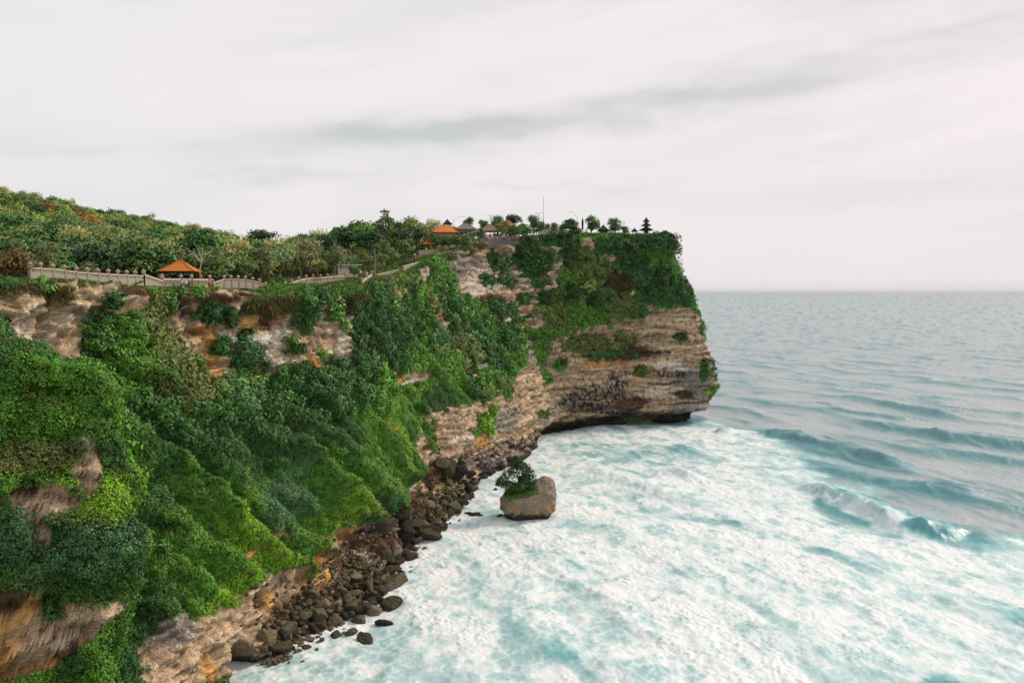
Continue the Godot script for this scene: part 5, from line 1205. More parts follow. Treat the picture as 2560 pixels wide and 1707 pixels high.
	[V(-32.49,5.35,142.36), 0.43, 1, 0.77, "small olive brown boulder high on the scree below the orange scree", "boulders high on the scree below the orange scree"],
	[V(-34.34,3.37,126.90), 0.76, 0, 0.93, "large dark brown boulder in the pile below the near green ridge", "boulders in the pile below the near green ridge"],
	[V(-33.32,3.96,132.07), 0.53, 1, 0.90, "medium olive brown boulder high on the scree below the near green ridge", "boulders high on the scree below the near green ridge"],
	[V(-19.96,6.74,198.77), 0.64, 0, 0.98, "small dark brown boulder high on the scree below the orange scar", "boulders high on the scree below the orange scar"],
	[V(-27.89,1.50,137.14), 1.28, 1, 0.74, "large olive brown boulder in the pile below the near green ridge", "boulders in the pile below the near green ridge"],
	[V(-16.83,2.20,189.07), 0.65, 1, 0.82, "small olive brown boulder at the waterline under the brown overhang", "boulders at the waterline under the brown overhang"],
	[V(-16.08,5.10,208.78), 1.00, 1, 0.83, "medium olive brown boulder in the pile below the orange scar", "boulders in the pile below the orange scar"],
	[V(-17.26,6.68,210.72), 0.52, 0, 0.74, "small dark brown boulder high on the scree at the headland end of the shore", "boulders high on the scree at the headland end of the shore"],
	[V(-13.24,0.65,199.85), 0.73, 3, 0.67, "medium black boulder at the waterline under the brown overhang", "boulders at the waterline under the brown overhang"],
	[V(-26.14,4.67,161.01), 0.64, 0, 0.84, "medium dark brown boulder in the pile below the second green ridge", "boulders in the pile below the second green ridge"],
	[V(-33.04,5.37,139.07), 0.41, 3, 0.90, "small black boulder high on the scree below the orange scree", "boulders high on the scree below the orange scree"],
	[V(-37.24,4.64,121.32), 0.48, 1, 0.85, "medium olive brown boulder high on the scree beside the sea cave", "boulders high on the scree beside the sea cave"],
	[V(-27.15,2.57,140.00), 0.67, 2, 0.85, "medium tan boulder in the pile below the near green ridge", "boulders in the pile below the near green ridge"],
	[V(-32.82,3.10,130.02), 0.56, 1, 0.81, "medium olive brown boulder in the pile below the near green ridge", "boulders in the pile below the near green ridge"],
	[V(-29.17,5.73,155.42), 0.54, 0, 0.88, "small dark brown boulder high on the scree below the second green ridge", "boulders high on the scree below the second green ridge"],
	[V(-15.60,2.79,199.85), 0.71, 3, 0.90, "medium black boulder in the pile below the orange scar", "boulders in the pile below the orange scar"],
	[V(-28.25,4.00,153.26), 0.61, 3, 0.76, "medium black boulder in the pile below the second green ridge", "boulders in the pile below the second green ridge"],
	[V(-25.01,2.00,151.10), 0.67, 0, 0.71, "medium dark brown boulder at the waterline below the orange scree", "boulders at the waterline below the orange scree"],
	[V(-29.24,7.60,157.64), 0.47, 2, 0.72, "small tan boulder high on the scree below the second green ridge", "boulders high on the scree below the second green ridge"],
	[V(-26.21,2.57,143.48), 0.68, 3, 0.67, "medium black boulder in the pile below the orange scree", "boulders in the pile below the orange scree"],
	[V(-31.77,4.16,136.15), 0.61, 1, 0.78, "medium olive brown boulder high on the scree below the near green ridge", "boulders high on the scree below the near green ridge"],
	[V(-25.45,1.66,140.00), 0.64, 3, 0.86, "medium black boulder at the waterline below the near green ridge", "boulders at the waterline below the near green ridge"],
	[V(-33.49,4.22,133.10), 0.58, 3, 0.68, "medium black boulder high on the scree below the near green ridge", "boulders high on the scree below the near green ridge"],
	[V(-16.39,5.61,210.72), 0.61, 1, 0.99, "small olive brown boulder in the pile at the headland end of the shore", "boulders in the pile at the headland end of the shore"],
	[V(-27.75,4.25,155.42), 0.55, 2, 0.89, "small tan boulder in the pile below the second green ridge", "boulders in the pile below the second green ridge"],
	[V(-30.36,5.49,153.26), 0.54, 0, 0.73, "small dark brown boulder high on the scree below the second green ridge", "boulders high on the scree below the second green ridge"],
	[V(-31.39,5.02,151.10), 0.44, 2, 0.87, "small tan boulder high on the scree below the second green ridge", "boulders high on the scree below the second green ridge"],
	[V(-13.82,6.52,220.89), 0.66, 0, 0.98, "small dark brown boulder at the waterline at the headland end of the shore", "boulders at the waterline at the headland end of the shore"],
	[V(-30.27,1.99,133.10), 0.59, 1, 0.79, "medium olive brown boulder in the pile below the near green ridge", "boulders in the pile below the near green ridge"],
	[V(-30.28,7.23,155.42), 0.44, 0, 1.00, "small dark brown boulder high on the scree below the second green ridge", "boulders high on the scree below the second green ridge"],
	[V(-24.22,5.70,169.67), 0.50, 2, 0.84, "small tan boulder in the pile under the brown overhang", "boulders in the pile under the brown overhang"],
	[V(-19.29,5.18,194.42), 0.65, 0, 0.88, "small dark brown boulder high on the scree below the orange scar", "boulders high on the scree below the orange scar"],
	[V(-16.48,8.97,214.75), 0.49, 3, 0.96, "small black boulder in the pile at the headland end of the shore", "boulders in the pile at the headland end of the shore"],
	[V(-30.08,5.96,155.42), 0.54, 1, 0.87, "small olive brown boulder high on the scree below the second green ridge", "boulders high on the scree below the second green ridge"],
	[V(-31.27,5.96,152.18), 0.42, 0, 0.77, "small dark brown boulder high on the scree below the second green ridge", "boulders high on the scree below the second green ridge"],
	[V(-18.71,6.43,204.94), 0.55, 0, 0.96, "small dark brown boulder high on the scree below the orange scar", "boulders high on the scree below the orange scar"],
	[V(-23.40,0.32,142.36), 0.83, 3, 0.98, "large black boulder at the waterline below the near green ridge", "boulders at the waterline below the near green ridge"],
	[V(-28.84,4.73,155.42), 1.20, 0, 0.88, "large dark brown boulder in the pile below the second green ridge", "boulders in the pile below the second green ridge"],
	[V(-29.34,3.03,142.36), 0.58, 0, 0.94, "medium dark brown boulder in the pile below the orange scree", "boulders in the pile below the orange scree"],
	[V(-16.65,9.86,215.81), 0.51, 1, 0.74, "small olive brown boulder in the pile at the headland end of the shore", "boulders in the pile at the headland end of the shore"],
	[V(-34.41,1.46,124.67), 0.62, 1, 0.91, "medium olive brown boulder in the pile beside the sea cave", "boulders in the pile beside the sea cave"],
]
var RUBBLE := [[V(-31.35,4.53,141.20), 1.6, 34], [V(-31.41,1.42,130.02), 1.6, 34], [V(-35.39,4.59,126.90), 1.6, 34], [V(-33.78,3.74,131.05), 1.6, 34], [V(-27.68,2.53,143.48), 1.6, 34], [V(-33.18,0.89,126.90), 1.6, 34], [V(-18.01,2.84,190.12), 1.6, 34], [V(-25.76,6.32,165.21), 1.6, 34], [V(-36.28,0.65,121.32), 1.6, 34], [V(-30.32,5.31,153.26), 1.6, 34], [V(-29.71,3.15,141.20), 1.6, 34], [V(-25.52,3.94,162.03), 1.6, 34], [V(-33.24,1.05,126.90), 1.6, 34], [V(-30.66,0.90,131.05), 1.6, 34], [V(-30.17,5.04,153.26), 1.6, 34], [V(-28.34,3.33,147.82), 1.6, 34], [V(-17.26,7.34,211.71), 1.6, 34], [V(-30.99,4.21,143.48), 1.6, 34], [V(-29.19,3.92,150.00), 1.6, 34], [V(-32.21,5.02,142.36), 1.6, 34], [V(-36.61,3.93,123.55), 1.6, 34], [V(-16.18,4.13,204.94), 1.6, 34], [V(-35.71,2.11,123.55), 1.6, 34], [V(-32.25,5.39,141.20), 1.6, 34], [V(-33.33,4.79,134.12), 1.6, 34], [V(-23.89,3.10,165.21), 1.6, 34], [V(-24.10,3.70,166.30), 1.6, 34], [V(-34.16,1.03,125.79), 1.6, 34], [V(-25.73,7.06,167.40), 1.6, 34], [V(-28.80,6.65,157.64), 1.6, 34], [V(-22.73,4.96,172.87), 1.6, 34], [V(-33.06,4.65,138.12), 1.6, 34], [V(-18.03,2.63,186.00), 1.6, 34], [V(-31.50,3.67,136.15), 1.6, 34], [V(-37.68,4.34,121.32), 1.6, 34], [V(-16.13,2.75,196.59), 1.6, 34], [V(-36.00,2.58,122.43), 1.6, 34], [V(-26.68,4.10,158.80), 1.6, 34], [V(-34.38,3.94,130.02), 1.6, 34], [V(-20.38,4.96,189.07), 1.6, 34], [V(-29.42,3.91,150.00), 1.6, 34], [V(-16.94,3.71,199.85), 1.6, 34], [V(-27.79,4.90,157.64), 1.6, 34], [V(-33.36,4.75,135.14), 1.6, 34], [V(-21.36,4.46,179.22), 1.6, 34], [V(-15.45,3.15,202.99), 1.6, 34]]
var LONE_TREES := [
	["umbrella", V(-68.45,65.24,230.00), 1.02, 0.80, "dark spreading umbrella-shaped tree on the skyline left of centre"],
	["dark", V(-48.39,63.65,215.00), 0.95, 5.85, "dark round-topped tree on the skyline behind the tan trees"],
	["tall", V(-36.60,66.27,238.00), 1.18, 1.16, "tall open-crowned tree standing highest behind the path"],
	["slim", V(-32.60,66.71,240.00), 1.00, 4.67, "slim bare-stemmed tree right of the tallest open tree"],
	["green", V(-42.85,65.99,232.00), 1.15, 3.02, "leafy green tree left of the tallest open tree"],
	["dark", V(-30.31,67.41,262.00), 1.25, 1.58, "dark leafy tree left of the orange hall"],
	["dark", V(-32.44,66.71,255.00), 1.10, 4.70, "dark tree behind the pale stairway tree"],
	["tan", V(-45.14,59.79,185.00), 1.15, 4.32, "tan feathery tree standing out at the middle of the wood"],
	["olive", V(-40.47,59.06,188.00), 1.05, 6.17, "olive-brown feathery tree left of the cream block"],
	["tan", V(-40.27,60.33,195.00), 0.80, 3.35, "small reddish-tan tree behind the cream block"],
	["light", V(-33.41,60.49,212.00), 0.70, 2.62, "small yellow-green tree beside the tall lamp post"],
	["olive", V(-30.93,60.90,216.00), 0.90, 2.70, "olive tree right of the tall lamp post"],
	["light", V(-29.91,63.44,235.00), 1.05, 0.58, "pale green tree on the left of the stairway"],
	["dark", V(-45.42,63.84,228.00), 1.30, 1.87, "large dark tree mass behind the cream block"],
	["dark", V(-38.84,63.76,226.00), 1.25, 3.08, "dark dense tree left of the lamp post"],
	["green", V(-36.26,57.74,190.00), 0.50, 3.25, "low round bush-like tree in front of the cream block"],
	["clipped", V(-24.28,68.16,262.00), 1.05, 2.73, "first from the left of the clipped trees under the orange hall"],
	["clipped", V(-22.02,68.16,262.00), 1.00, 3.65, "second from the left of the clipped trees under the orange hall"],
	["clipped", V(-19.76,68.16,262.00), 1.00, 6.04, "third from the left of the clipped trees under the orange hall"],
	["clipped", V(-17.13,68.16,262.00), 1.05, 0.30, "fourth from the left of the clipped trees under the orange hall"],
	["clipped", V(-15.24,68.16,262.00), 1.00, 3.38, "fifth from the left of the clipped trees under the orange hall"],
	["clipped", V(-10.66,71.37,275.00), 1.00, 1.11, "round clipped tree in front of the white canopy"],
	["olive", V(-3.95,73.00,298.00), 1.15, 4.92, "brownish clipped tree beside the brown hall"],
	["clipped", V(0.23,73.26,300.00), 1.25, 1.35, "green clipped tree shading the plaza crowd, left one"],
	["clipped", V(4.26,73.62,303.00), 1.40, 4.43, "green clipped tree shading the plaza crowd, right one"],
	["dark", V(0.26,78.19,335.00), 1.20, 1.71, "dark treetop behind the faded orange roof"],
	["bushy", V(-5.92,78.19,335.00), 1.30, 5.49, "green treetop left of the faded orange roof"],
	["bushy", V(8.67,78.19,335.00), 1.30, 2.37, "broad green treetop left of the thin mast"],
	["green", V(-17.02,78.69,325.00), 0.80, 5.96, "dim treetop behind the grey hall roof"],
	["green", V(-10.79,77.26,325.00), 0.85, 4.24, "small treetop between the grey and brown halls"],
	["bushy", V(20.22,78.54,338.00), 0.60, 5.44, "small treetop right of the thin mast"],
	["bushy", V(14.48,78.40,338.00), 0.70, 5.63, "small bushy treetop at the foot of the thin mast"],
	["bushy", V(17.32,78.53,335.00), 0.70, 1.44, "low round treetop right of the plaza steps crowd"],
	["bushy", V(11.46,78.18,330.00), 0.75, 4.12, "round treetop just left of the thin mast foot"],
	["bushy", V(-2.67,77.36,330.00), 1.00, 3.93, "bushy treetop behind the brownish clipped tree"],
	["dark", V(23.19,77.63,334.00), 1.00, 2.44, "low dark treetop above the bushy rim"],
	["bushy", V(32.21,77.65,338.00), 1.40, 2.85, "round green tree standing left of the thatched hut"],
	["bushy", V(42.04,77.16,338.00), 1.35, 1.51, "round green tree standing right of the thatched hut"],
	["bushy", V(46.05,76.99,337.00), 0.75, 1.67, "lower spreading tree left of the small black shrine"],
	["dark", V(61.98,66.61,335.00), 2.00, 5.72, "dark green tree on the very edge of the headland tip"],
	["dark", V(57.06,69.53,334.00), 1.20, 4.42, "dark bushy tree below the three-tiered tower"],
	["umbrella", V(-260.64,87.55,469.00), 0.70, 1.54, "dark flat-topped tree breaking the far hill skyline"],
	["dark", V(-157.96,74.63,329.00), 1.30, 2.90, "dark round tree on the mid hillside below the orange flowering ones"],
	["dark", V(-144.83,74.15,349.00), 1.20, 3.06, "dark tree on the skyline above the pavilion"],
	["dark", V(-141.99,73.72,350.00), 1.10, 2.93, "dark tree on the skyline just right above the pavilion"],
	["orange", V(-199.00,84.71,356.00), 1.60, 0.11, "orange-flowering tree on the hillside, topmost of its cluster"],
	["orange", V(-177.46,77.11,323.00), 1.60, 5.26, "orange-flowering tree on the hillside, left lower of its cluster"],
	["orange", V(-176.22,77.90,332.00), 1.60, 0.96, "orange-flowering tree on the hillside, middle of its cluster"],
	["orange", V(-174.04,78.08,337.00), 1.60, 2.63, "orange-flowering tree on the hillside, right of its cluster"],
	["orange", V(-166.24,76.16,331.00), 1.60, 1.77, "orange-flowering tree on the hillside, lowest right of its cluster"],
	["orange", V(-167.60,75.27,320.00), 1.60, 4.15, "orange-flowering tree on the hillside, lower middle of its cluster"],
	["rust", V(-67.97,55.83,112.00), 1.00, 3.15, "reddish-brown bush-like tree at the left edge beside the balustrade"],
	["olive", V(-67.43,56.00,113.00), 0.60, 5.80, "olive tree at the left end of the balustrade"],
	["olive", V(-70.57,57.73,125.00), 0.75, 5.17, "thin olive tree behind the left balustrade posts"],
]
var SHRUBS := [
	["dark", V(9.92,78.04,316.49), Vector3(3.8,1.9,1.6), "clipped hedge bush on the plaza rim, left of three", Color(0.032,0.090,0.020)],
	["dark", V(16.23,78.64,320.44), Vector3(3.8,2.1,1.7), "clipped hedge bush on the plaza rim, middle of three", Color(0.032,0.090,0.020)],
	["dark", V(22.64,79.51,323.88), Vector3(3.9,2.2,1.9), "clipped hedge bush on the plaza rim, right of three", Color(0.032,0.090,0.020)],
	["dark", V(4.54,76.62,313.51), Vector3(3.2,1.7,1.5), "low bush at the right end of the plaza parapet", Color(0.032,0.090,0.020)],
	["dark", V(-6.89,65.78,296.91), Vector3(3.3,2.5,2.1), "dark shrub clump on the grey wall left of the pale recess", Color(0.032,0.090,0.020)],
	["dark", V(-4.37,62.45,301.01), Vector3(3.1,2.2,1.9), "dark shrub hanging at the foot of the grey wall", Color(0.032,0.090,0.020)],
	["dark", V(-9.69,58.63,286.04), Vector3(1.8,1.6,1.3), "round dark shrub at the left of the pale recess ledge", Color(0.032,0.090,0.020)],
	["dark", V(-5.73,58.04,295.84), Vector3(2.7,1.6,1.4), "low dark shrub in the middle of the pale recess ledge", Color(0.032,0.090,0.020)],
	["dark", V(-0.30,57.99,305.60), Vector3(2.5,1.8,1.5), "dark shrub at the right end of the pale recess ledge", Color(0.032,0.090,0.020)],
	["dark", V(5.75,67.58,313.29), Vector3(4.6,3.2,2.7), "broad dark shrub mass under the headland rim", Color(0.032,0.090,0.020)],
	["dark", V(9.92,64.64,315.72), Vector3(4.1,3.8,3.2), "dark shrub hanging left of the olive grass slope", Color(0.032,0.090,0.020)],
	["dark", V(11.02,58.55,316.17), Vector3(2.6,2.3,2.0), "dark drooping shrub over the pale rock step", Color(0.032,0.090,0.020)],
	["dark", V(3.01,69.75,311.37), Vector3(3.2,2.0,1.7), "dark shrub clump below the plaza wall", Color(0.032,0.090,0.020)],
	["dark", V(21.82,68.73,322.59), Vector3(3.6,3.0,2.5), "dark shrub beside the upper tan patch", Color(0.032,0.090,0.020)],
	["dark", V(24.25,64.88,323.58), Vector3(3.0,2.7,2.3), "dark shrub at the top of the olive grass", Color(0.032,0.090,0.020)],
	["dark", V(18.62,76.41,321.55), Vector3(5.9,2.1,1.7), "bushy hedge-like shrub along the rim left of the spire", Color(0.032,0.090,0.020)],
	["dark", V(25.11,78.22,325.32), Vector3(4.2,2.7,2.3), "bushy shrub on the rim below the spire", Color(0.032,0.090,0.020)],
	["dark", V(40.63,73.01,329.98), Vector3(5.5,3.3,2.8), "dark shrub below the thatched hut", Color(0.032,0.090,0.020)],
	["dark", V(48.05,73.90,331.77), Vector3(5.2,3.4,2.8), "dark shrub under the small shrine", Color(0.032,0.090,0.020)],
	["dark", V(55.50,72.38,333.11), Vector3(5.2,4.0,3.4), "dark shrub under the three-tiered tower", Color(0.032,0.090,0.020)],
	["dark", V(61.18,74.81,333.56), Vector3(4.3,4.6,3.6), "bushy shrub on the corner of the headland rim", Color(0.032,0.090,0.020)],
	["dark", V(51.50,65.16,332.81), Vector3(4.0,3.1,2.6), "dark shrub midway down the headland corner", Color(0.032,0.090,0.020)],
	["dark", V(58.89,60.36,333.38), Vector3(4.9,4.0,3.4), "large dark shrub on the headland shoulder", Color(0.032,0.090,0.020)],
	["dark", V(66.42,54.72,334.34), Vector3(4.0,3.7,3.1), "dark shrub on the right outline of the headland", Color(0.032,0.090,0.020)],
	["dark", V(68.99,49.05,334.69), Vector3(3.4,2.5,2.1), "yellowish shrub above the bare corner rock", Color(0.032,0.090,0.020)],
	["dark", V(54.88,54.72,333.14), Vector3(3.7,2.8,2.3), "dark shrub right of the small orange rock", Color(0.032,0.090,0.020)],
	["dark", V(47.40,58.73,331.88), Vector3(3.1,2.4,2.1), "dark shrub left of the small orange rock", Color(0.032,0.090,0.020)],
	["dark", V(23.45,53.17,322.59), Vector3(5.1,3.0,2.5), "dark shrub band in the olive grass slope", Color(0.032,0.090,0.020)],
	["dark", V(31.62,50.78,326.06), Vector3(4.2,2.7,2.3), "dark shrub right in the olive grass slope", Color(0.032,0.090,0.020)],
	["dark", V(5.98,45.04,308.00), Vector3(2.6,1.4,1.2), "shrub on the pale ledges below the recess", Color(0.032,0.090,0.020)],
	["dark", V(-0.72,48.26,297.97), Vector3(2.7,1.9,1.6), "dark shrub left on the pale ledges", Color(0.032,0.090,0.020)],
	["dark", V(12.25,50.15,315.72), Vector3(2.3,2.3,2.0), "dark shrub right of the pale ledges", Color(0.032,0.090,0.020)],
	["dark", V(24.99,32.90,321.00), Vector3(2.1,1.5,1.2), "small shrub on the rim of the bare rock face", Color(0.032,0.090,0.020)],
	["dark", V(19.23,27.10,315.72), Vector3(2.6,1.9,1.6), "round shrub alone on the grey-tan rock", Color(0.032,0.090,0.020)],
	["dark", V(48.38,30.09,331.32), Vector3(1.5,1.7,1.3), "small dark shrub alone on the bare headland rock", Color(0.032,0.090,0.020)],
	["dark", V(68.12,36.43,333.62), Vector3(3.1,1.7,1.4), "flat dark shrub near the headland corner", Color(0.032,0.090,0.020)],
	["dark", V(78.82,22.56,335.51), Vector3(1.4,4.0,1.2), "narrow dark shrub strip on the outer corner", Color(0.032,0.090,0.020)],
	["dark", V(14.31,21.67,308.81), Vector3(2.0,1.4,1.2), "small shrub above the black stained rock", Color(0.032,0.090,0.020)],
	["blue", V(-53.16,51.01,147.82), Vector3(1.8,1.5,1.3), "rounded teal-green shrub on the orange rock under the terrace", Color(0.060,0.140,0.060)],
	["blue", V(-52.43,44.97,147.82), Vector3(1.4,1.8,1.1), "round shrub low on the orange rock columns", Color(0.060,0.140,0.060)],
	["blue", V(-49.25,46.69,153.26), Vector3(0.8,1.1,0.7), "narrow shrub on the orange rock right of the columns", Color(0.060,0.140,0.060)],
	["blue", V(-49.49,43.04,152.18), Vector3(2.2,2.4,1.9), "large rounded blue-green bush below the rock columns", Color(0.060,0.140,0.060)],
	["blue", V(-33.46,51.88,180.14), Vector3(1.2,1.4,1.0), "small round blue-green shrub on the tan scarp", Color(0.060,0.140,0.060)],
	["blue", V(-56.77,51.86,167.19), Vector3(1.5,1.2,1.0), "shrub hanging under the rim right of the terrace", Color(0.060,0.140,0.060)],
	["mid", V(-43.87,44.15,161.01), Vector3(0.9,1.0,0.8), "small green shrub on the pale scarp rock", Color(0.080,0.190,0.025)],
	["mid", V(-39.94,41.84,167.40), Vector3(0.7,0.7,0.6), "tiny green shrub right on the pale scarp rock", Color(0.080,0.190,0.025)],
	["mid", V(-43.67,39.69,160.00), Vector3(5.2,1.9,1.6), "spreading green bush at the foot of the pale scarp", Color(0.080,0.190,0.025)],
	["mid", V(-35.81,37.82,170.83), Vector3(3.9,2.0,1.7), "bright leafy bush below the scarp by the dark column", Color(0.080,0.190,0.025)],
	["mid", V(-58.69,47.30,116.00), Vector3(1.8,1.6,1.4), "leafy green bush below the tan scarp at left", Color(0.080,0.190,0.025)],
	["mid", V(-58.27,50.45,122.43), Vector3(2.3,1.5,1.2), "grey-green bush near the rim left of the terrace", Color(0.080,0.190,0.025)],
	["mid", V(-57.10,50.93,125.79), Vector3(2.0,1.6,1.4), "pale-leaved bush just below the terrace corner", Color(0.080,0.190,0.025)],
	["mid", V(-60.59,49.56,116.00), Vector3(1.2,1.3,1.0), "green bush against the left pale rock", Color(0.080,0.190,0.025)],
	["mid", V(-43.71,47.46,80.81), Vector3(0.7,1.1,0.6), "dark bush under the left pale rock", Color(0.080,0.190,0.025)],
	["mid", V(-46.38,23.77,112.02), Vector3(2.1,1.5,1.3), "leafy bush in the middle of the long slope", Color(0.080,0.190,0.025)],
	["mid", V(-36.82,35.62,76.33), Vector3(1.1,1.2,0.9), "bright bush right of the spur edge", Color(0.080,0.190,0.025)],
	["mid", V(-45.63,18.95,104.75), Vector3(1.9,1.4,1.2), "leafy bush low on the near slope", Color(0.080,0.190,0.025)],
	["mid", V(-43.32,18.26,85.36), Vector3(1.8,1.3,1.1), "dark leafy bush in the bottom left gully", Color(0.080,0.190,0.025)],
]
var BALUSTRADES := [
	[[V(-65.31,57.27,112.00), V(-65.14,57.28,114.20), V(-64.67,57.20,116.40), V(-64.19,57.07,118.60), V(-63.65,56.91,120.80), V(-63.20,56.82,123.00), V(-62.73,56.75,125.20), V(-62.21,56.72,127.40), V(-61.79,56.67,129.60), V(-61.43,56.65,131.80), V(-61.08,56.65,134.00), V(-60.72,56.60,136.20)], "long cream balustrade with capped posts running in from the left edge", 0.75],
	[[V(-60.72,56.60,136.20), V(-61.19,55.64,144.40)], "short sloping balustrade length left of the pavilion", 1.00],
	[[V(-61.27,55.64,144.60), V(-59.44,55.65,148.40), V(-58.31,55.66,150.40), V(-56.38,55.68,154.20)], "cream balustrade in front of the pavilion with open balusters", 1.35],
	[[V(-56.57,55.69,156.00), V(-55.56,56.49,159.50), V(-54.76,56.52,161.00), V(-53.83,56.52,162.50), V(-52.92,56.48,164.00), V(-51.94,56.22,165.50), V(-51.09,55.95,167.00), V(-50.23,55.24,168.50), V(-49.07,54.57,170.00)], "cream balustrade curving down into the dip right of the terrace", 0.60],
	[[V(-48.37,54.32,170.50), V(-47.57,54.80,173.00), V(-46.96,55.31,176.00), V(-46.18,55.98,179.00), V(-45.29,56.42,182.00), V(-44.47,56.60,185.00), V(-43.53,56.68,188.00), V(-42.66,56.87,191.00), V(-41.87,57.07,194.00), V(-40.08,57.23,198.00)], "cream balustrade climbing from the dip toward the stairway", 1.15],
	[[V(-34.14,55.76,188.00), V(-34.10,56.68,194.00), V(-33.91,57.59,200.00)], "short white balustrade at the foot of the stairway", 1.20],
]
var WALLS := [
	[[V(-33.35,57.64,204.00), V(-31.61,58.33,210.00), V(-29.70,59.10,216.00)], 1.0, "low grey stone wall along the lower stairway", Color(0.3,0.27,0.23)],
	[[V(-29.24,60.05,222.00), V(-27.97,60.89,230.00), V(-26.71,61.77,238.00)], 1.1, "grey stone wall along the upper stairway", Color(0.33,0.3,0.26)],
	[[V(-28.28,65.88,250.00), V(-23.45,66.60,258.00), V(-19.60,67.84,268.00), V(-15.34,69.29,277.00), V(-11.57,70.54,285.00)], 0.8, "low stone parapet along the path below the clipped trees", Color(0.22,0.19,0.165)],
	[[V(-11.61,71.44,286.00), V(-6.70,72.27,293.00), V(-1.97,72.70,298.00), V(2.47,73.08,303.00)], 1.0, "dark stone parapet in front of the plaza crowd", Color(0.12,0.115,0.105)],
	[[V(28.53,75.57,330.00), V(33.01,75.73,331.00), V(36.92,75.92,331.00)], 1.6, "dark stone wall on the rim below the thatched hut", Color(0.1,0.095,0.085)],
	[[V(10.23,77.05,322.00), V(16.62,77.42,326.00), V(23.57,77.53,329.00)], 0.9, "pale plaza wall left of the spire", Color(0.5,0.47,0.42)],
]
var POLES := [
	["mast", V(12.60,80.66,332.00), 11.36, 0.110, "tall thin mast rising above the plaza trees", []],
	["lamp_post", V(10.42,79.40,325.00), 4.90, 0.140, "double-headed lamp post left of the thin mast", [Vector3(-0.90,0.75,0.00), Vector3(0.90,0.75,0.00)]],
	["lamp_post", V(-8.11,80.04,318.00), 2.79, 0.130, "double-headed lamp post behind the brown hall", [Vector3(-0.90,0.60,0.00), Vector3(0.90,0.60,0.00)]],
	["lamp_post", V(-22.00,79.34,312.00), 1.78, 0.090, "single-arm street lamp right of the black thatched tower", [Vector3(4.00,1.30,0.00)]],
	["lamp_post", V(26.39,80.87,336.00), 3.30, 0.110, "curved single-arm lamp left of the dark spire", [Vector3(-3.20,2.30,0.00)]],
	["lamp_post", V(-33.78,59.05,204.00), 6.05, 0.100, "tall lamp post with one arm beside the stairway foot", [Vector3(-3.20,-3.00,0.00)]],
]
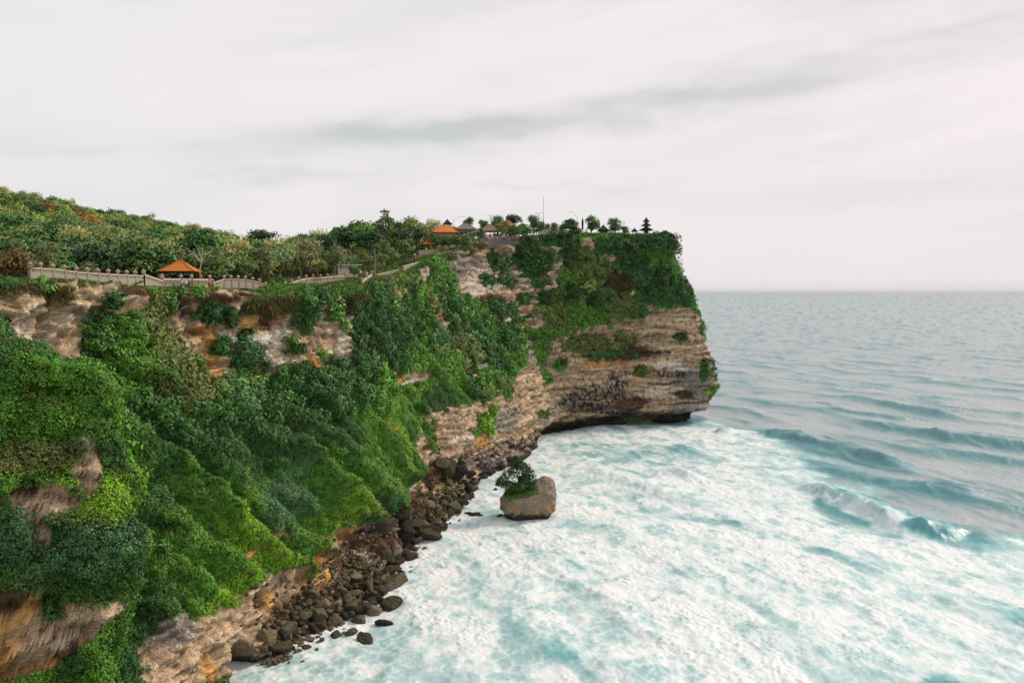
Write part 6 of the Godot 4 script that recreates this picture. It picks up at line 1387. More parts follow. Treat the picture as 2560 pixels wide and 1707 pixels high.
var PEOPLE := [
	[V(-57.68,55.11,144.50), 2.60, 0, "white", "blue", "person in a white top at the left of the terrace group", ""],
	[V(-57.26,55.08,145.20), 0.30, 0, "white", "black", "person in a white tee and dark trousers mid terrace", ""],
	[V(-57.03,55.10,145.70), 3.00, 0, "blue", "black", "person in blue behind the white tee on the terrace", ""],
	[V(-56.66,55.10,146.50), -0.60, 0, "tan", "tan", "person in tan clothes right of the terrace group", ""],
	[V(-57.47,55.06,144.80), 0.20, 2, "red", "red", "person in red sitting on the terrace edge", ""],
	[V(-55.52,55.21,148.70), 0.40, 2, "orange", "tan", "person in orange sitting against the balustrade", ""],
	[V(-54.93,55.22,149.80), -0.40, 0, "pink", "black", "person in pale pink standing at the right terrace end", ""],
	[V(-54.59,55.10,150.30), 0.10, 2, "black", "yellow", "person in black squatting at the right terrace end", ""],
	[V(-54.41,55.12,150.70), -1.20, 2, "red", "black", "person in red and black squatting beside the one in black", ""],
	[V(-58.41,56.35,155.10), 0.50, 0, "orange", "red", "person in orange behind the balustrade right of the pavilion", ""],
	[V(-37.19,58.21,203.00), 0.00, 0, "white", "tan", "person in white on the path beside the cream block", ""],
	[V(-35.31,57.71,198.00), 1.30, 1, "red", "blue", "person in red at the stairway foot", ""],
	[V(-34.89,57.69,199.00), 2.60, 0, "white", "black", "person in white following the one in red at the stairway foot", ""],
	[V(-34.27,58.26,206.00), 3.90, 1, "red", "black", "person in red beside the tall lamp post", ""],
	[V(-44.15,57.22,188.00), 5.20, 0, "red", "black", "person in red behind the climbing balustrade", ""],
	[V(-27.84,62.46,236.00), 6.50, 1, "black", "black", "person in black low on the upper stairway", ""],
	[V(-27.73,63.04,238.00), 7.80, 0, "pink", "tan", "person in pink on the upper stairway", ""],
	[V(-28.32,64.00,241.00), 9.10, 1, "white", "black", "person in white midway up the stairway", ""],
	[V(-28.13,64.56,243.00), 10.40, 0, "black", "tan", "person in dark clothes near the stairway top", ""],
	[V(-26.58,66.17,255.00), 11.70, 1, "orange", "black", "person in orange near the small pavilion, left one", ""],
	[V(-26.49,66.36,256.00), 0.00, 0, "white", "red", "person in white under the small pavilion", ""],
	[V(-25.64,66.41,257.00), 1.70, 1, "black", "red", "person in black under the small pavilion", ""],
	[V(-24.90,66.53,258.00), 3.40, 0, "red", "black", "person in red under the small pavilion", ""],
	[V(-22.54,67.09,262.00), 5.10, 1, "red", "red", "person in red on the path below the clipped trees", ""],
	[V(-13.99,70.03,281.00), 6.80, 0, "orange", "tan", "person in orange on the path left of the plaza", ""],
	[V(-9.68,72.29,290.25), 5.66, 0, "pink", "black", "standing visitor in the crowd along the plaza parapet", "plaza crowd behind the parapet"],
	[V(-9.13,72.14,288.61), 5.61, 1, "orange", "red", "standing visitor in the crowd along the plaza parapet", "plaza crowd behind the parapet"],
	[V(-8.42,72.26,290.92), 4.73, 0, "white", "black", "standing visitor in the crowd along the plaza parapet", "plaza crowd behind the parapet"],
	[V(-7.93,72.31,290.08), 2.95, 1, "blue", "white", "standing visitor in the crowd along the plaza parapet", "plaza crowd behind the parapet"],
	[V(-7.27,72.45,290.53), 3.71, 0, "orange", "pink", "standing visitor in the crowd along the plaza parapet", "plaza crowd behind the parapet"],
	[V(-6.79,72.54,292.12), 5.51, 1, "white", "white", "standing visitor in the crowd along the plaza parapet", "plaza crowd behind the parapet"],
	[V(-6.30,72.37,292.93), 1.65, 0, "red", "orange", "standing visitor in the crowd along the plaza parapet", "plaza crowd behind the parapet"],
	[V(-5.76,72.48,294.02), 0.08, 1, "tan", "pink", "standing visitor in the crowd along the plaza parapet", "plaza crowd behind the parapet"],
	[V(-5.13,72.47,292.91), 1.28, 0, "blue", "orange", "standing visitor in the crowd along the plaza parapet", "plaza crowd behind the parapet"],
	[V(-4.41,72.60,295.17), 5.10, 1, "red", "pink", "standing visitor in the crowd along the plaza parapet", "plaza crowd behind the parapet"],
	[V(-3.88,72.87,296.72), 1.76, 0, "black", "pink", "standing visitor in the crowd along the plaza parapet", "plaza crowd behind the parapet"],
	[V(-3.39,72.73,295.97), 5.93, 1, "white", "blue", "standing visitor in the crowd along the plaza parapet", "plaza crowd behind the parapet"],
	[V(-2.67,72.85,296.45), 1.53, 0, "white", "black", "standing visitor in the crowd along the plaza parapet", "plaza crowd behind the parapet"],
	[V(-2.30,72.92,297.32), 0.49, 1, "red", "pink", "standing visitor in the crowd along the plaza parapet", "plaza crowd behind the parapet"],
	[V(-1.68,72.95,298.04), 4.34, 0, "black", "red", "standing visitor in the crowd along the plaza parapet", "plaza crowd behind the parapet"],
	[V(-1.16,72.81,298.39), 2.01, 1, "red", "white", "standing visitor in the crowd along the plaza parapet", "plaza crowd behind the parapet"],
	[V(-0.31,73.25,300.40), 1.96, 0, "white", "blue", "standing visitor in the crowd along the plaza parapet", "plaza crowd behind the parapet"],
	[V(0.07,72.98,298.27), 2.77, 1, "tan", "orange", "standing visitor in the crowd along the plaza parapet", "plaza crowd behind the parapet"],
	[V(0.70,73.22,300.74), 4.63, 0, "tan", "white", "standing visitor in the crowd along the plaza parapet", "plaza crowd behind the parapet"],
	[V(1.54,73.15,299.94), 0.71, 1, "white", "orange", "standing visitor in the crowd along the plaza parapet", "plaza crowd behind the parapet"],
	[V(2.07,73.08,301.51), 1.54, 0, "pink", "pink", "standing visitor in the crowd along the plaza parapet", "plaza crowd behind the parapet"],
	[V(2.68,73.24,301.35), 0.40, 1, "pink", "tan", "standing visitor in the crowd along the plaza parapet", "plaza crowd behind the parapet"],
	[V(5.43,76.84,319.29), 4.29, 0, "white", "white", "visitor in the tight crowd climbing left of the thin mast", "tight crowd on the plaza steps"],
	[V(5.73,76.56,322.04), 5.03, 1, "pink", "blue", "visitor in the tight crowd climbing left of the thin mast", "tight crowd on the plaza steps"],
	[V(5.91,76.17,318.44), 4.56, 0, "tan", "red", "visitor in the tight crowd climbing left of the thin mast", "tight crowd on the plaza steps"],
	[V(6.18,77.43,320.02), 4.73, 1, "black", "pink", "visitor in the tight crowd climbing left of the thin mast", "tight crowd on the plaza steps"],
	[V(6.40,76.87,318.72), 4.13, 0, "blue", "white", "visitor in the tight crowd climbing left of the thin mast", "tight crowd on the plaza steps"],
	[V(6.72,77.39,322.45), 1.51, 1, "orange", "pink", "visitor in the tight crowd climbing left of the thin mast", "tight crowd on the plaza steps"],
	[V(7.05,77.58,325.95), 1.17, 0, "red", "orange", "visitor in the tight crowd climbing left of the thin mast", "tight crowd on the plaza steps"],
	[V(7.24,76.97,323.50), 3.41, 1, "white", "red", "visitor in the tight crowd climbing left of the thin mast", "tight crowd on the plaza steps"],
	[V(7.41,76.57,320.13), 0.59, 0, "white", "blue", "visitor in the tight crowd climbing left of the thin mast", "tight crowd on the plaza steps"],
	[V(7.69,77.26,321.29), 1.83, 1, "pink", "orange", "visitor in the tight crowd climbing left of the thin mast", "tight crowd on the plaza steps"],
	[V(7.85,77.23,318.04), 1.37, 0, "tan", "pink", "visitor in the tight crowd climbing left of the thin mast", "tight crowd on the plaza steps"],
	[V(8.27,77.65,324.66), 5.63, 1, "black", "white", "visitor in the tight crowd climbing left of the thin mast", "tight crowd on the plaza steps"],
	[V(8.38,76.50,319.55), 1.86, 0, "blue", "black", "visitor in the tight crowd climbing left of the thin mast", "tight crowd on the plaza steps"],
	[V(8.72,76.67,323.11), 6.00, 1, "orange", "black", "visitor in the tight crowd climbing left of the thin mast", "tight crowd on the plaza steps"],
	[V(8.89,76.67,320.09), 2.65, 0, "red", "tan", "visitor in the tight crowd climbing left of the thin mast", "tight crowd on the plaza steps"],
	[V(9.16,77.31,321.10), 4.68, 1, "white", "black", "visitor in the tight crowd climbing left of the thin mast", "tight crowd on the plaza steps"],
	[V(9.42,76.33,321.32), 2.38, 0, "white", "blue", "visitor in the tight crowd climbing left of the thin mast", "tight crowd on the plaza steps"],
	[V(9.64,76.71,320.55), 2.37, 1, "pink", "white", "visitor in the tight crowd climbing left of the thin mast", "tight crowd on the plaza steps"],
	[V(10.91,77.70,328.00), 5.50, 0, "white", "white", "visitor strolling by the pale plaza wall", "strollers by the pale plaza wall"],
	[V(11.88,77.70,328.00), 3.07, 1, "black", "white", "visitor strolling by the pale plaza wall", "strollers by the pale plaza wall"],
	[V(12.85,77.70,328.00), 5.17, 0, "red", "red", "visitor strolling by the pale plaza wall", "strollers by the pale plaza wall"],
	[V(13.81,77.70,328.00), 3.50, 1, "pink", "orange", "visitor strolling by the pale plaza wall", "strollers by the pale plaza wall"],
	[V(14.78,77.70,328.00), 4.58, 0, "blue", "blue", "visitor strolling by the pale plaza wall", "strollers by the pale plaza wall"],
	[V(15.75,77.70,328.00), 0.43, 1, "white", "black", "visitor strolling by the pale plaza wall", "strollers by the pale plaza wall"],
	[V(16.72,77.70,328.00), 0.46, 0, "tan", "tan", "visitor strolling by the pale plaza wall", "strollers by the pale plaza wall"],
	[V(17.69,77.70,328.00), 4.41, 1, "orange", "pink", "visitor strolling by the pale plaza wall", "strollers by the pale plaza wall"],
]
# ---------------------------------------------------------------- boulders and the islet
func stone_mesh(seed_: int, steps: int, planes: int, bump: float, base: Color) -> ArrayMesh:
	rng.seed = seed_
	var cuts := []
	for i in planes: cuts.append([random_unit(), rng.randf_range(0.55, 0.95)])
	var n := noise(seed_ + 500, 1.3, 4)
	var v := PackedVector3Array()
	var c := PackedColorArray()
	var f := PackedInt32Array()
	for face in 6:
		for j in steps + 1:
			for i in steps + 1:
				var a := tan((2.0 * i / steps - 1.0) * PI / 4.0)
				var b := tan((2.0 * j / steps - 1.0) * PI / 4.0)
				var u: Vector3 = [Vector3(1, b, -a), Vector3(-1, b, a), Vector3(a, 1, -b), Vector3(a, -1, b), Vector3(a, b, 1), Vector3(-a, b, -1)][face]
				u = u.normalized()
				var r := 1.25
				for q in cuts:
					var k := u.dot(q[0])
					if k > 0.05: r = minf(r, q[1] / k)
				r *= 1.0 + bump * n.get_noise_3dv(u * 2.0)
				v.append(u * r)
				var k2 := 1.0 + 0.7 * n.get_noise_3dv(u * 3.0 + Vector3(9, 0, 0))
				c.append(Color(base.r * k2, base.g * k2, base.b * k2 * 0.97))
		var first := face * (steps + 1) * (steps + 1)
		for j in steps:
			for i in steps:
				var a := first + j * (steps + 1) + i
				for x in [a, a + steps + 1, a + 1, a + 1, a + steps + 1, a + steps + 2]: f.append(x)
	var st := SurfaceTool.new()
	st.create_from_arrays(surface(v, PackedVector3Array(), c, PackedVector2Array(), f).surface_get_arrays(0))
	st.set_smooth_group(-1)
	st.generate_normals()
	return st.commit()

func make_boulders() -> void:
	var meshes := []
	var shades := [Color(0.075, 0.065, 0.042), Color(0.125, 0.112, 0.072), Color(0.22, 0.175, 0.115), Color(0.04, 0.037, 0.032)]
	for i in 16: meshes.append(stone_mesh(700 + i, 8, 8, 0.09, shades[i / 4]))
	rng.seed = 77
	for b in BOULDERS:   # place, radius, tone, squash, what it is
		var o := part("boulder", meshes[b[2] * 4 + rng.randi() % 4], rock_material, self)
		o.position = b[0]
		o.rotation = Vector3(rng.randf_range(-0.4, 0.4), rng.randf() * TAU, rng.randf_range(-0.4, 0.4))
		o.scale = Vector3(b[1] * rng.randf_range(0.9, 1.25), b[1] * b[3] * rng.randf_range(0.8, 1.05), b[1] * rng.randf_range(0.85, 1.1))
		tag(o, b[4], "boulder", b[5])
	var where := []
	var tint := []
	for r in RUBBLE:
		for i in r[2]:
			var p: Vector3 = r[0] + Vector3(rng.randfn() * r[1], 0, rng.randfn() * r[1] * 1.4)
			p.y = maxf(shore_height(p) + 0.1, 0.1)
			var s := rng.randf_range(0.16, 0.55)
			where.append(Transform3D(Basis.from_euler(Vector3(rng.randf() * TAU, rng.randf() * TAU, 0)).scaled(Vector3(s, s * 0.8, s)), p))
			var k := rng.randf_range(0.6, 1.6)
			tint.append(Color(k * 1.1, k, k * 0.9))
	tag(scatter("shore_rubble", stone_mesh(730, 3, 9, 0.1, Color(0.13, 0.112, 0.08)), rock_material, where, tint), "brown rubble and cobbles between the boulders at the foot of the slope", "rubble", "", "stuff")

func shore_height(p: Vector3) -> float:   # height of the cliff surface near the shore
	var best := 1e9
	var h := 0.0
	for i in range(0, cols_n, 2):
		var base := i * rows_n
		if absf(grid_v[base + rows_n - 10].z - p.z) > 3.0: continue
		for k in range(rows_n * 2 / 3, rows_n - 1, 2):
			var q := grid_v[base + k]
			var e := Vector2(q.x - p.x, q.z - p.z).length_squared()
			if e < best:
				best = e
				h = q.y
	return h if best < 4.0 else 0.0

func make_islet() -> void:
	var at := ISLET
	var o := thing("islet_rock", at, 0.12, "squat tan sea rock with an undercut foot standing alone in the white surf", "rock")
	var n := noise(900, 0.35, 4)
	var v := PackedVector3Array()
	var c := PackedColorArray()
	var f := PackedInt32Array()
	var around := 96
	var up := 56
	for j in up + 1:
		var t := float(j) / up
		for i in around:
			var w := TAU * i / around
			var ex := pow(absf(cos(w)), 0.62) * signf(cos(w))
			var ez := pow(absf(sin(w)), 0.72) * signf(sin(w))
			var s := t / 0.72
			var x := ex * 6.3
			var z := ez * 4.3
			var top := 7.0 + x * 0.2 - z * 0.16 + 0.9 * smoothstep(2.0, 5.0, x)
			var y: float
			if t < 0.72:
				y = lerpf(-1.5, top, s)
				var k := 0.93 + 0.10 * sin(clampf(s, 0.0, 1.0) * PI * 0.75)
				k -= 0.17 * smoothstep(2.3, 1.1, y + 0.4 * n.get_noise_2d(w * 3.0, 2.0))
				k *= 1.0 - 0.10 * smoothstep(0.8, 1.0, s)
				x *= k
				z *= k
				x -= 0.5 * smoothstep(5.0, 0.0, y) * (1.0 if x < 0.0 else 0.2)
			else:
				var k := (1.0 - (t - 0.72) / 0.28)
				x *= 0.9 * k
				z *= 0.9 * k
				top = 7.0 + x * 0.2 - z * 0.16 + 0.9 * smoothstep(2.0, 5.0, x)
				y = top + 0.35 * (1.0 - k)
			var p := Vector3(x, y, z)
			var q := n.get_noise_3dv(p * 1.5)
			p += Vector3(ex, 0.0 if t < 0.72 else 0.4, ez).normalized() * (q * 0.9 + 0.5 * n.get_noise_3dv(p * Vector3(4, 6, 4)))
			v.append(p)
			var col := Color(0.42, 0.32, 0.21).lerp(Color(0.32, 0.28, 0.24), clampf(0.5 + 2.0 * q, 0.0, 1.0))
			col = col.lerp(Color(0.46, 0.28, 0.11), bell(y - 2.6, 0.7) * clampf(0.6 + 2.0 * n.get_noise_2d(w * 4.0, 8.0), 0.0, 1.0))
			col = col.lerp(Color(0.03, 0.028, 0.022), smoothstep(2.1, 1.3, y + q) * 0.9)
			if t > 0.7 and x < 2.0: col = col.lerp(Color(0.07, 0.09, 0.03), 0.8)
			c.append(col)
	for j in up:
		for i in around:
			var a := j * around + i
			var b := j * around + (i + 1) % around
			for x in [a, a + around, b, b, a + around, b + around]: f.append(x)
	var st := SurfaceTool.new()
	st.create_from_arrays(surface(v, PackedVector3Array(), c, PackedVector2Array(), f).surface_get_arrays(0))
	st.set_smooth_group(0)
	st.generate_normals()
	part("rock_body", st.commit(), rock_material, o)
	var where := []
	var tint := []
	rng.seed = 901
	for i in 130:
		var x := rng.randf_range(-5.4, 1.0)
		var z := rng.randf_range(-3.0, 3.7)
		var s := rng.randf_range(0.5, 0.9)
		where.append(Transform3D(Basis(Vector3.UP, rng.randf() * TAU).scaled(Vector3(s, s, s)), Vector3(x, 6.95 + x * 0.2 - z * 0.16, z)))
		var g: Color = TONE[GRASS].lerp(TONE[MID], rng.randf())
		tint.append(g)
	scatter("grass", grass_tuft(902, 40, 0.9), leaf_material(0.35), where, tint, o)
	var t := thing("islet_shrub", at + Vector3(-2.1, 6.6, 0.2), 0.0, "dark green windswept shrub growing on top of the lone sea rock", "shrub")
	var wood := Maker.new()
	wood.tone = Color(0.16, 0.13, 0.1)
	var m := Maker.new()
	rng.seed = 903
	var blobs := [[-3.6, 2.2, 0.3, 1.5], [-2.3, 3.5, 0.0, 1.6], [-2.6, 1.3, 0.8, 1.4], [-0.2, 5.9, 0.0, 1.4], [-0.9, 4.8, 0.2, 1.5], [0.7, 5.2, -0.3, 1.5], [1.6, 3.9, 0.2, 1.5], [2.2, 2.5, 0.4, 1.6], [2.4, 1.2, 0.6, 1.4], [0.4, 1.2, 1.3, 1.5], [-1.0, 0.9, 1.4, 1.2], [0.9, 2.3, -0.8, 1.1], [-0.4, 7.2, 0.0, 0.8], [-1.0, 6.6, 0.1, 0.7], [1.2, 3.0, 0.9, 1.1], [-4.3, 1.5, 0.2, 0.9]]
	for b in blobs:
		var centre := Vector3(b[0], b[1], b[2])
		leaves_on(m, centre, Vector3(b[3], b[3] * 0.85, b[3]), 210, 0.5, 0.17, 0.15, rng.randf_range(0.75, 1.3))
		wood.tube([Vector3(0, -0.6, 0), centre * 0.4 + Vector3(0, 0.5, 0), centre], [0.2, 0.13, 0.04], 5)
	t.scale = Vector3(1.12, 1.05, 1.1)
	part("branches", wood.mesh(), vertex_matte, t)
	m.c = tinted(m.c, Color(0.035, 0.085, 0.022))
	part("foliage", m.mesh(), leaf_material(0.3), t)

func tinted(c: PackedColorArray, by: Color) -> PackedColorArray:
	for i in c.size(): c[i] = Color(c[i].r * by.r, c[i].g * by.g, c[i].b * by.b, 1)
	return c

var vertex_matte: StandardMaterial3D = matte_vertex()
func matte_vertex() -> StandardMaterial3D:
	var m := matte(Color.WHITE, 0.85, 0.25)
	m.vertex_color_use_as_albedo = true
	return m

# ---------------------------------------------------------------- trees
var crown_material := leaf_material(0.3)
var tree_models := {}
# kind: colour, crown half width, crown half height, trunk height, blobs, leaves in a blob, leaf length, leaf width, blob size
const TREES := {
	"dark": [Color(0.034, 0.09, 0.026), 2.9, 2.2, 2.2, 16, 70, 0.62, 0.22, 1.25],
	"green": [Color(0.07, 0.16, 0.035), 2.7, 2.1, 2.0, 16, 70, 0.6, 0.2, 1.2],
	"light": [Color(0.13, 0.2, 0.05), 2.5, 2.2, 2.0, 16, 66, 0.55, 0.16, 1.1],
	"olive": [Color(0.16, 0.21, 0.065), 2.6, 2.6, 1.8, 18, 64, 0.62, 0.1, 1.1],
	"tan": [Color(0.23, 0.24, 0.11), 2.6, 2.6, 1.8, 18, 60, 0.66, 0.09, 1.1],
	"grey_green": [Color(0.115, 0.18, 0.09), 2.7, 2.3, 1.9, 17, 64, 0.6, 0.12, 1.15],
	"orange": [Color(0.4, 0.21, 0.045), 3.4, 1.9, 1.8, 15, 66, 0.55, 0.2, 1.2],
	"bushy": [Color(0.06, 0.15, 0.035), 2.8, 2.5, 1.0, 18, 70, 0.5, 0.17, 1.15],
	"rust": [Color(0.17, 0.11, 0.035), 2.9, 2.2, 1.2, 17, 70, 0.5, 0.16, 1.2],
	"umbrella": [Color(0.034, 0.085, 0.03), 4.3, 1.2, 3.8, 20, 60, 0.6, 0.2, 1.15],
	"tall": [Color(0.085, 0.15, 0.04), 2.8, 3.8, 3.4, 20, 46, 0.6, 0.16, 0.95],
	"slim": [Color(0.05, 0.085, 0.03), 1.3, 1.7, 5.4, 7, 40, 0.6, 0.14, 0.75],
	"clipped": [Color(0.08, 0.16, 0.035), 2.6, 1.6, 1.1, 17, 70, 0.45, 0.16, 1.0],
}

func tree_model(kind: String) -> Array:
	if tree_models.has(kind): return tree_models[kind]
	var s: Array = TREES[kind]
	rng.seed = 1000 + kind.hash() % 1000
	var m := Maker.new()
	var wood := Maker.new()
	wood.tone = Color(0.12, 0.095, 0.07)
	var fork := Vector3(rng.randf_range(-0.2, 0.2), s[3], rng.randf_range(-0.2, 0.2))
	wood.tube([Vector3(0, -0.5, 0), fork * 0.5, fork], [0.26, 0.2, 0.15], 6)
	for b in s[4]:
		var u := random_unit()
		var at: Vector3 = fork + Vector3(0, s[2] * 0.75, 0) + u * Vector3(s[1], s[2], s[1]) * pow(rng.randf(), 0.4) * 0.8
		var r: float = s[8] * rng.randf_range(0.75, 1.25)
		leaves_on(m, at, Vector3(r, r * 0.8, r), s[5], s[6], s[7], 0.15, rng.randf_range(0.68, 1.35), 0.5)
		if b % 2 == 0: wood.tube([fork * 0.8, (fork + at) * 0.5 + Vector3(0, -0.3, 0), at], [0.12, 0.08, 0.03], 4)
	m.c = tinted(m.c, s[0])
	tree_models[kind] = [m.mesh(), wood.mesh()]
	return tree_models[kind]

var first_tree := {}
func tree(kind: String, at: Vector3, size: float, turn: float, label: String, group := "", called := "tree") -> Node3D:
	var key := kind + called
	var o: Node3D
	if first_tree.has(key):
		o = first_tree[key].duplicate()
		o.name = numbered(called)
		add_child(o)
		o.position = at
		o.rotation.y = turn
		if o.has_meta("group"): o.remove_meta("group")
		tag(o, label, "", group)
	else:
		o = thing(called, at, turn, label, "tree", group)
		var model := tree_model(kind)
		part("trunk", model[1], vertex_matte, o)
		part("crown", model[0], crown_material, o)
		first_tree[key] = o
	o.scale = Vector3(size, size, size)
	return o

const SPOTS := ["above the left end of the balustrade", "behind the first balustrade posts at left", "behind the middle of the left balustrade", "behind the right part of the left balustrade", "just left of the pavilion", "right behind the pavilion roof", "beside the dead tree", "behind the curving balustrade right of the pavilion", "above the dip in the balustrade", "behind the climbing balustrade", "left of the cream block", "by the path to the temple"]
func make_trees() -> void:
	for t in LONE_TREES: tree(t[0], t[1] - Vector3(0, 0.2, 0), t[2], t[3], t[4])
	# the wood on the hill: the nearest trees one by one, the far ones as a mass
	rng.seed = 31
	var kinds := ["dark", "green", "grey_green", "light", "grey_green", "olive"]
	var said := {"dark": "dark leafy", "green": "mid green leafy", "light": "pale yellow-green", "olive": "feathery olive", "tan": "dry tan feathery", "grey_green": "grey-green"}
	var mass := {}
	var own := 0
	var spots := []
	var d := 112.0
	while d < 480.0:
		var gap := 3.6 + d * 0.006
		var x := -0.74 * d - 14.0
		while x < 10.0:
			var p := Vector2(x + rng.randf_range(-0.5, 0.5) * gap, d + rng.randf_range(-0.5, 0.5) * gap)
			x += gap
			if p.x < -0.74 * p.y - 14.0 or (p.x > -20.0 and p.y > 300.0): continue
			if rim_distance(p.x, p.y) < (19.0 if p.y < 178.0 else 15.0): continue
			if p.y > 150.0 and p.y < 215.0 and absf(p.x - lerpf(-56.0, -44.0, (p.y - 150.0) / 65.0)) < 5.0: continue   # the white building and the path stay free
			if Vector2(p.x + 62.0, p.y - 148.0).length() < 8.0: continue
			spots.append(p)
		d += gap
	for p in spots:
		var n1 := n_big.get_noise_2d(p.x * 0.5, p.y * 0.5)
		var n2 := n_big.get_noise_2d(p.x * 0.5 + 700.0, p.y * 0.5)
		var kind: String = kinds[clampi(int(2.4 + n1 * 7.0 + rng.randf_range(-1.8, 1.8)), 0, 5)] if n2 < 0.22 else ("tan" if rng.randf() < 0.5 else "olive")
		if p.y < 165.0 and rng.randf() < 0.55: kind = "dark" if rng.randf() < 0.6 else "green"
		var at := V(p.x, ground_height(p.x, p.y) - 0.4, p.y)
		var size := rng.randf_range(0.8, 1.35) * (0.85 if p.y < 150.0 else 1.15 if p.y < 320.0 else 1.05)
		if p.y > 300.0 and p.x > -110.0: size *= 0.7
		if p.y < 215.0 and own < 230:
			own += 1
			var seen: float = 512.0 + 824.0 * p.x / p.y   # which landmark it stands by
			var by: String = SPOTS[clampi(int(seen / 34.0), 0, SPOTS.size() - 1)]
			if p.x / p.y > -0.13: by = SPOTS[SPOTS.size() - 1]
			var tall := "tall " if size > 1.2 else "low " if size < 0.85 else ""
			by = by if p.y < 175.0 else "higher up, " + by
			tree(kind, at, size, rng.randf() * TAU, tall + said[kind] + " tree " + by, "trees " + by)
		else:
			if not mass.has(kind): mass[kind] = [[], []]
			mass[kind][0].append(Transform3D(Basis(Vector3.UP, rng.randf() * TAU).scaled(Vector3(size, size * rng.randf_range(0.85, 1.15), size)), at))
			var k := rng.randf_range(1.1, 1.9)
			mass[kind][1].append(Color(k * 1.1, k * 1.06, k * 0.86))
	for kind in mass:
		var o := thing("hill_forest", Vector3.ZERO, 0.0, said[kind] + " trees of the far wood on the hillside", "forest")
		o.set_meta("kind", "stuff")
		scatter("foliage", tree_model(kind)[0], crown_material, mass[kind][0], mass[kind][1], o)
		scatter("trunks", tree_model(kind)[1], vertex_matte, mass[kind][0], mass[kind][1], o)
	print("trees ", own, " of ", spots.size())
	# shrubs one can tell apart on the cliff
	for s in SHRUBS:
		var o: Node3D
		if s[0] in first_shrub:
			o = first_shrub[s[0]].duplicate()
			o.name = numbered("cliff_shrub")
			add_child(o)
			tag(o, s[3], "")
			o.position = s[1]
		else:
			o = thing("cliff_shrub", s[1], 0.0, s[3], "shrub")
			rng.seed = 60 + first_shrub.size()
			var m := Maker.new()
			for b in 9:
				var u := random_unit()
				leaves_on(m, u * Vector3(0.62, 0.5, 0.62), Vector3(0.42, 0.36, 0.42), 95, 0.2, 0.066, 0.2, rng.randf_range(0.7, 1.3))
			m.c = tinted(m.c, s[4])
			part("foliage", m.mesh(), crown_material, o)
			first_shrub[s[0]] = o
		o.scale = s[2]
		o.rotation.y = rng.randf() * TAU
	# the bare dead tree beside the pavilion
	var t := thing("dead_tree", DEAD_TREE, 0.3, "bare bleached dead tree rising just right of the orange pavilion roof", "tree")
	var wood := Maker.new()
	wood.tone = Color(0.5, 0.46, 0.4)
	rng.seed = 62
	t.scale = Vector3(0.82, 0.82, 0.82)
	var fork := Vector3(0.3, 3.6, 0)
	wood.tube([Vector3(0, -0.5, 0), Vector3(-0.1, 1.8, 0), fork], [0.16, 0.13, 0.1], 6)
	part("trunk", wood.mesh(), vertex_matte, t)
	for b in [[Vector3(-1.0, 5.6, 0), Vector3(-2.3, 6.6, 0.2), Vector3(-3.9, 7.6, 0)], [Vector3(0.2, 5.2, 0.3), Vector3(-0.5, 7.2, 0.2), Vector3(-1.3, 8.4, 0)], [Vector3(1.0, 4.8, 0), Vector3(1.5, 5.6, 0), Vector3(2.7, 6.3, 0)], [Vector3(0.7, 5.4, -0.3), Vector3(0.5, 6.5, -0.3), Vector3(0.9, 7.4, 0)], [Vector3(-0.6, 4.8, 0.2), Vector3(-1.6, 5.4, 0), Vector3(-2.6, 5.5, 0.2)]]:
		var limb := Maker.new()
		limb.tone = Color(0.5, 0.46, 0.4)
		limb.tube([fork, b[0], b[1], b[2]], [0.1, 0.07, 0.05, 0.02], 5)
		for k in 3:
			var from: Vector3 = b[0].lerp(b[2], rng.randf())
			limb.tube([from, from + Vector3(rng.randf_range(-0.9, 0.9), rng.randf_range(0.3, 1.1), rng.randf_range(-0.5, 0.5))], [0.035, 0.012], 4)
		part("limb", limb.mesh(), vertex_matte, t)
var first_shrub := {}

# ---------------------------------------------------------------- buildings
func hip_roof(m: Maker, wide: float, deep: float, tall: float, ridge: float, flare: float, courses: int, tone: Color) -> void:   # eaves at y = 0; courses of tile lapped one over the other
	rng.seed = int(wide * 100.0)
	for k in courses:
		var a := float(k) / courses
		var b := float(k + 1) / courses
		var ya := tall * pow(a, 1.0 + flare)
		var yb := tall * pow(b, 1.0 + flare)
		var xa := lerpf(wide * 0.5, ridge * 0.5, a)
		var xb := lerpf(wide * 0.5, ridge * 0.5, b)
		var za := lerpf(deep * 0.5, 0.03, a)
		var zb := lerpf(deep * 0.5, 0.03, b)
		var lap := 0.045
		var k2 := rng.randf_range(0.85, 1.12)
		m.tone = Color(tone.r * k2, tone.g * k2 * rng.randf_range(0.94, 1.06), tone.b * k2)
		var low := [Vector3(-xa, ya + lap, za), Vector3(xa, ya + lap, za), Vector3(xa, ya + lap, -za), Vector3(-xa, ya + lap, -za)]
		var high := [Vector3(-xb, yb + lap, zb), Vector3(xb, yb + lap, zb), Vector3(xb, yb + lap, -zb), Vector3(-xb, yb + lap, -zb)]
		var foot := []
		for p in low: foot.append(p - Vector3(0, lap + 0.03, 0))
		m.frustum(foot, low)
		m.frustum(low, high)
		if k == 0: m.cap(foot, true)
	m.tone = tone * 0.9
	m.box(Vector3(-ridge * 0.5 - 0.08, tall - 0.05, -0.12), Vector3(ridge * 0.5 + 0.08, tall + 0.16, 0.12))
	for sx in [-1.0, 1.0]:
		for sz in [-1.0, 1.0]:
			var path := []
			for k in 7:
				var a := k / 6.0
				path.append(Vector3(sx * lerpf(wide * 0.5, ridge * 0.5, a), tall * pow(a, 1.0 + flare) + 0.09, sz * lerpf(deep * 0.5, 0.0, a)))
			m.tube(path, [0.1, 0.1, 0.1, 0.1, 0.1, 0.1, 0.1], 5)

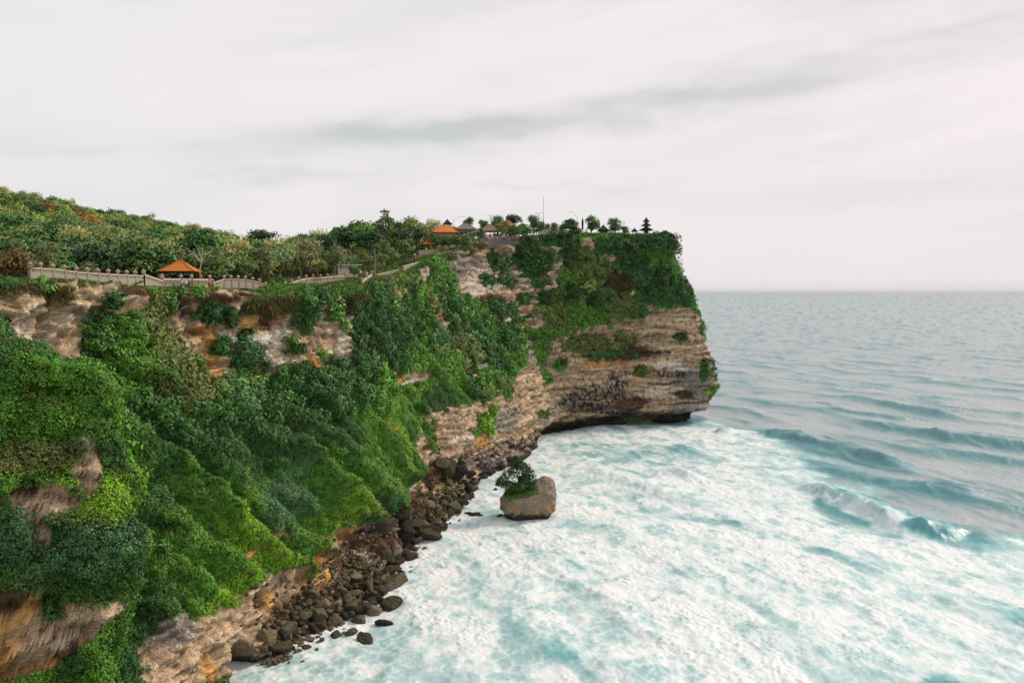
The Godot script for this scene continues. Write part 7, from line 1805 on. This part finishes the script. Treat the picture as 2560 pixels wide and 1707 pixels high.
func thatch_roof(m: Maker, wide: float, tall: float, tone: Color) -> void:   # a shaggy pyramid of black palm fibre
	rng.seed = int(wide * 77.0)
	var n := 20
	var rings := []
	for k in 6:
		var a := k / 5.0
		var r := wide * 0.5 * (1.0 - a * 0.97) * (1.0 - 0.12 * sin(a * PI))
		var ring := []
		for i in n:
			var w := TAU * i / n
			var sq := 1.0 / maxf(absf(cos(w)), absf(sin(w)))
			var j := 1.0 + rng.randf_range(-0.03, 0.03)
			ring.append(Vector3(cos(w), 0, -sin(w)) * r * lerpf(1.0, sq, 0.72) * j + Vector3(0, tall * a + rng.randf_range(-0.03, 0.03), 0))
		rings.append(ring)
	m.tone = tone
	var foot := []
	for p in rings[0]: foot.append(p * Vector3(0.95, 1, 0.95) - Vector3(0, wide * 0.06, 0))
	m.frustum(foot, rings[0])
	m.cap(foot, true)
	for k in 5:
		m.tone = tone * rng.randf_range(0.85, 1.2)
		m.frustum(rings[k], rings[k + 1])
	m.tube([Vector3(0, tall * 0.93, 0), Vector3(0, tall * 1.1, 0), Vector3(0, tall * 1.2, 0)], [wide * 0.035, wide * 0.03, 0.01], 6)

func one(called: String, build: Callable, parent: Node, material: Material = vertex_matte) -> MeshInstance3D:
	var m := Maker.new()
	build.call(m)
	return part(called, m.mesh(), material, parent)

func box_part(called: String, lo: Vector3, hi: Vector3, tone: Color, parent: Node) -> MeshInstance3D:
	return one(called, func(m): m.tone = tone; m.box(lo, hi), parent)

const TILE := Color(0.56, 0.19, 0.045)
const STONE := Color(0.3, 0.26, 0.21)
const CREAM := Color(0.4, 0.36, 0.29)
const TIMBER := Color(0.055, 0.035, 0.022)

func open_pavilion(called: String, at: Vector3, turn: float, wide: float, deep: float, eaves: float, tall: float, ridge: float, tone: Color, label: String, timber := TIMBER) -> Node3D:
	var o := thing(called, at, turn, label, "pavilion")
	box_part("base", Vector3(-wide * 0.42, -1.5, -deep * 0.42), Vector3(wide * 0.42, 0.25, deep * 0.42), STONE, o)
	for sx in [-1.0, 0.0, 1.0]:
		for sz in [-1.0, 1.0]:
			var x: float = sx * wide * 0.36
			var z: float = sz * deep * 0.36
			box_part("post", Vector3(x - 0.1, 0.25, z - 0.1), Vector3(x + 0.1, eaves, z + 0.1), timber, o)
	box_part("eaves_beam", Vector3(-wide * 0.39, eaves - 0.25, -deep * 0.39), Vector3(wide * 0.39, eaves - 0.02, deep * 0.39), timber, o)
	var roof := one("roof", func(m): hip_roof(m, wide, deep, tall, ridge, 0.18, 12, tone), o)
	roof.position.y = eaves
	return o

func make_buildings() -> void:
	var o := open_pavilion("pavilion", PAVILION, 0.1, 6.4, 5.2, 2.75, 1.95, 0.5, TILE, "open pavilion with an orange tiled hip roof beside the balustrade")
	box_part("bench", Vector3(-2.0, 0.25, -1.6), Vector3(2.0, 0.75, -1.0), TIMBER, o)
	box_part("back_screen", Vector3(-2.2, 0.25, -1.9), Vector3(2.2, 2.0, -1.8), Color(0.03, 0.025, 0.02), o)
	o = thing("sign_board", PAVILION + Vector3(-2.55, 0.1, 2.3), 0.1, "brown notice board on posts at the left front of the pavilion", "sign")
	for x in [-0.55, 0.55]: box_part("post", Vector3(x - 0.06, -0.5, -0.05), Vector3(x + 0.06, 2.3, 0.05), TIMBER, o)
	box_part("panel", Vector3(-0.7, 1.1, 0.06), Vector3(0.7, 2.15, 0.12), Color(0.19, 0.12, 0.08), o)
	open_pavilion("pavilion", SMALL_PAVILION, 0.2, 4.1, 4.1, 2.5, 1.75, 0.2, TILE, "small orange-roofed pavilion where the stairway meets the plaza")
	# the terrace on the brink and its rail
	o = thing("terrace", TERRACE[0], 0.0, "pale concrete viewing terrace jutting over the cliff edge", "terrace")
	var far: Vector3 = TERRACE[1] - TERRACE[0]
	var turn := atan2(-far.z, far.x)
	far.x = far.length()
	o.rotation.y = turn
	one("slab", func(m): m.tone = Color(0.46, 0.42, 0.36); m.box(Vector3(-0.4, -0.9, -4.0), Vector3(far.x + 0.6, 0.0, 0.5)), o)
	o = thing("terrace_railing", TERRACE[0] + Vector3(0, 0, 0.3), turn, "thin dark metal railing along the edge of the viewing terrace", "railing")
	for i in 9:
		var x := far.x * i / 8.0
		box_part("post", Vector3(x - 0.03, -0.02, -0.03), Vector3(x + 0.03, 1.05, 0.03), Color(0.03, 0.04, 0.04), o)
	for y in [0.5, 1.0]: box_part("rail", Vector3(-0.1, y - 0.02, -0.045), Vector3(far.x + 0.1, y + 0.02, -0.031), Color(0.03, 0.05, 0.05), o)
	# temple buildings on the headland
	o = thing("temple_hall", ORANGE_HALL, 0.05, "wide hall with a bright orange tiled hip roof among trees", "building")
	box_part("wall", Vector3(-3.4, -1, -2.8), Vector3(3.4, 2.6, 2.8), Color(0.3, 0.25, 0.2), o)
	one("roof", func(m): hip_roof(m, 8.9, 7.2, 2.3, 3.4, 0.1, 14, Color(0.64, 0.2, 0.035)), o).position.y = 2.6
	o = thing("drum_tower", DRUM_TOWER, 0.3, "small tower with a black thatched roof behind the orange hall", "tower")
	box_part("base", Vector3(-1.1, -1, -1.1), Vector3(1.1, 3.4, 1.1), Color(0.28, 0.2, 0.15), o)
	for sx in [-0.9, 0.9]:
		for sz in [-0.9, 0.9]: box_part("post", Vector3(sx - 0.09, 3.4, sz - 0.09), Vector3(sx + 0.09, 4.6, sz + 0.09), TIMBER, o)
	one("roof", func(m): thatch_roof(m, 3.7, 1.75, Color(0.02, 0.022, 0.026)), o).position.y = 4.6
	o = thing("grey_hall", GREY_HALL, 0.08, "stone hall with a grey-brown hip roof right of the black thatched tower", "building")
	box_part("wall", Vector3(-3.2, -1, -2.6), Vector3(3.2, 3.0, 2.6), Color(0.22, 0.17, 0.14), o)
	one("roof", func(m): hip_roof(m, 7.6, 6.4, 2.4, 1.3, 0.1, 12, Color(0.21, 0.185, 0.17)), o).position.y = 3.0
	for x in [-1.6, 0.0, 1.6]:
		var w := box_part("window", Vector3(x - 0.35, 1.0, 2.6), Vector3(x + 0.35, 2.1, 2.66), Color(0.03, 0.03, 0.035), o)
		one("frame", func(m): m.tone = Color(0.3, 0.24, 0.18); m.box(Vector3(x - 0.45, 2.1, 2.6), Vector3(x + 0.45, 2.2, 2.7)); m.box(Vector3(x - 0.45, 0.9, 2.6), Vector3(x + 0.45, 1.0, 2.7)), w)
	o = thing("canopy_shelter", SHELTER, 0.0, "white sloping flat canopy on thin posts in front of the grey hall", "shelter")
	one("roof", func(m):
		m.tone = Color(0.62, 0.62, 0.6)
		m.box(Vector3(-2.6, -0.09, -1.6), Vector3(2.6, 0.09, 1.6), Transform3D(Basis(Vector3(0, 0, 1), 0.3), Vector3(0, 2.6, 0))), o)
	for x in [-2.2, 2.2]:
		for z in [-1.3, 1.3]: box_part("post", Vector3(x - 0.07, -0.5, z - 0.07), Vector3(x + 0.07, 2.5 + x * 0.29, z + 0.07), Color(0.5, 0.5, 0.48), o)
	open_pavilion("open_hall", BROWN_HALL, 0.05, 7.6, 6.0, 3.0, 2.1, 2.4, Color(0.25, 0.17, 0.115), "open hall with a dull brown tiled roof beside the plaza crowd")
	open_pavilion("open_hall", FAR_HALL, 0.0, 7.8, 6.0, 4.0, 1.9, 3.2, Color(0.46, 0.2, 0.075), "open hall with a faded orange roof behind the plaza trees")
	o = thing("thatched_hut", HUT, 0.15, "low thatched shrine hut between the two headland trees", "hut")
	box_part("wall", Vector3(-1.5, -1, -1.5), Vector3(1.5, 1.5, 1.5), Color(0.12, 0.08, 0.06), o)
	one("roof", func(m): thatch_roof(m, 4.9, 2.3, Color(0.055, 0.045, 0.038)), o).position.y = 1.5
	o = thing("small_shrine", SHRINE, 0.1, "small black-roofed shrine just left of the three-tiered tower", "shrine")
	box_part("base", Vector3(-0.8, -1, -0.8), Vector3(0.8, 0.5, 0.8), STONE, o)
	for sx in [-0.6, 0.6]:
		for sz in [-0.6, 0.6]: box_part("post", Vector3(sx - 0.07, 0.5, sz - 0.07), Vector3(sx + 0.07, 1.4, sz + 0.07), TIMBER, o)
	one("roof", func(m): thatch_roof(m, 2.9, 1.35, Color(0.022, 0.022, 0.025)), o).position.y = 1.4
	o = thing("tiered_tower", MERU, 0.1, "tower with three stacked black thatched roofs at the tip of the headland", "tower")
	box_part("base", Vector3(-1.5, -1.5, -1.5), Vector3(1.5, 0.5, 1.5), STONE, o)
	box_part("body", Vector3(-0.75, 0.5, -0.75), Vector3(0.75, 2.0, 0.75), Color(0.1, 0.07, 0.055), o)
	for sx in [-1.1, 1.1]:
		for sz in [-1.1, 1.1]: box_part("post", Vector3(sx - 0.09, 0.5, sz - 0.09), Vector3(sx + 0.09, 2.0, sz + 0.09), TIMBER, o)
	for r in [[2.0, 5.3, 1.55], [3.75, 4.0, 1.4], [5.3, 2.7, 1.7]]:
		one("roof", func(m): thatch_roof(m, r[1], r[2], Color(0.02, 0.02, 0.022)), o).position.y = r[0]
	for y in [3.3, 4.9]: box_part("body", Vector3(-0.5, y, -0.5), Vector3(0.5, y + 0.6, 0.5), Color(0.08, 0.06, 0.05), o)
	o = thing("stone_spire", SPIRE, 0.0, "narrow dark stone spire standing left of the first headland tree", "monument")
	one("shaft", func(m):
		m.tone = Color(0.05, 0.055, 0.06)
		m.tube([Vector3(0, -1, 0), Vector3(0, 0.6, 0), Vector3(0, 1.6, 0), Vector3(0, 2.8, 0), Vector3(0, 3.6, 0)], [0.42, 0.42, 0.5, 0.36, 0.06], 8)
		m.tube([Vector3(0, 3.5, 0), Vector3(0, 4.6, 0)], [0.05, 0.015], 5), o)
	o = thing("white_building", WHITE_HOUSE, 0.25, "cream flat-roofed block with small square vents among the trees", "building")
	box_part("wall", Vector3(-2.3, -2, -2), Vector3(2.3, 2.7, 2), Color(0.6, 0.54, 0.43), o)
	box_part("roof", Vector3(-2.6, 2.7, -2.4), Vector3(3.3, 2.95, 2.6), Color(0.55, 0.52, 0.46), o)
	for i in 6: box_part("vent", Vector3(-1.9 + i * 0.7, 2.0, 2.0), Vector3(-1.6 + i * 0.7, 2.3, 2.04), Color(0.05, 0.05, 0.05), o)
	for p in PILLARS:
		o = thing("stone_pillar", p[0], 0.0, p[1], "pillar")
		box_part("shaft", Vector3(-0.3, -0.8, -0.3), Vector3(0.3, 1.5, 0.3), Color(0.62, 0.6, 0.56), o)
		one("cap", func(m): m.tone = Color(0.6, 0.57, 0.52); m.tube([Vector3(0, 1.5, 0), Vector3(0, 1.62, 0), Vector3(0, 1.75, 0), Vector3(0, 2.2, 0)], [0.34, 0.46, 0.44, 0.06], 8), o)
	o = thing("white_shrine", WHITE_PEAK, 0.0, "pale pointed shrine top poking out of the hillside trees", "shrine")
	box_part("base", Vector3(-1, -4, -1), Vector3(1, 0, 1), Color(0.6, 0.57, 0.52), o)
	one("spire", func(m): m.tone = Color(0.62, 0.6, 0.56); m.tube([Vector3(0, 0, 0), Vector3(0, 1.2, 0), Vector3(0, 2.6, 0)], [1.3, 0.9, 0.05], 4), o)

func pole(called: String, at: Vector3, tall: float, thick: float, label: String, arms: Array) -> void:
	var o := thing(called, at, 0.0, label, "lamp post" if arms.size() else "mast")
	one("pole", func(m): m.tone = Color(0.3, 0.31, 0.32); m.tube([Vector3(0, -2, 0), Vector3(0, tall * 0.6, 0), Vector3(0, tall, 0)], [thick, thick * 0.8, thick * 0.6], 6), o)
	for a in arms:
		var tip: Vector3 = Vector3(0, tall, 0) + a
		one("arm", func(m): m.tone = Color(0.3, 0.31, 0.32); m.tube([Vector3(0, tall - 0.1, 0), Vector3(0, tall, 0) + a * Vector3(0.5, 0.9, 0.5), tip], [thick * 0.6, thick * 0.5, thick * 0.5], 5), o)
		one("lamp_head", func(m): m.tone = Color(0.42, 0.43, 0.44); m.box(tip + Vector3(-0.28, -0.1, -0.14), tip + Vector3(0.28, 0.08, 0.14)), o)

func balustrade(posts: Array, label: String, tall: float) -> void:
	var at: Vector3 = posts[0]
	var o := thing("balustrade", at, 0.0, label, "balustrade")
	for i in posts.size():
		var p: Vector3 = posts[i] - at
		var post := box_part("post", p + Vector3(-0.17, -1.2, -0.17), p + Vector3(0.17, tall + 0.08, 0.17), Color(0.34, 0.27, 0.2), o)
		one("cap", func(m):
			m.tone = Color(0.36, 0.28, 0.2)
			var y := tall + 0.1
			m.tube([p + Vector3(0, y, 0), p + Vector3(0, y + 0.12, 0), p + Vector3(0, y + 0.3, 0), p + Vector3(0, y + 0.38, 0), p + Vector3(0, y + 0.72, 0)], [0.2, 0.22, 0.38, 0.35, 0.03], 8), post)
		if i == posts.size() - 1: continue
		var q: Vector3 = posts[i + 1] - at
		var run := q - p
		var flat := Vector3(run.x, 0, run.z)
		var basis := Basis(run.normalized(), Vector3.UP, run.normalized().cross(Vector3.UP).normalized())
		var t := Transform3D(basis, p)
		var long := run.length()
		one("rail", func(m): m.tone = Color(0.56, 0.47, 0.38); m.box(Vector3(0.2, tall * 0.74, -0.17), Vector3(long - 0.2, tall, 0.17), t), o)
		one("plinth", func(m): m.tone = CREAM * 0.9; m.box(Vector3(0.2, -1.2, -0.16), Vector3(long - 0.2, tall * 0.18, 0.16), t), o)
		var rods := one("balusters", func(m):
			m.tone = CREAM
			var n := int(long / 0.34)
			for k in n:
				var x := 0.35 + (long - 0.7) * k / maxf(n - 1, 1)
				m.box(Vector3(x - 0.075, tall * 0.18, -0.07), Vector3(x + 0.075, tall * 0.74, 0.07), t), o)
		rods.set_meta("kind", "stuff")

func stone_wall(points: Array, tall: float, label: String, tone: Color) -> void:
	var at: Vector3 = points[0]
	var o := thing("stone_wall", at, 0.0, label, "wall")
	for i in points.size() - 1:
		var p: Vector3 = points[i] - at
		var run: Vector3 = points[i + 1] - points[i]
		var basis := Basis(run.normalized(), Vector3.UP, run.normalized().cross(Vector3.UP).normalized())
		var t := Transform3D(basis, p)
		var long := run.length()
		one("wall_length", func(m): m.tone = tone; m.box(Vector3(0, -1.5, -0.25), Vector3(long - 0.004, tall, 0.25), t), o)
		one("coping", func(m): m.tone = tone * 1.35; m.box(Vector3(0, tall + 0.003, -0.33), Vector3(long - 0.004, tall + 0.16, 0.33), t), o)

func make_walls() -> void:
	for w in BALUSTRADES: balustrade(w[0], w[1], w[2])
	for w in WALLS: stone_wall(w[0], w[1], w[2], w[3])
	for p in POLES: pole(p[0], p[1], p[2], p[3], p[4], p[5])

# ---------------------------------------------------------------- people
func person_mesh(pose: int, shirt: Color, trousers: Color, skin: Color, hair: Color) -> Array:
	# joints of the skeleton, a radius each, and which garment covers the bone
	var j := {}
	if pose == 0:   # standing
		j = {"pelvis": Vector3(0, 0.93, 0), "chest": Vector3(0, 1.28, 0.01), "neck": Vector3(0, 1.46, 0), "head": Vector3(0, 1.62, 0.02)}
		for s in [-1, 1]:
			j["hip%d" % s] = Vector3(0.1 * s, 0.9, 0); j["knee%d" % s] = Vector3(0.11 * s, 0.49, 0.02 * s); j["ankle%d" % s] = Vector3(0.12 * s, 0.08, -0.03); j["toe%d" % s] = Vector3(0.14 * s, 0.035, 0.13)
			j["shoulder%d" % s] = Vector3(0.19 * s, 1.4, 0); j["elbow%d" % s] = Vector3(0.25 * s, 1.12, -0.03); j["wrist%d" % s] = Vector3(0.25 * s, 0.88, 0.06); j["hand%d" % s] = Vector3(0.24 * s, 0.78, 0.08)
	elif pose == 1:   # walking
		j = {"pelvis": Vector3(0, 0.91, 0), "chest": Vector3(0, 1.26, 0.04), "neck": Vector3(0, 1.44, 0.05), "head": Vector3(0, 1.6, 0.08)}
		for s in [-1, 1]:
			j["hip%d" % s] = Vector3(0.1 * s, 0.88, 0); j["knee%d" % s] = Vector3(0.1 * s, 0.49, 0.16 if s > 0 else 0.0); j["ankle%d" % s] = Vector3(0.1 * s, 0.09, 0.22 if s > 0 else -0.28); j["toe%d" % s] = Vector3(0.1 * s, 0.05, 0.38 if s > 0 else -0.12)
			j["shoulder%d" % s] = Vector3(0.19 * s, 1.38, 0.04); j["elbow%d" % s] = Vector3(0.24 * s, 1.11, -0.12 * s); j["wrist%d" % s] = Vector3(0.23 * s, 0.92, 0.1 - 0.12 * s); j["hand%d" % s] = Vector3(0.22 * s, 0.83, 0.16 - 0.1 * s)
	else:   # sitting or squatting low
		j = {"pelvis": Vector3(0, 0.26, 0), "chest": Vector3(0, 0.6, 0.06), "neck": Vector3(0, 0.79, 0.08), "head": Vector3(0, 0.95, 0.11)}
		for s in [-1, 1]:
			j["hip%d" % s] = Vector3(0.1 * s, 0.24, 0); j["knee%d" % s] = Vector3(0.15 * s, 0.52, 0.36); j["ankle%d" % s] = Vector3(0.14 * s, 0.08, 0.26); j["toe%d" % s] = Vector3(0.15 * s, 0.035, 0.42)
			j["shoulder%d" % s] = Vector3(0.19 * s, 0.72, 0.06); j["elbow%d" % s] = Vector3(0.24 * s, 0.5, 0.2); j["wrist%d" % s] = Vector3(0.18 * s, 0.52, 0.4); j["hand%d" % s] = Vector3(0.15 * s, 0.52, 0.48)
	var bones := [["pelvis", "chest", 0.15, 0.165, shirt], ["chest", "neck", 0.14, 0.06, shirt], ["neck", "head", 0.055, 0.1, skin], ["head", "head", 0.108, 0.108, skin]]
	for s in [-1, 1]:
		bones += [["hip%d" % s, "knee%d" % s, 0.098, 0.066, trousers], ["knee%d" % s, "ankle%d" % s, 0.066, 0.042, trousers], ["ankle%d" % s, "toe%d" % s, 0.048, 0.035, Color(0.05, 0.04, 0.04)],
			["shoulder%d" % s, "elbow%d" % s, 0.06, 0.047, shirt], ["elbow%d" % s, "wrist%d" % s, 0.044, 0.032, skin], ["wrist%d" % s, "hand%d" % s, 0.036, 0.026, skin], ["chest", "shoulder%d" % s, 0.11, 0.065, shirt]]
	var cell := 0.042
	var lo := Vector3(-0.42, -0.06, -0.46)
	var hi := Vector3(0.42, 1.8 if pose < 2 else 1.14, 0.62)
	var nx := int((hi.x - lo.x) / cell)
	var ny := int((hi.y - lo.y) / cell)
	var nz := int((hi.z - lo.z) / cell)
	var field := PackedFloat32Array()
	field.resize((nx + 1) * (ny + 1) * (nz + 1))
	var whose := PackedInt32Array()
	whose.resize(field.size())
	for y in ny + 1:
		for z in nz + 1:
			for x in nx + 1:
				var p := lo + Vector3(x, y, z) * cell
				var sum := 0.0
				var best := 1e9
				var who := 0
				for b in bones.size():
					var a: Vector3 = j[bones[b][0]]
					var c: Vector3 = j[bones[b][1]]
					var ac := c - a
					var t := clampf((p - a).dot(ac) / maxf(ac.length_squared(), 1e-6), 0.0, 1.0)
					var e: float = p.distance_to(a + ac * t) - lerpf(bones[b][2], bones[b][3], t)
					sum += exp(-e * 38.0)
					if e < best:
						best = e
						who = b
				var k := (y * (nz + 1) + z) * (nx + 1) + x
				field[k] = -log(maxf(sum, 1e-30)) / 38.0
				whose[k] = who
	var v := PackedVector3Array()
	var c := PackedColorArray()
	var f := PackedInt32Array()
	var cells := {}
	var sy := (nz + 1) * (nx + 1)
	var sz := nx + 1
	for y in ny:
		for z in nz:
			for x in nx:
				var k := y * sy + z * sz + x
				var sum := Vector3.ZERO
				var count := 0
				for e in EDGES:
					var k0: int = k + e[0].x + e[0].y * sy + e[0].z * sz
					var k1: int = k + e[1].x + e[1].y * sy + e[1].z * sz
					var d0 := field[k0]
					var d1 := field[k1]
					if (d0 < 0.0) != (d1 < 0.0):
						sum += Vector3(e[0]).lerp(Vector3(e[1]), d0 / (d0 - d1))
						count += 1
				if count:
					cells[k] = v.size()
					v.append(lo + (Vector3(x, y, z) + sum / count) * cell)
					c.append(bones[whose[k]][4])
	for k in cells:
		var x: int = k % sz
		var z: int = (k / sz) % (nz + 1)
		var y: int = k / sy
		if x == 0 or y == 0 or z == 0: continue
		var inside := field[k] < 0.0
		for q in [[1, sy, sz], [sy, sz, 1], [sz, 1, sy]]:   # edge direction and the two around it
			if (field[k + q[0]] < 0.0) == inside: continue
			var r := [k, k - q[1], k - q[1] - q[2], k - q[2]]
			if not (cells.has(r[1]) and cells.has(r[2]) and cells.has(r[3])): continue
			var o := [0, 1, 2, 0, 2, 3] if not inside else [0, 2, 1, 0, 3, 2]
			for i in o: f.append(cells[r[i]])
	var st := SurfaceTool.new()
	st.create_from_arrays(surface(v, PackedVector3Array(), c, PackedVector2Array(), f).surface_get_arrays(0))
	st.set_smooth_group(0)
	st.generate_normals()
	var cap := Maker.new()
	cap.tone = hair
	var h: Vector3 = j["head"]
	var rings := []
	for i in 5:
		var ring := []
		for w in 10:
			var a := TAU * w / 10.0
			var e := PI * 0.5 * i / 4.0
			ring.append(h + Vector3(cos(a) * cos(e), sin(e) * 1.05 + 0.12 - 0.5 * maxf(0.0, sin(a)) * cos(e) * 0.9, -sin(a) * cos(e)) * 0.122 + Vector3(0, 0.0, -0.012))
		rings.append(ring)
	for i in 4: cap.frustum(rings[i], rings[i + 1])
	return [st.commit(), cap.mesh()]
const EDGES := [[Vector3i(0, 0, 0), Vector3i(1, 0, 0)], [Vector3i(0, 1, 0), Vector3i(1, 1, 0)], [Vector3i(0, 0, 1), Vector3i(1, 0, 1)], [Vector3i(0, 1, 1), Vector3i(1, 1, 1)],
	[Vector3i(0, 0, 0), Vector3i(0, 1, 0)], [Vector3i(1, 0, 0), Vector3i(1, 1, 0)], [Vector3i(0, 0, 1), Vector3i(0, 1, 1)], [Vector3i(1, 0, 1), Vector3i(1, 1, 1)],
	[Vector3i(0, 0, 0), Vector3i(0, 0, 1)], [Vector3i(1, 0, 0), Vector3i(1, 0, 1)], [Vector3i(0, 1, 0), Vector3i(0, 1, 1)], [Vector3i(1, 1, 0), Vector3i(1, 1, 1)]]

const SHIRTS := {"white": Color(0.7, 0.7, 0.68), "red": Color(0.55, 0.04, 0.03), "orange": Color(0.65, 0.2, 0.04), "blue": Color(0.06, 0.12, 0.3), "black": Color(0.02, 0.02, 0.022), "tan": Color(0.32, 0.22, 0.13), "pink": Color(0.6, 0.22, 0.25), "yellow": Color(0.6, 0.42, 0.05)}
var person_models := {}
func make_people() -> void:
	for p in PEOPLE:   # place, turn, pose, shirt, trousers, label, group
		var key := "%d%s%s" % [p[2], p[3], p[4]]
		if not person_models.has(key): person_models[key] = person_mesh(p[2], SHIRTS[p[3]], SHIRTS[p[4]], Color(0.36, 0.2, 0.13), Color(0.015, 0.012, 0.01))
		var o := thing("person", p[0], p[1], p[5], "person", p[6])
		part("body", person_models[key][0], vertex_matte, o)
		part("hair", person_models[key][1], vertex_matte, o)


func _ready() -> void:
	var cam := Camera3D.new()
	cam.name = "camera"
	cam.position = Vector3(0, 55, 0)
	cam.rotation_degrees.x = -3.59
	cam.fov = 44.96
	cam.near = 0.5
	cam.far = 40000.0
	add_child(cam)
	var env := Environment.new()
	env.background_mode = Environment.BG_SKY
	env.sky = make_sky()
	env.background_energy_multiplier = 0.65
	env.tonemap_mode = Environment.TONE_MAPPER_LINEAR
	env.tonemap_exposure = 1.55
	env.sdfgi_enabled = true
	env.ssao_enabled = true
	env.ssil_enabled = true
	env.fog_enabled = true
	env.fog_density = 0.000018
	env.fog_light_color = Color(0.93, 0.93, 0.95)
	var we := WorldEnvironment.new()
	we.name = "world_environment"
	we.environment = env
	add_child(we)
	var sun := DirectionalLight3D.new()
	sun.name = "sun"
	sun.light_energy = 0.5
	sun.light_color = Color(1.0, 0.94, 0.86)
	sun.light_angular_distance = 12.0
	sun.shadow_enabled = true
	add_child(sun)
	sun.look_at_from_position(Vector3(87, 70, -45), Vector3.ZERO)

	var t0 := Time.get_ticks_msec()
	make_cliff()
	print("cliff ", Time.get_ticks_msec() - t0, " ", cols_n, "x", rows_n)
	make_hill()
	print("hill ", Time.get_ticks_msec() - t0)
	make_sea()
	print("sea ", Time.get_ticks_msec() - t0)
	make_foliage()
	print("foliage ", Time.get_ticks_msec() - t0)
	make_boulders()
	make_islet()
	make_walls()
	make_buildings()
	make_trees()
	make_people()
	print("all ", Time.get_ticks_msec() - t0)
